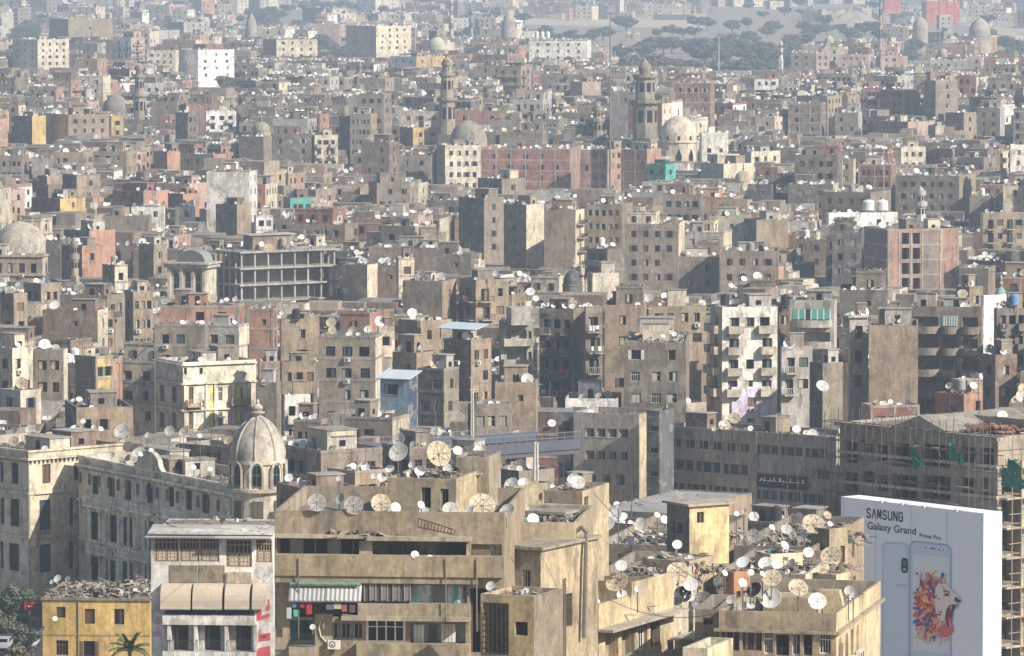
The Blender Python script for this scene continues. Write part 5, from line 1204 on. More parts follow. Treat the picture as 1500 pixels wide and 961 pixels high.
minaret(204, 92, 190, 4.4, 15, 'slender stone minaret beside the grey dome on the left', 3, (.33, .27, .21))
minaret(109, 345, 412, 7.6, 10, 'small pencil-topped minaret in front of the grey and orange tower', 2, (.32, .27, .21))
minaret(1349, 272, 330, 6.6, 13, 'small white lantern minaret behind the twin brick tower', 2, (.55, .54, .5))
minaret(1396, 212, 258, 5.2, 8, 'short grey conical minaret on the right', 1, (.3, .28, .24))
minaret(661, -2, 60, 2.7, 6, 'pale thin minaret near the top centre', 3, (.5, .45, .38))
minaret(591, 2, 40, 2.4, 5, 'pale white thin minaret above the pink block', 2, (.5, .5, .5))
minaret(690, 2, 56, 2.6, 5, 'thin grey minaret right of the pale one near the top', 2, (.3, .3, .3))
minaret(1144, 58, 90, 3.1, 5, 'short white minaret beside the far trees', 2, (.7, .68, .62))
minaret(1262, 85, 125, 3.6, 6, 'slim pale minaret behind the pink house on the right', 2, (.42, .38, .32))
minaret(1414, 62, 106, 3.2, 5, 'slim tan minaret at the far right', 2, (.45, .38, .28))
minaret(1290, -14, 84, 2.9, 5, 'tall thin hazy tower with striped shaft at upper right', 3, (.42, .33, .3))
minaret(852, 385, 415, 8.4, 6, 'cream pointed pinnacle right of the dark dome', 1, (.5, .46, .37))
# ------------------------------------------------------------------ masts and lattice towers
def mast(px, yt, yb, s_, w_, label, lattice=False, col=(.2, .19, .18)):
    d = FPX / s_; P = at(px, yt, d); zb = max(0, zrow(yb, d)) if yb else 0
    e_ = link('lattice_mast' if lattice else 'mast', None, loc=(P.x, P.y, 0)); tag(e_, label, 'mast'); H = P.z
    if lattice:
        mb = MB().mat(M_METAL); n = max(6, int(H / 3.5))
        for sx, sy in ((-1, -1), (1, -1), (1, 1), (-1, 1)): mb.bar((sx * w_, sy * w_, 0), (sx * w_ * .25, sy * w_ * .25, H), .13, col)
        link('leg_frame', mb.mesh('leg_frame'), e_); mb = MB().mat(M_METAL)
        for i in range(n):
            f0, f1 = i / n, (i + 1) / n; a_, c_ = w_ * (1 - .75 * f0), w_ * (1 - .75 * f1)
            for (x0, y0), (x1, y1) in (((-1, -1), (1, -1)), ((1, -1), (1, 1)), ((1, 1), (-1, 1)), ((-1, 1), (-1, -1))):
                mb.bar((x0 * a_, y0 * a_, H * f0), (x1 * c_, y1 * c_, H * f1), .07, col, 3); mb.bar((x1 * a_, y1 * a_, H * f0), (x0 * c_, y0 * c_, H * f1), .07, col, 3); mb.bar((x0 * c_, y0 * c_, H * f1), (x1 * c_, y1 * c_, H * f1), .06, col, 3)
        link('bracing', mb.mesh('bracing'), e_)
    else:
        mb = MB().mat(M_METAL); mb.bar((0, 0, 0), (0, 0, H), w_, col, 6, w_ * .5); link('pole', mb.mesh('pole'), e_)
        mb = MB().mat(M_METAL); mb.bar((-w_ * 2.5, 0, H * .995), (w_ * 2.5, 0, H * .995), w_ * .5, col); link('crossbar', mb.mesh('crossbar'), e_)
mast(171, -60, 60, 3.0, 2.4, 'lattice radio mast above the white balconied block', True); mast(322, -60, 60, 2.6, 2.6, 'lattice pylon above the bright white hall', True)
mast(894, 18, 215, 5.3, .32, 'tall thin dark pole between the two domes'); mast(1053, 54, 104, 3.3, .4, 'pale pole in front of the far trees', col=(.5, .5, .5)); mast(1376, -20, 80, 2.9, .45, 'dark pole beside the orange-red block')
mast(1322, 10, 70, 2.8, .4, 'thin mast left of the small hazy dome'); mast(608, 10, 70, 3.0, .4, 'thin mast between the two thin minarets', col=(.4, .38, .36)); mast(1295, 205, 300, 6.0, .12, 'thin pale mast in front of the broad grey-brown block', col=(.5, .5, .5))
mast(612, 375, 470, 8.5, .1, 'thin mast behind the striped-pillar house'); mast(690, 552, 640, 11.5, .12, 'pale slender mast left of the flyover', col=(.45, .45, .42)); mast(505, 470, 650, 12.3, .08, 'thin pole before the tall grey-brown flats'); mast(693, 570, 660, 12, .16, 'stubby whitish post beside the slender mast', col=(.6, .6, .55))
mast(1020, 180, 240, 5.5, .12, 'thin pole right of the cream dome'); mast(1258, 195, 260, 5.6, .12, 'thin pole right of the brown brick slab')
tm = mast(785, 648, 706, 14.2, .5, 'small antenna-laden lattice mast on a roof beside the flyover', True, (.5, .48, .45))
# ------------------------------------------------------------------ flyover
fo = link('flyover', None, loc=(0, 0, 0)); tag(fo, 'long grey elevated road deck with railings crossing behind the front roofs', 'flyover'); fo.name = 'flyover'
pa, pb = at(545, 652, 668), at(850, 634, 688); dv = (pb - pa); dv.z = 0; L = dv.length; dv.normalize(); nv_ = Vector((-dv.y, dv.x, 0)); zt = 14.0
def fbar(name, a0, a1, o0, o1, z0, z1, col, m=M_PAINT):
    mb = MB().mat(m); mb.rbox(pa + dv * a0 + nv_ * o0 + Vector((0, 0, z0 - pa.z)), dv * (a1 - a0), nv_ * (o1 - o0), Vector((0, 0, z1 - z0)), col); return link(name, mb.mesh(name), fo)
zt = (pa.z + pb.z) / 2 - 1.6
fbar('deck', 0, L, 0, 9, zt - 1.2, zt, (.10, .10, .11)); fbar('road_surface', 0, L, .3, 8.7, zt + .004, zt + .02, (.06, .06, .06)); fbar('parapet', 0, L, -.2, -.003, zt - .6, zt + .7, (.09, .10, .13)); fbar('parapet', 0, L, 9.003, 9.2, zt - .6, zt + .9, (.08, .10, .14))
k = 3
while k < L: fbar('pier', k, k + 1.4, 3.5, 5.5, 0, zt - 1.203, (.25, .24, .22)); k += 11
for q in (-.1, 9.1):
    mb = MB().mat(M_METAL); k = 0
    while k < L: p = pa + dv * k + nv_ * q; p = Vector((p.x, p.y, zt + .6)); mb.bar(p, p + Vector((0, 0, 1.1)), .05, (.2, .22, .25), 4); k += 1.2
    for h_ in (1.0, 1.6): mb.bar(Vector(((pa + nv_ * q).x, (pa + nv_ * q).y, zt + h_)), Vector(((pa + dv * L + nv_ * q).x, (pa + dv * L + nv_ * q).y, zt + h_)), .04, (.25, .27, .3), 4)
    link('railing', mb.mesh('railing'), fo)
HEROES.append((545, 850, 622, 662, 668, None, 'flyover'))
# ------------------------------------------------------------------ trees
def crown_mesh(rx, rz, n, seed, col, leaf=.35):
    rs_ = random.Random(seed); mb = MB().mat(M_LEAF); cl = []
    for _ in range(16):
        while True:
            p = Vector((rs_.uniform(-1, 1), rs_.uniform(-1, 1), rs_.uniform(-.8, 1)))
            if .2 < p.length < 1: break
        cl.append((Vector((p.x * rx * .75, p.y * rx * .75, p.z * rz * .75)), rs_.uniform(.22, .42), rs_.uniform(.7, 1.35)))
    for _ in range(n):
        c, r_, f = rs_.choice(cl); d_ = Vector((rs_.gauss(0, 1), rs_.gauss(0, 1), rs_.gauss(0, 1))).normalized() * rs_.uniform(.55, 1.05)
        p = c + Vector((d_.x * rx * r_, d_.y * rx * r_, d_.z * rz * r_)); u = Vector((rs_.gauss(0, 1), rs_.gauss(0, 1), rs_.gauss(0, .7))).normalized(); v = u.cross(d_ + Vector((.01, 0, 0)))
        v = v.normalized() if v.length > 0 else Vector((0, 0, 1)); L = leaf * rs_.uniform(.6, 1.4); cc_ = tuple(k * f * rs_.uniform(.8, 1.2) for k in col)
        mb.face([tuple(p - u * L), tuple(p + v * L * .6), tuple(p + u * L), tuple(p - v * L * .6)], cc_)
    return mb.mesh('crown')
def trunk_mesh(h_, r_, rx, rz, seed):
    rs_ = random.Random(seed); mb = MB().mat(M_WALL); mb.bar((0, 0, 0), (0, 0, h_ * .8), r_, (.13, .10, .075), 7, r_ * .6)
    for i in range(7):
        t_ = i * .9 + rs_.uniform(0, .5); mb.bar((0, 0, h_ * .55 + .05 * i * h_), (math.cos(t_) * rx * .6, math.sin(t_) * rx * .6, h_ + rz * rs_.uniform(-.2, .5)), r_ * .4, (.13, .10, .075), 5, r_ * .12)
    return mb.mesh('trunk')
LEAFC = [(.085, .105, .07), (.10, .11, .07), (.075, .09, .065), (.105, .10, .07)]
TREEV = [(crown_mesh(5, 3.6, 1500, i, LEAFC[i], .55), trunk_mesh(3.5, .3, 5, 3.6, i)) for i in range(4)]
TREES = []
def tree(px, yb, s_, scale, var=None, label=None, group=None, squash=1.0, cmesh=None):
    d = FPX / s_; P = at(px, yb, d); e_ = link('tree', None, loc=(P.x, P.y, 0)); i = random.randrange(4) if var is None else var
    c = link('crown', cmesh or TREEV[i][0], e_, (0, 0, 3.5 + 2.2), U(0, 6)); t_ = link('trunk', TREEV[i][1], e_); k = scale; e_.scale = (k * U(.9, 1.2), k * U(.9, 1.2), k * squash)
    tag(e_, label or 'tree', 'tree', group); TREES.append((e_, px, yb, d)); return e_
GT = 'dark hazy trees in the far band'
def ground_s(y): return (y + 119) / 80
far_trees = []
# masses of trees in the distance: (x0, x1, y0, y1, n)
ZONES = ((912, 1180, 62, 106, 78), (452, 520, 62, 90, 14), (524, 580, 70, 92, 8), (298, 345, 108, 138, 8), (215, 260, 58, 82, 5), (0, 55, 38, 62, 8), (440, 500, 2, 14, 6), (640, 700, 44, 60, 6), (760, 800, 42, 62, 5), (1180, 1300, 40, 62, 12),
         (800, 910, 52, 70, 10), (1322, 1362, 52, 100, 7), (905, 920, 34, 40, 2), (1440, 1500, 60, 84, 6), (350, 450, 14, 40, 10), (60, 110, -4, 8, 4), (300, 380, 72, 96, 4), (1385, 1440, 10, 30, 3), (230, 300, 2, 14, 5), (940, 1180, 36, 50, 7), (1060, 1180, 100, 112, 8))
for x0, x1, y0, y1, n in ZONES:
    for _ in range(n): far_trees.append((U(x0, x1), U(y0, y1)))
for _ in range(60): far_trees.append((U(-10, 1510), U(0, 58)))
far_trees.sort(key=lambda p: p[1])
for x, y in far_trees:
    s_ = max(1.6, ground_s(y + 8)); tree(x, y, s_, U(1.0, 1.6), squash=.75, group=GT)
NT = len(TREES)
mk = crown_mesh(4.5, 3.0, 2600, 77, (.10, .09, .065), .22)
tree(1078, 622, 12.2, 1.3, 0, 'grey-brown dusty tree growing between roofs beside the lavender house', squash=.8, cmesh=mk); tree(1095, 628, 12.4, 1.0, 1, 'smaller dusty tree right of the grey-brown one', squash=.8, cmesh=mk)
tree(22, 893, 13.0, .55, 0, 'dark green street tree at the left edge below the palace'); tree(6, 912, 13.4, .5, 1, 'dark street tree touching the left picture edge'); tree(46, 930, 13.6, .42, 2, 'dark street tree just left of the yellow house'); tree(30, 962, 14, .4, 3, 'lowest dark street tree in the left corner')
tree(448, 680, 13.2, .5, 2, 'small dark tree right of the palace turret')
# palm
d = FPX / 15.6; P = at(190, 951, d); e_ = link('palm_tree', None, loc=(P.x, P.y, 0)); tag(e_, 'small palm tree in front of the yellow house', 'palm tree')
mb = MB().mat(M_WALL); mb.bar((0, 0, 0), (0, 0, P.z), .25, (.2, .15, .1), 8, .18); link('trunk', mb.mesh('trunk'), e_); mb = MB().mat(M_LEAF)
for i in range(22):
    t_ = i * 2.4; el_ = U(.2, 1.3); pr = Vector((0, 0, P.z)); dirv = Vector((math.cos(t_) * math.cos(el_), math.sin(t_) * math.cos(el_), math.sin(el_))); sd = Vector((-math.sin(t_), math.cos(t_), 0))
    for k in range(7):
        q = pr + dirv * .3; dirv = (dirv + Vector((0, 0, -.16))).normalized(); c = jit((.09, .12, .05), .3)
        for sg_ in (-1, 1): mb.face([tuple(pr), tuple(q), tuple(q + sd * sg_ * (.35 - .03 * k) + Vector((0, 0, -.15))), tuple(pr + sd * sg_ * (.35 - .03 * k) * .9 + Vector((0, 0, -.18)))], c)
        pr = q
link('frond', mb.mesh('frond'), e_)
# ------------------------------------------------------------------ street corner at the left edge
def kerbed(): pass
GRD = MB().mat(M_WALL)
GRD.face([(-3000, -50, 0), (3000, -50, 0), (3000, 12000, 0), (-3000, 12000, 0)], (.31, .26, .20)); g = link('ground', GRD.mesh('ground')); g['kind'] = 'structure'
g0 = at(20, 905, 620); rd = MB().mat(M_PRINT); rd.box(-60, -46, 430, 760, 0.0, .004, (.055, .055, .055)); rd.f = rd.f[:-1]; rd.c = rd.c[:-1]; rd.m = rd.m[:-1]; r_ = link('road', rd.mesh('road')); r_['kind'] = 'structure'
pv = MB().mat(M_WALL); pv.box(-45.9, -43.5, 430, 640, 0, .13, (.25, .235, .2)); pv.box(-63, -60.1, 430, 760, 0, .13, (.25, .235, .2)); r_ = link('pavement', pv.mesh('pavement')); r_['kind'] = 'structure'
mk_ = MB().mat(M_PAINT); y = 432
while y < 758: mk_.box(-53.1, -52.95, y, y + 2, .0055, .009, (.6, .6, .55)); y += 5
r_ = link('road_markings', mk_.mesh('road_markings')); r_['kind'] = 'structure'
def car(x, y, rz, col, label):
    e_ = link('parked_car', None, loc=(x, y, .004), rz=rz); tag(e_, label, 'car', 'cars parked along the street at the left'); prof = [(-2.1, .45), (-2.1, .85), (-1.3, .95), (-.8, 1.38), (.75, 1.42), (1.45, .98), (2.1, .85), (2.15, .4)]
    mb = MB().mat(M_METAL)
    for sg_ in (-1, 1): mb.face([(px_, sg_ * .82, pz) for px_, pz in (prof if sg_ > 0 else prof[::-1])], col)
    for (x0, z0), (x1, z1) in zip(prof, prof[1:] + prof[:1]): mb.face([(x0, -.82, z0), (x0, .82, z0), (x1, .82, z1), (x1, -.82, z1)], col)
    link('body', mb.mesh('body'), e_); mb = MB().mat(M_GLASS)
    for sg_ in (-1, 1): mb.face([(-1.2, sg_ * .826, .97), (-.75, sg_ * .826, 1.32), (.7, sg_ * .826, 1.35), (1.3, sg_ * .826, 1.0)], C['k'])
    mb.face([(1.42, -.7, 1.0), (1.42, .7, 1.0), (.83, .66, 1.38), (.83, -.66, 1.38)], C['k']); mb.face([(-1.28, -.7, .99), (-1.28, .7, .99), (-.88, .66, 1.33), (-.88, -.66, 1.33)], C['k']); link('window', mb.mesh('window'), e_)
    for wx in (-1.35, 1.35):
        for wy in (-.72, .72): mb = MB().mat(M_PAINT); mb.bar((0, -.1, 0), (0, .1, 0), .32, (.03, .03, .03), 12); o = link('wheel', mb.mesh('wheel'), e_, (wx, wy, .32))
    for wy in (-.6, .6): mb = MB().mat(M_PAINT); mb.box(2.12, 2.17, wy - .15, wy + .15, .6, .74, (.7, .7, .65)); link('headlight', mb.mesh('headlight'), e_)
CR = [((.45, .45, .47), 'silver car parked nearest the left bottom corner'), ((.35, .25, .45), 'pale violet car parked on the left street'), ((.12, .13, .15), 'dark blue-grey car parked beside the dark street trees'), ((.05, .05, .06), 'black car parked behind the blue-grey one on the left street'), ((.3, .04, .04), 'dark red car farthest along the left street'), ((.6, .6, .62), 'light grey car on the left street beside the yellow house')]
for i, (c, lb) in enumerate(CR): P = at((4, 8, 30, 12, 40, 45)[i], (950, 915, 900, 885, 875, 945)[i], (595, 612, 620, 632, 640, 597)[i]); car(P.x, P.y, 1.57 + U(-.1, .1) + (i % 2) * 3.14, c, lb)
e_ = link('street_sign', None, loc=at(45, 960, 540).to_tuple()[:2] + (0,)); tag(e_, 'small red sign board on a pole left of the yellow house', 'sign'); P = at(45, 886, 540)
mb = MB().mat(M_PAINT); mb.box(-.6, .5, -.06, .06, P.z - .5, P.z + .3, (.38, .03, .03)); mb.box(-.35, .2, -.075, -.063, P.z - .18, P.z - .08, C['w']); link('sign_board', mb.mesh('sign_board'), e_); mb = MB().mat(M_METAL); mb.bar((0, .1, 0), (0, .1, P.z + .5), .07, (.2, .2, .2), 6); link('pole', mb.mesh('pole'), e_)
# far sandy ground, roads and mounds
def sheet(name, pts, z, col, m=M_WALL): mb = MB().mat(m); mb.face([(x, y, z) for x, y in pts], col); o = link(name, mb.mesh(name)); o['kind'] = 'structure'
def gp(px, py): r = ray(px, py); t_ = -CAMH / r.z; return (r.x * t_, r.y * t_)
sheet('sandy_field', [gp(770, 36), gp(1035, 42), gp(1035, 20), gp(770, 14)], .05, (.52, .44, .33)); sheet('far_road', [gp(550, 10), gp(1045, 20), gp(1045, 14), gp(550, 4)], .06, (.12, .12, .12), M_PRINT); sheet('sandy_slope', [gp(1400, 34), gp(1502, 60), gp(1502, 4), gp(1400, 4)], .05, (.5, .42, .32))
def mound(name, px, yb, wpx, hpx, s_, col):
    d = FPX / s_; P = at(px, yb, d); mb = MB().mat(M_WALL); rx = wpx / 2 / s_; H = hpx / s_; n = 24; G_ = []
    for i in range(9):
        q = i / 8; G_.append([(P.x + rx * q * math.cos(2 * math.pi * k / n), P.y + rx * .7 * q * math.sin(2 * math.pi * k / n), H * (math.cos(math.pi * q / 2) ** 1.2) * (1 + .12 * math.sin(k * 1.7 + i)) - .2) for k in range(n)])
    for i in range(8):
        for k in range(n): j = (k + 1) % n; mb.face([G_[i][k], G_[i + 1][k], G_[i + 1][j], G_[i][j]] if i else [G_[0][0], G_[1][k], G_[1][j]], col)
    o = link(name, mb.mesh(name, True)); o['kind'] = 'structure'
mound('sandy_mound', 1240, 34, 130, 22, 1.95, (.34, .30, .24)); mound('hill', 130, 45, 150, 12, 2.2, (.3, .27, .2))
# ------------------------------------------------------------------ filler city
for b in BLDS: HEROES.append((b.rect[0], b.rect[1], b.rect[2], b.rect[3], b.d, [(p.x, p.y) for p in b.corners()], b.short))
# areas that must stay open, seen from the camera
HEROES.append((-20, 62, 850, 961, 640, None, 'street')); HEROES.append((1180, 1300, 12, 36, 4100, None, 'mound')); HEROES.append((770, 1035, 16, 42, 4300, None, 'sand')); HEROES.append((1400, 1500, 20, 50, 4000, None, 'slope'))
for x0, x1, y0, y1, n in ZONES:
    if n >= 6: HEROES.append((x0, x1, y0 - 8, y1 - 4, FPX / max(1.6, ground_s((y0 + y1) / 2 + 8)) - 60, None, 'wood'))
def sat(A_, B_):
    for P_, Q_ in ((A_, B_), (B_, A_)):
        for i in range(4):
            x0, y0 = P_[i]; x1, y1 = P_[(i + 1) % 4]; nx, ny = y1 - y0, x0 - x1
            if nx == 0 and ny == 0: continue
            pa_ = [nx * x + ny * y for x, y in P_]; pb_ = [nx * x + ny * y for x, y in Q_]
            if max(pa_) < min(pb_) + 1e-6 or max(pb_) < min(pa_) + 1e-6: return False
    return True
frnd = random.Random(11)
CEN = []
for _ in range(90):
    dd = 450 + (frnd.random() ** .8) * 2600; CEN.append((frnd.uniform(-.11, .11) * dd, dd, math.radians(frnd.choice([6, 10, 14, 18, 22, 26, 12, 30, 40, 16, 8])), frnd.uniform(.6, 1.35), frnd.choice('gggtGml'), frnd.random()))
for _ in range(60):
    dd = 3050 + frnd.random() * 3200; CEN.append((frnd.uniform(-.11, .11) * dd, dd, math.radians(frnd.choice([8, 16, 24, 32, 50])), frnd.uniform(.5, 1.2), frnd.choice('gtlcG'), frnd.random()))
CA = np.array([(c[0], c[1]) for c in CEN]); FILL = []
for ci, (cx, cy, th, hf, dom, br) in enumerate(CEN):
    far = cy > 2900; cell = 12.5 if cy < 1200 else (13 if cy < 2200 else (16.5 if cy < 2900 else 28)); R_ = 260 if cy < 3000 else 520; n = int(R_ / cell); ct, st = math.cos(th), math.sin(th)
    for i in range(-n, n + 1):
        if i % 5 == 0 and not far: pass
        for j in range(-n, n + 1):
            u, v = i * cell + (5.0 * (i // 4)), j * cell + (5.5 * (j // 5)); x, y = cx + u * ct + v * st, cy - u * st + v * ct
            if y < 612 or abs(x) > .0975 * y + 18: continue
            if np.argmin((CA[:, 0] - x) ** 2 + (CA[:, 1] - y) ** 2) != ci: continue
            if y > 2300 and frnd.random() < (.12 if y < 2800 else .3): continue
            W = cell * frnd.uniform(.6, .99); D = cell * frnd.uniform(.7, 1.0); t_ = th + math.radians(frnd.uniform(-4, 4))
            if frnd.random() < .12 and not far: W *= 1.5
            if frnd.random() < .1: W *= .55
            h = (frnd.gauss(13.5, 3.8) * (.75 + .35 * hf) + (6 if frnd.random() < .07 else 0)); h = max(5.5, min(h, 27))
            if far: h = max(3.5, min(frnd.gauss(9, 4), 26)); W *= frnd.uniform(.3, 1.0); D *= frnd.uniform(.4, .9)
            FILL.append([x, y, W, D, t_, h, ci])
def rectpts(x, y, W, D, th):
    ct, st = math.cos(th), math.sin(th); return [(x + a_ * ct + c_ * st, y - a_ * st + c_ * ct) for a_, c_ in ((0, 0), (W, 0), (W, D), (0, D))]
KEEP = []
for f in FILL:
    x, y, W, D, th, h, ci = f; pts = rectpts(x, y, W, D, th); xs = [750 + FPX * px_ / (py_ * CP + (CAMH - h) * SP) for px_, py_ in pts]; x0, x1 = min(xs), max(xs)
    if x1 < -60 or x0 > 1560: continue
    gx, gy = proj(x + W * .5, y, 0)
    if any(z[4] >= 5 and z[0] - 4 < gx < z[1] + 4 and z[2] < gy < z[3] + 12 for z in ZONES): continue
    ok = True; ymin = min(p[1] for p in pts)
    for hx0, hx1, hy0, hy1, hd, hp, nm in HEROES:
        if x1 < hx0 - 3 or x0 > hx1 + 3: continue
        if hp and abs(hd - y) < 90 and sat(pts, hp): ok = False; break
        if hp: hd = max(hp[0][1], hp[1][1])
        if ymin < hd - 4:                       # stands in front: must stay under the visible foot of it
            zmax = zrow(hy1, ymin) - .2
            mg = 3.0 if y < 1700 else 1.6
            if h + mg > zmax:
                if zmax - mg < 3.6:
                    if zrow(hy0 - 60, ymin) < 3.0: continue
                    ok = False; break
                h = zmax - mg
    if not ok or h < 3.4: continue
    f[5] = h; KEEP.append(f + [x0, x1, pts])
# a low-resolution visibility buffer to find which fill houses show largest
GW, GH = 750, 480; ZB = np.full((GH, GW), 1e9); OWN = np.full((GH, GW), -1, dtype=np.int32)
def paint(x0, x1, y0, y1, d, k):
    X0, X1, Y0, Y1 = int(max(0, x0 / 2)), int(min(GW, x1 / 2 + 1)), int(max(0, y0 / 2)), int(min(GH, y1 / 2 + 1))
    if X1 <= X0 or Y1 <= Y0: return
    zb = ZB[Y0:Y1, X0:X1]; m_ = zb > d; zb[m_] = d; OWN[Y0:Y1, X0:X1][m_] = k
for hx0, hx1, hy0, hy1, hd, hp, nm in HEROES: paint(hx0, hx1, hy0, 970 if hp else hy1, hd, -2)
for k, f in enumerate(KEEP):
    x, y, W, D, th, h, ci, x0, x1, pts = f; yt = proj(x, min(p[1] for p in pts), h)[1]; yr = proj(x, max(p[1] for p in pts), h)[1]; paint(x0, x1, yr, proj(x, y, 0)[1], min(p[1] for p in pts), k)
cnt = np.bincount(OWN[OWN >= 0], minlength=len(KEEP)) if (OWN >= 0).any() else np.zeros(len(KEEP))
n_b = len([b for b in BLDS if b.cat == 'building']); NI = max(0, 296 - n_b); order = np.argsort(-cnt)[:NI]; PICK = set(int(k) for k in order if cnt[k] > 0)
print('heroes', len(BLDS), 'fill', len(FILL), 'kept', len(KEEP), 'picked', len(PICK))
WALLC = ['g', 'g', 'g', 'g', 'G', 'G', 't', 't', 'm', 'm', 'm', 'l', 'l', 'c', 's', 'd', 'b', 'b', 'b', 'o', 'w', 'p', 'g', 'G', 'o' , 'm']
def fcol(dom, br, far):
    k = random.choice(WALLC) if R() < .55 else dom
    if R() < .10 * (br + .3): k = random.choice('bom')
    if far and R() < .4: k = random.choice('ltscp')
    return k
for k in sorted(PICK):
    x, y, W, D, th, h, ci, x0, x1, pts = KEEP[k]; cf = fcol(CEN[ci][4], CEN[ci][5], y > 2500); cr = cf if R() < .45 else random.choice('tgclosm')
    b = Bld(0, 0, 0, 0, 0, geo=(x, y, W, D, th, h), col=jit(C[cf]), colr=jit(C[cr]), par=random.choice([.8, .8, 1.0, .3, .5])); b.ck = cf; b.zv = max(0, h - 11); px_, py_ = proj(*b.wp(W / 2, 0, h)); b.px, b.py = px_, py_
    st = random.choice(['plain', 'plain', 'plain', 'reg', 'balc', 'blank', 'blank']) if cf not in 'bom' or R() < .3 else 'brick'
    nF = 0 if R() < .22 else random.randint(2, 5); nR = 0 if R() < .2 else random.randint(1, 4)
    generic(b, nF, nR, st, 1.0)
# the rest, past three hundred of a kind, as one mass
MASS = MB().mat(M_WALL); DMASS = MB().mat(M_DISH)
def lowdish(mb, x, y, z, r, zr, c):
    yaw = U(-.9, .5); el = U(.4, .9); n = Vector((math.sin(yaw) * math.cos(el), -math.cos(yaw) * math.cos(el), math.sin(el))); u = n.orthogonal().normalized(); v = n.cross(u); k = len(mb.v); P = Vector((x, y, z)); mb.v.append(tuple(P - n * r * .22))
    for i in range(8): t_ = math.pi * i / 4; mb.v.append(tuple(P + u * r * math.cos(t_) + v * r * math.sin(t_)))
    for i in range(8): mb.f.append((k, k + 1 + i, k + 1 + (i + 1) % 8)); mb.c.append(c); mb.m.append(mb.mi)
    mb.box(x - .04, x + .04, y + .02, y + .1, zr, z, (.2, .2, .2), None, False)
DC = dict(w=(.66, .66, .64), l=(.45, .44, .41), b=(.50, .42, .30), m=(.30, .29, .27), y=(.50, .44, .30), k=(.03, .03, .03))
for k, f in enumerate(KEEP):
    if k in PICK: continue
    x, y, W, D, th, h, ci, x0, x1, pts = f; ct, st = math.cos(th), math.sin(th); cf = jit(C[fcol(CEN[ci][4], CEN[ci][5], y > 2500)], .12); cr = cf if R() < .5 else jit(C[random.choice('tgcslow')], .1)
    nv0 = len(MASS.v)
    def LB(u0, u1, v0, v1, z0, z1, c, top=None, mb=MASS):
        n0 = len(mb.v); mb.box(u0, u1, v0, v1, z0, z1, c, top, False)
        for q in range(n0, len(mb.v)): a_, c_, z_ = mb.v[q]; mb.v[q] = (x + a_ * ct + c_ * st, y - a_ * st + c_ * ct, z_)
    roof = jit((.22, .2, .17), .2); LB(0, W, 0, D, 0, h, cf, roof); MASS.c[-5 + 1] = cr
    for (a0, a1, b0, b1) in ((0, W, 0, .2), (W - .2, W, .203, D - .203), (0, W, D - .2, D), (0, .2, .203, D - .203)): LB(a0, a1, b0, b1, h + .003, h + U(.5, .9), cf)
    near = y < 2300
    for _ in range(random.randint(1, 3) if near else 1):
        w_, d_ = U(2, min(6, W * .6)), U(2, min(5, D * .5)); u, v = U(.3, max(.4, W - w_ - .3)), U(.5, max(.6, D - d_ - .3)); LB(u, u + w_, v, v + d_, h + .004, h + U(1.6, 3), jit(C[random.choice('gtlcmG')], .12), jit((.26, .24, .2), .2))
    dark = (.012, .014, .017); nf = random.choice([0, 2, 3, 3, 4, 4, 5]); nr = random.choice([0, 1, 2, 3, 4]); fl = int(h / 3.1)
    MASS.mat(M_GLASS)
    for q in range(min(fl, 5)):
        z = h - 3.1 * (q + 1) + 1.1
        if z < .5: break
        for i in range(nf):
            if R() < .25: continue
            u = W * (i + .5) / nf; LB(u - .5, u + .5, -.04, -.003, z, z + 1.35, dark); LB(u - .6, u + .6, -.12, -.045, z - .12, z, (.42, .4, .36))
        for i in range(nr):
            if R() < .25: continue
            v = D * (i + .5) / nr; LB(W + .003, W + .04, v - .5, v + .5, z, z + 1.35, dark)
    MASS.mat(M_WALL)
    if R() < .35:
        z = h - .3
        while z > max(0, h - 12): LB(-.05, W + .05, -.06, -.002, z, z + .3, jit(C['l'], .1)); LB(W + .002, W + .06, 0, D, z, z + .3, jit(C['l'], .1)); z -= 3.1
    if near and R() < .3:
        for q in range(min(fl, 4)): v = D * .45; z = h - 3.1 * (q + 1) + .1; LB(W + .005, W + 1.1, v - 1.4, v + 1.4, z, z + 1.0, jit(C['l'], .1))
    if near and R() < .35:
        w_, d_ = W * U(.35, .7), D * U(.4, .7); u, v = random.choice([.25, W - w_ - .25]), U(.3, D - d_ - .3); LB(u, u + w_, v, v + d_, h + .002, h + U(2.6, 3.4), jit(random.choice([cf, cr, C['m'], C['g']]), .12), jit((.22, .2, .17), .2))
    if near and R() < .4:
        for q in range(min(fl, 4)): u = W * .5; z = h - 3.1 * (q + 1) + .1; LB(u - 1.4, u + 1.4, -1.1, -.005, z, z + 1.0, jit(C['l'], .1))
    for _ in range(int(U(26, 60)) if near else (6 if y < 3200 else 3)):           # small scrap on every roof
        u, v = U(.4, W - .6), U(.4, D - .6); a_, q = U(.2, 1.3), U(.15, .7); c = jit(random.choice([C['g'], C['l'], C['d'], C['G'], C['c'], C['w'], C['m'], (.07, .07, .07), (.5, .46, .4)]), .2); LB(u, min(W, u + a_), v, v + q, h + .005, h + U(.1, 1.1), c)
    if R() < .08: LB(W * .2, W * .45, D * .3, D * .6, h + .006, h + 1.2, jit(random.choice([C['q'], C['u'], C['o'], C['W'], C['b']]), .1))
    for _ in range(int(U(8, 22)) if near else int(U(1, 6))):
        u, v = U(.4, W - .4), U(0, D * .8); r = random.choice([.32, .38, .42, .45, .55, .62]) if near else .6; X, Y_ = x + u * ct + v * st, y - u * st + v * ct
        lowdish(DMASS, X, Y_, h + r + U(.2, 1.2), r, h, jit(DC[random.choice('wwwwwlb')], .1))
    if near and R() < .3: u, v = U(1, W - 1), U(1, D - 1); LB(u, u + .08, v, v + .08, h, h + U(3, 7), (.15, .15, .15))
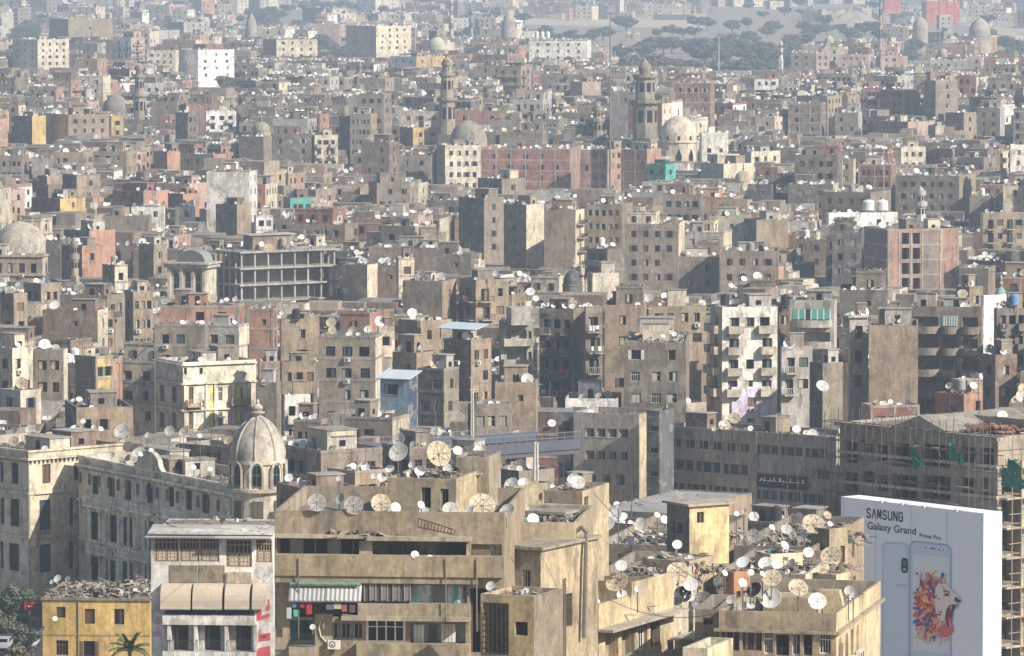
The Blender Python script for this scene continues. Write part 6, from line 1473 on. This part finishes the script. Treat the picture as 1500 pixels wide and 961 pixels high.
o = link('distant_houses', MASS.mesh('distant_houses')); tag(o, 'far-off mass of low grey-brown houses packed together into the haze', 'houses', kind='stuff')
# small scrubby trees as things are above; a dark far-off scrub line as stuff
# ------------------------------------------------------------------ tanks
TK = {}
def tank_mesh(kind):
    if kind in TK: return TK[kind]
    c = {'white': (.7, .7, .68), 'blue': (.1, .25, .45), 'grey': (.3, .3, .29), 'black': (.03, .03, .035)}[kind]; mb = MB().mat(M_PAINT)
    mb.lathe(0, 0, [(.62, .8), (.65, .85), (.65, 1.25), (.62, 1.28), (.65, 1.31), (.65, 1.75), (.62, 1.78), (.65, 1.81), (.65, 2.15), (.5, 2.35), (.22, 2.42), (.2, 2.5)], 18, c)
    st = MB().mat(M_METAL)
    for a_ in (-.45, .45):
        for c_ in (-.45, .45): st.bar((a_, c_, -.02), (a_ * .9, c_ * .9, .8), .05, (.2, .17, .15))
    st.box(-.6, .6, -.6, .6, .74, .8, (.25, .22, .2)); TK[kind] = (mb.mesh('tank_body'), st.mesh('stand')); return TK[kind]
TK_HOST = {}
def phrase(b): return getattr(b, 'phrase', '') or b.short
def fitting_set(b, items):
    for k, x, y in items:
        u, z = b.fpx(x, y, .1)
        if k == 'a': b.aircon('f', u, z)
        else:
            mb = MB().mat(M_METAL); mb.bar((u, -1.17, z), (u + U(-.04, .04), -1.17, z - U(3, 7)), .045, jit((.2, .17, .13), .3), 6); b.part('drain_pipe', mb)
fitting_set(F3, [('p', 440, 815), ('p', 655, 815), ('p', 700, 816)])
for bb in (F5, F6, F7, F2):
    for _ in range(2): v = U(1, bb.D - 2); mb = MB().mat(M_METAL); mb.bar((bb.W + .1, v, bb.h - 2.4), (bb.W + .1, v + U(-.1, .1), bb.h - 11), .05, jit((.2, .18, .15), .3), 6); bb.part('drain_pipe', mb)
def cable(p, q, sag, label):
    e_ = link('cable', None, loc=p); tag(e_, label, 'cable'); mb = MB().mat(M_METAL); n = 14; pr = None; D_ = q - p
    for i in range(n + 1):
        t_ = i / n; w_ = D_ * t_ + Vector((0, 0, -sag * 4 * t_ * (1 - t_)))
        if pr: mb.bar(pr, w_, .022, (.05, .05, .05), 4)
        pr = w_
    link('wire', mb.mesh('wire'), e_)
cable(F3.wp(1, .5, F3.h + .2), F2.wp(F2.W - 2, 3, F2.h + .4), .8, 'black cable sagging from the wide tan block to the white house roof')
cable(F3.wp(F3.W - 1, .2, F3.h - .1), F6.wp(.5, 1, F6.h + .1), 2.2, 'black cable sagging from the wide tan block to the terraced corner block')
cable(F6.wp(F6.W, 2, F6.h + .1), F7.wp(1, 1, F7.h + .1), 1.0, 'black cable sagging between the terraced block and the long-parapet corner block')
cable(F7.wp(3, 5, F7.rz + 1.4), F3.wp(F3.W + 6, 4, F3.h + 1), 1.8, 'long black cable crossing above the roofs of the right corner block')
# ------------------------------------------------------------------ foreground dishes placed on their roofs (px, py, radius px, tone, host, distance offset)
def bl(short): return next(b for b in BLDS if b.short == short)
R3 = [(464, 736, 14, 'm'), (470, 740, 7, 'w'), (498, 730, 9, 'l'), (518, 740, 14.5, 'm'), (558, 737, 15, 'b'), (567, 745, 8, 'w'), (580, 743, 8, 'w'), (617, 739, 6, 'w'), (621, 748, 7, 'w'), (660, 746, 12.5, 'l'), (687, 748, 7.5, 'w'), (706, 739, 20, 'b'), (742, 748, 13, 'l'), (697, 760, 5, 'w')]
for i, (x, y, r, t_) in enumerate(R3): dishpx(x, y, r, t_, F3, F3.d + 1.2 + (i % 3) * .8)
for x, y, r, t_ in ((643, 664, 19.5, 'y'), (583, 662, 15, 'l'), (615, 689, 8, 'w'), (603, 680, 6, 'w'), (655, 686, 7, 'w'), (571, 686, 7, 'w'), (560, 699, 8, 'l'), (548, 697, 5, 'w')): dishpx(x, y, r, t_, ph, ph.d + 3)
dishpx(497, 700, 5, 'w', F3, F3.d + 12)
for x, y, r, t_ in ((766, 706, 8, 'w'), (810, 714, 5, 'w'), (732, 724, 5, 'w')): dishpx(x, y, r, t_, t5, t5.d + 2)
for x, y, r, t_ in ((888, 766, 12.5, 'w'), (874, 784, 5.5, 'w'), (898, 796, 4, 'w'), (1010, 792, 13.5, 'b'), (906, 741, 4, 'w'), (963, 754, 5, 'w')): dishpx(x, y, r, t_, bl('left rubble roof'), bl('left rubble roof').d + 2)
for x, y, r, t_ in ((903, 852, 17, 'b'), (910, 828, 9, 'w'), (911, 871, 8, 'w'), (934, 862, 5.5, 'w'), (876, 880, 4, 'w')): dishpx(x, y, r, t_, F6, F6.d + 5)
H8 = bl('clay-pot roof')
for x, y, r, t_ in ((993, 837, 17, 'b'), (1012, 856, 11, 'w'), (1000, 870, 13, 'k'), (1010, 874, 8, 'w'), (1027, 880, 16, 'm'), (1050, 850, 7.5, 'w'), (1062, 839, 5, 'w'), (990, 882, 9, 'l'), (1049, 893, 5, 'y')): dishpx(x, y, r, t_, H8, H8.d - 3)
for x, y, r, t_ in ((1070, 878, 7, 'w'), (1088, 853, 7, 'w'), (1104, 863, 12.5, 'k'), (1130, 846, 15, 'b'), (1129, 876, 16, 'w'), (1169, 860, 15, 'b'), (1197, 880, 13.5, 'w'), (1243, 864, 7.5, 'w'), (1250, 871, 6, 'w'), (1100, 886, 6.5, 'w'), (1100, 838, 5, 'w'), (1117, 840, 4.5, 'w')): dishpx(x, y, r, t_, F7, F7.d + 4)
HB = bl('right rubble roof')
for x, y, r, t_ in ((1192, 767, 17.5, 'b'), (1216, 767, 4.5, 'w'), (1178, 783, 5.5, 'w'), (1215, 781, 5.5, 'w'), (1227, 780, 5, 'w'), (1090, 748, 4.5, 'w'), (1079, 752, 4, 'w'), (1131, 772, 5, 'w')): dishpx(x, y, r, t_, HB, HB.d + 4)
for x, y, r, t_ in ((112, 631, 10, 'l'), (133, 637, 10, 'l'), (178, 631, 12.5, 'l'), (181, 641, 8, 'w'), (45, 642, 12, 'b'), (74, 645, 13.5, 'b'), (20, 646, 8, 'b'), (137, 625, 4, 'w'), (148, 628, 4, 'w'), (216, 637, 5, 'w'), (122, 617, 4, 'w')): dishpx(x, y, r, t_, A, A.d + 12)
for x, y, r, t_ in ((248, 631, 8, 'l'), (269, 633, 8, 'l'), (222, 659, 4, 'w'), (284, 684, 4, 'w'), (308, 687, 4, 'w'), (334, 769, 4.5, 'w'), (206, 665, 4, 'w'), (293, 638, 4, 'w')): dishpx(x, y, r, t_, PB, PB.d + (4 if y < 760 else 0) + 6)
for x, y, r, t_ in ((84, 847, 6, 'w'), (76, 852, 4, 'w'), (99, 848, 5, 'w')): dishpx(x, y, r, t_, Y, Y.d + 5)
og = bl('long grey office block')
for x, y, r, t_ in ((1076, 612, 9, 'b'), (1190, 637, 9, 'l'), (1046, 628, 4, 'w'), (1140, 608, 4, 'w'), (1060, 621, 4, 'w'), (1214, 642, 4, 'l')): dishpx(x, y, r, t_, og, og.d + 5)
for x, y, r, t_, d in ((604, 458, 7.5, 'w', 8.9), (394, 363, 7, 'b', 7.4), (616, 401, 7, 'b', 8.6), (1205, 565, 10, 'l', 10.9), (1410, 430, 8, 'b', 9.3), (1110, 404, 7, 'w', 8), (1090, 408, 5, 'w', 8), (975, 434, 7, 'w', 9.5), (951, 436, 7, 'l', 9.5), (940, 434, 6, 'w', 9.5), (1009, 485, 3, 'w', 9.5), (777, 427, 7, 'w', 9), (785, 437, 5, 'w', 9), (516, 485, 8, 'y', 10), (485, 472, 8, 'y', 9.8), (1500, 570, 9, 'b', 11), (726, 400, 5, 'w', 8.6)):
    dd = FPX / d; h_ = min((b for b in BLDS if b.rect), key=lambda b: abs((b.rect[0] + b.rect[1]) / 2 - x) + abs(b.yt - y) * 2 + abs(b.d - dd) * .3); dishpx(x, y, r, t_, h_, dd)
# wall-mounted dishes on facades
WALLD = [(608, 812, 6, F3), (630, 817, 5, F3), (458, 918, 4.5, F3), (718, 858, 7.5, F5b), (81, 906, 4, Y), (625, 0, 0, None)]
# ------------------------------------------------------------------ labels
CW = dict(g='grey-brown', G='dark grey-brown', t='tan', c='cream', w='white', b='red-brick', o='orange-brick', y='yellow', p='pinkish', u='blue', d='dark grey', l='pale grey', m='brown', s='cream', e='green', q='turquoise', v='lavender')
LM = [(b.short, (b.rect[0] + b.rect[1]) / 2, b.rect[2] + 8) for b in BLDS if b.rect and b.short and b.label]
LM += [('tan stone dome', 686, 195), ('cream dome', 994, 190), ('wide beige dome', 30, 345), ('carved stone minaret', 655, 150), ('thick dark minaret', 945, 150), ('slender left minaret', 204, 140), ('far trees', 1050, 85), ('lantern minaret', 1349, 300), ('pale green dome', 1466, 435), ('dark grey dome', 840, 405), ('far upper right dome', 1435, 40)]
def rel(px, py, lm):
    dx, dy = px - lm[1], py - lm[2]
    if abs(dx) > abs(dy) * 1.3: return 'left of' if dx < 0 else 'right of'
    return 'behind' if dy < 0 else 'in front of'
LMB = {}
for b in BLDS:
    if b.short and b.label: continue
    if b.rect: b.px, b.py = (b.rect[0] + b.rect[1]) / 2, b.rect[2]
    key = None; c = b.col; best = min(C, key=lambda k: sum((x - y) ** 2 for x, y in zip(C[k], c)) if k in CW else 9)
    b.cw = CW[best]; cand = sorted(LM, key=lambda l: math.hypot(l[1] - b.px, (l[2] - b.py) * 1.3))[:6]
    for l in cand:
        key = (b.cw, rel(b.px, b.py, l), l[0])
        if len(LMB.get(key, [])) < 3: break
    LMB.setdefault(key, []).append((math.hypot(l[1] - b.px, l[2] - b.py), b))
for (cw_, rl_, nm), L in LMB.items():
    L.sort(key=lambda q: q[0])
    for i, (_, b) in enumerate(L):
        b.phrase = (f'{ORD[i]} ' if i else 'nearest ' if len(L) > 1 else '') + f'{cw_} house {rl_} the {nm}'
        b.e['label'] = b.phrase if len(b.phrase.split()) >= 4 else 'the ' + b.phrase
for b in BLDS:
    if b.cat == 'building': b.e['group'] = 'houses packed across the city'
    if not getattr(b, 'phrase', None): b.phrase = b.short
# tanks
byh = {}
for b, P in TANKS: byh.setdefault(id(b), []).append((b, P))
for L in byh.values():
    L.sort(key=lambda q: q[1].x)
    for i, (b, P) in enumerate(L):
        kd = random.choice(['white', 'white', 'grey', 'grey', 'blue', 'black']); e_ = link('water_tank', None, loc=P); side = '' if len(L) == 1 else ('left ' if i == 0 else 'right ')
        tag(e_, ' '.join(f'{side}{kd} water tank on the {b.phrase}'.split()[:16]), 'water tank', 'water tanks on roofs'); a_, c_ = tank_mesh(kd); link('tank_body', a_, e_); link('stand', c_, e_)
b = bl('bright white rooftop annexe')
for i, px in enumerate((1272, 1292)):
    d = b.d + 4; P = at(px, 297, d); e_ = link('water_tank', None, loc=(P.x, P.y, b.rz), scale=(2.2, 2.2, 1.5)); tag(e_, ('left' if i == 0 else 'right') + ' big white round tank on the bright white rooftop annexe', 'water tank', 'water tanks on roofs'); a_, c_ = tank_mesh('white'); link('tank_body', a_, e_); link('stand', c_, e_)
b = bl('long white office')
for i in range(3):
    P = b.wp(3.5 + i * 2.6, 3, b.rz); e_ = link('water_tank', None, loc=P, scale=(1.5, 1.5, 1.9)); tag(e_, ('leftmost', 'middle', 'rightmost')[i] + ' of three white tanks on the long white office', 'water tank', 'water tanks on roofs'); a_, c_ = tank_mesh('white'); link('tank_body', a_, e_); link('stand', c_, e_)
# ------------------------------------------------------------------ dishes: one set of parts per tone, copied
DP = {}
def dish_meshes(t_):
    if t_ in DP: return DP[t_]
    c = DC[t_]; mb = MB().mat(M_DISH); n = 20; rings = [(0, -.2), (.35, -.175), (.7, -.10), (.96, -.015), (1.0, 0), (1.0, -.03), (.7, -.14), (.35, -.215), (.05, -.24)]
    k = len(mb.v)
    for r, z in rings:
        for i in range(n): t2 = 2 * math.pi * i / n; mb.v.append((max(r, .001) * math.cos(t2), -z * 1.0 - .0 if False else -z * -1 * -1 * 1.0, max(r, .001) * math.sin(t2)))
    # axis: -y is the looking direction, the bowl bulges to +y
    for q in range(len(rings) - 1):
        for i in range(n):
            j = (i + 1) % n; mb.f.append((k + q * n + i, k + q * n + j, k + (q + 1) * n + j, k + (q + 1) * n + i)); sp = jit(c, .07 if t_ == 'w' else .16); mb.c.append(sp); mb.m.append(0)
    ref = mb.mesh('reflector', True)
    arm = MB().mat(M_METAL); F = (0, -.85, -.08)
    arm.bar((0, .02, -.98), F, .022, (.3, .3, .3)); arm.box(-.07, .07, -.95, -.8, -.14, .0, (.5, .5, .48))
    if t_ in ('b', 'm', 'y'):
        for a_ in (90, 210, 330): t2 = math.radians(a_); arm.bar((.95 * math.cos(t2), 0, .95 * math.sin(t2)), (0, -.85, 0), .018, (.15, .13, .12))
        for a_ in range(0, 360, 45): t2 = math.radians(a_); arm.bar((0, .2, 0), (.97 * math.cos(t2), .0, .97 * math.sin(t2)), .012, (.12, .11, .1), 3)
    DP[t_] = (ref, arm.mesh('feed_arm')); return DP[t_]
PM = MB().mat(M_METAL); PM.bar((0, 0, 0), (0, 0, 1), .05, (.16, .15, .14), 6); PMM = PM.mesh('mast')
cand = []
for D_ in DISHES:
    pos, r, t_, host, rz, forced = D_[:6]; px, py = proj(*pos); s_ = FPX / pos[1]
    if not (-5 < px < 1505 and -5 < py < 966): vis = 0
    else:
        g_ = ZB[min(GH - 1, max(0, int(py / 2))), min(GW - 1, max(0, int(px / 2)))]; vis = 1 if forced else (1 if g_ > host.d - 12 else 0)
    cand.append((r * s_ * (1 if vis else 0) + (100 if forced else 0), px, py, D_))
cand.sort(key=lambda q: -q[0]); pick = [c for c in cand if c[0] > 0][:292]; rest = [c for c in cand[len(pick):]]
bh = {}
for c in pick: bh.setdefault(id(c[3][3]), []).append(c)
DG = 'satellite dishes on the roofs'; TW = dict(w='white', l='pale grey', b='beige', m='grey mesh', y='yellowish', k='black')
proto = {}
def new_dish(t_):
    if t_ not in proto:
        e0 = link('satellite_dish', None); hd_ = link('reflector', dish_meshes(t_)[0], e0); link('feed_arm', dish_meshes(t_)[1], hd_); link('mast', PMM, e0); proto[t_] = e0; return e0
    s0 = proto[t_]; e1 = s0.copy(); COL.objects.link(e1)
    for ch in s0.children:
        c1 = ch.copy(); COL.objects.link(c1); c1.parent = e1
        for g1 in ch.children: c2 = g1.copy(); COL.objects.link(c2); c2.parent = c1
    return e1
for L in bh.values():
    L.sort(key=lambda q: q[1])
    for i, (_, px, py, D_) in enumerate(L):
        pos, r, t_, host, rz = D_[:5]; e1 = new_dish(t_); hgt = max(.3, pos[2] - rz); 
        if hgt > 4.5: hgt = min(hgt, 4.5)
        e1.location = (pos[0], pos[1], pos[2] - hgt); yaw = U(-.75, .55) if r > .4 else U(-.9, .9); el = U(.35, .75)
        for ch in e1.children:
            if ch.name.startswith('reflector'): ch.location = (0, -.12, hgt); ch.scale = (r, r, r); ch.rotation_euler = (-el, 0, yaw)
            else: ch.scale = (1, 1, hgt - .02)
        sz = 'huge' if r > .9 else ('large' if r > .65 else 'small'); 
        pos_w = f'{ORD[i]} from left on ' if len(L) > 1 else 'on the '
        lb = f'{sz} {TW[t_]} dish, {pos_w}{host.phrase}'; lb = lb if len(lb.split()) <= 16 else f'{TW[t_]} dish {ORD[i]} on {host.phrase}'; lb = lb if len(lb.split()) <= 16 else lb.replace('grey mesh', 'mesh').replace('pale grey', 'grey').replace('nearest ', ''); tag(e1, lb, 'satellite dish', DG)
for x, y, rp, h_ in WALLD:
    if not h_: continue
    u, z = h_.fpx(x, y, .9); P = h_.wp(u, -.9, z); e1 = new_dish('w'); e1.location = (P.x, P.y, z - .5); r = rp / h_.s
    for ch in e1.children:
        if ch.name.startswith('reflector'): ch.location = (0, -.1, .5); ch.scale = (r, r, r); ch.rotation_euler = (-.5, 0, U(-.6, .3))
        else: ch.scale = (1, 1, .5)
    tag(e1, f'small white dish at {"left" if x < 470 else "right" if x > 625 else "centre"} of the facade of the {h_.phrase}', 'satellite dish', DG)
for c in rest:
    pos, r, t_, host, rz = c[3][:5]
    if c[2] < 2000: lowdish(DMASS, pos[0], pos[1], pos[2], r, rz, jit(DC[t_], .1))
o = link('distant_satellite_dishes', DMASS.mesh('distant_satellite_dishes')); tag(o, 'countless tiny white satellite dishes scattered over all the farther roofs', 'satellite dishes', kind='stuff')
o = link('roof_rubble', RUB.mesh('roof_rubble')); tag(o, 'loose planks, rubble and scrap strewn across the flat roofs', 'rubble', kind='stuff')
# tree labels
L = sorted(TREES[:NT], key=lambda q: q[1])
LMB2 = {}
for e_, px, py, d in TREES[:NT]:
    for l in sorted(LM, key=lambda l: math.hypot(l[1] - px, l[2] - py)):
        key = (rel(px, py, l), l[0])
        if len(LMB2.get(key, [])) < 19: break
    LMB2.setdefault(key, []).append((math.hypot(l[1] - px, l[2] - py), e_))
for (rl_, nm), L in LMB2.items():
    L.sort(key=lambda q: q[0])
    for i, (_, e_) in enumerate(L): e_['label'] = (f'{ORD[i]} ' if len(L) > 1 else 'lone ') + f'dark hazy tree {rl_} the {nm}' + (', counted outward' if len(L) > 1 else '')
# ------------------------------------------------------------------ haze
hz = MB(); hz.box(-2990, 2990, -40, 11900, -1, 115, (1, 1, 1)); ho = link('haze', hz.mesh('haze')); ho['kind'] = 'stuff'; ho['label'] = 'pale blue haze over the city'
m = bpy.data.materials.new('haze'); m.use_nodes = True; t = m.node_tree; t.nodes.clear(); out = t.nodes.new('ShaderNodeOutputMaterial'); pv = t.nodes.new('ShaderNodeVolumePrincipled'); pv.inputs['Density'].default_value = HAZE; pv.inputs['Color'].default_value = (.62, .79, 1.0, 1); pv.inputs['Anisotropy'].default_value = .1
t.links.new(pv.outputs[0], out.inputs['Volume']); ho.data.materials.clear(); ho.data.materials.append(m)
print('script objects', len(bpy.data.objects), 'time', time.time() - T0, 'dishes', len(DISHES), 'faces', len(MASS.f), len(RUB.f), len(DMASS.f))
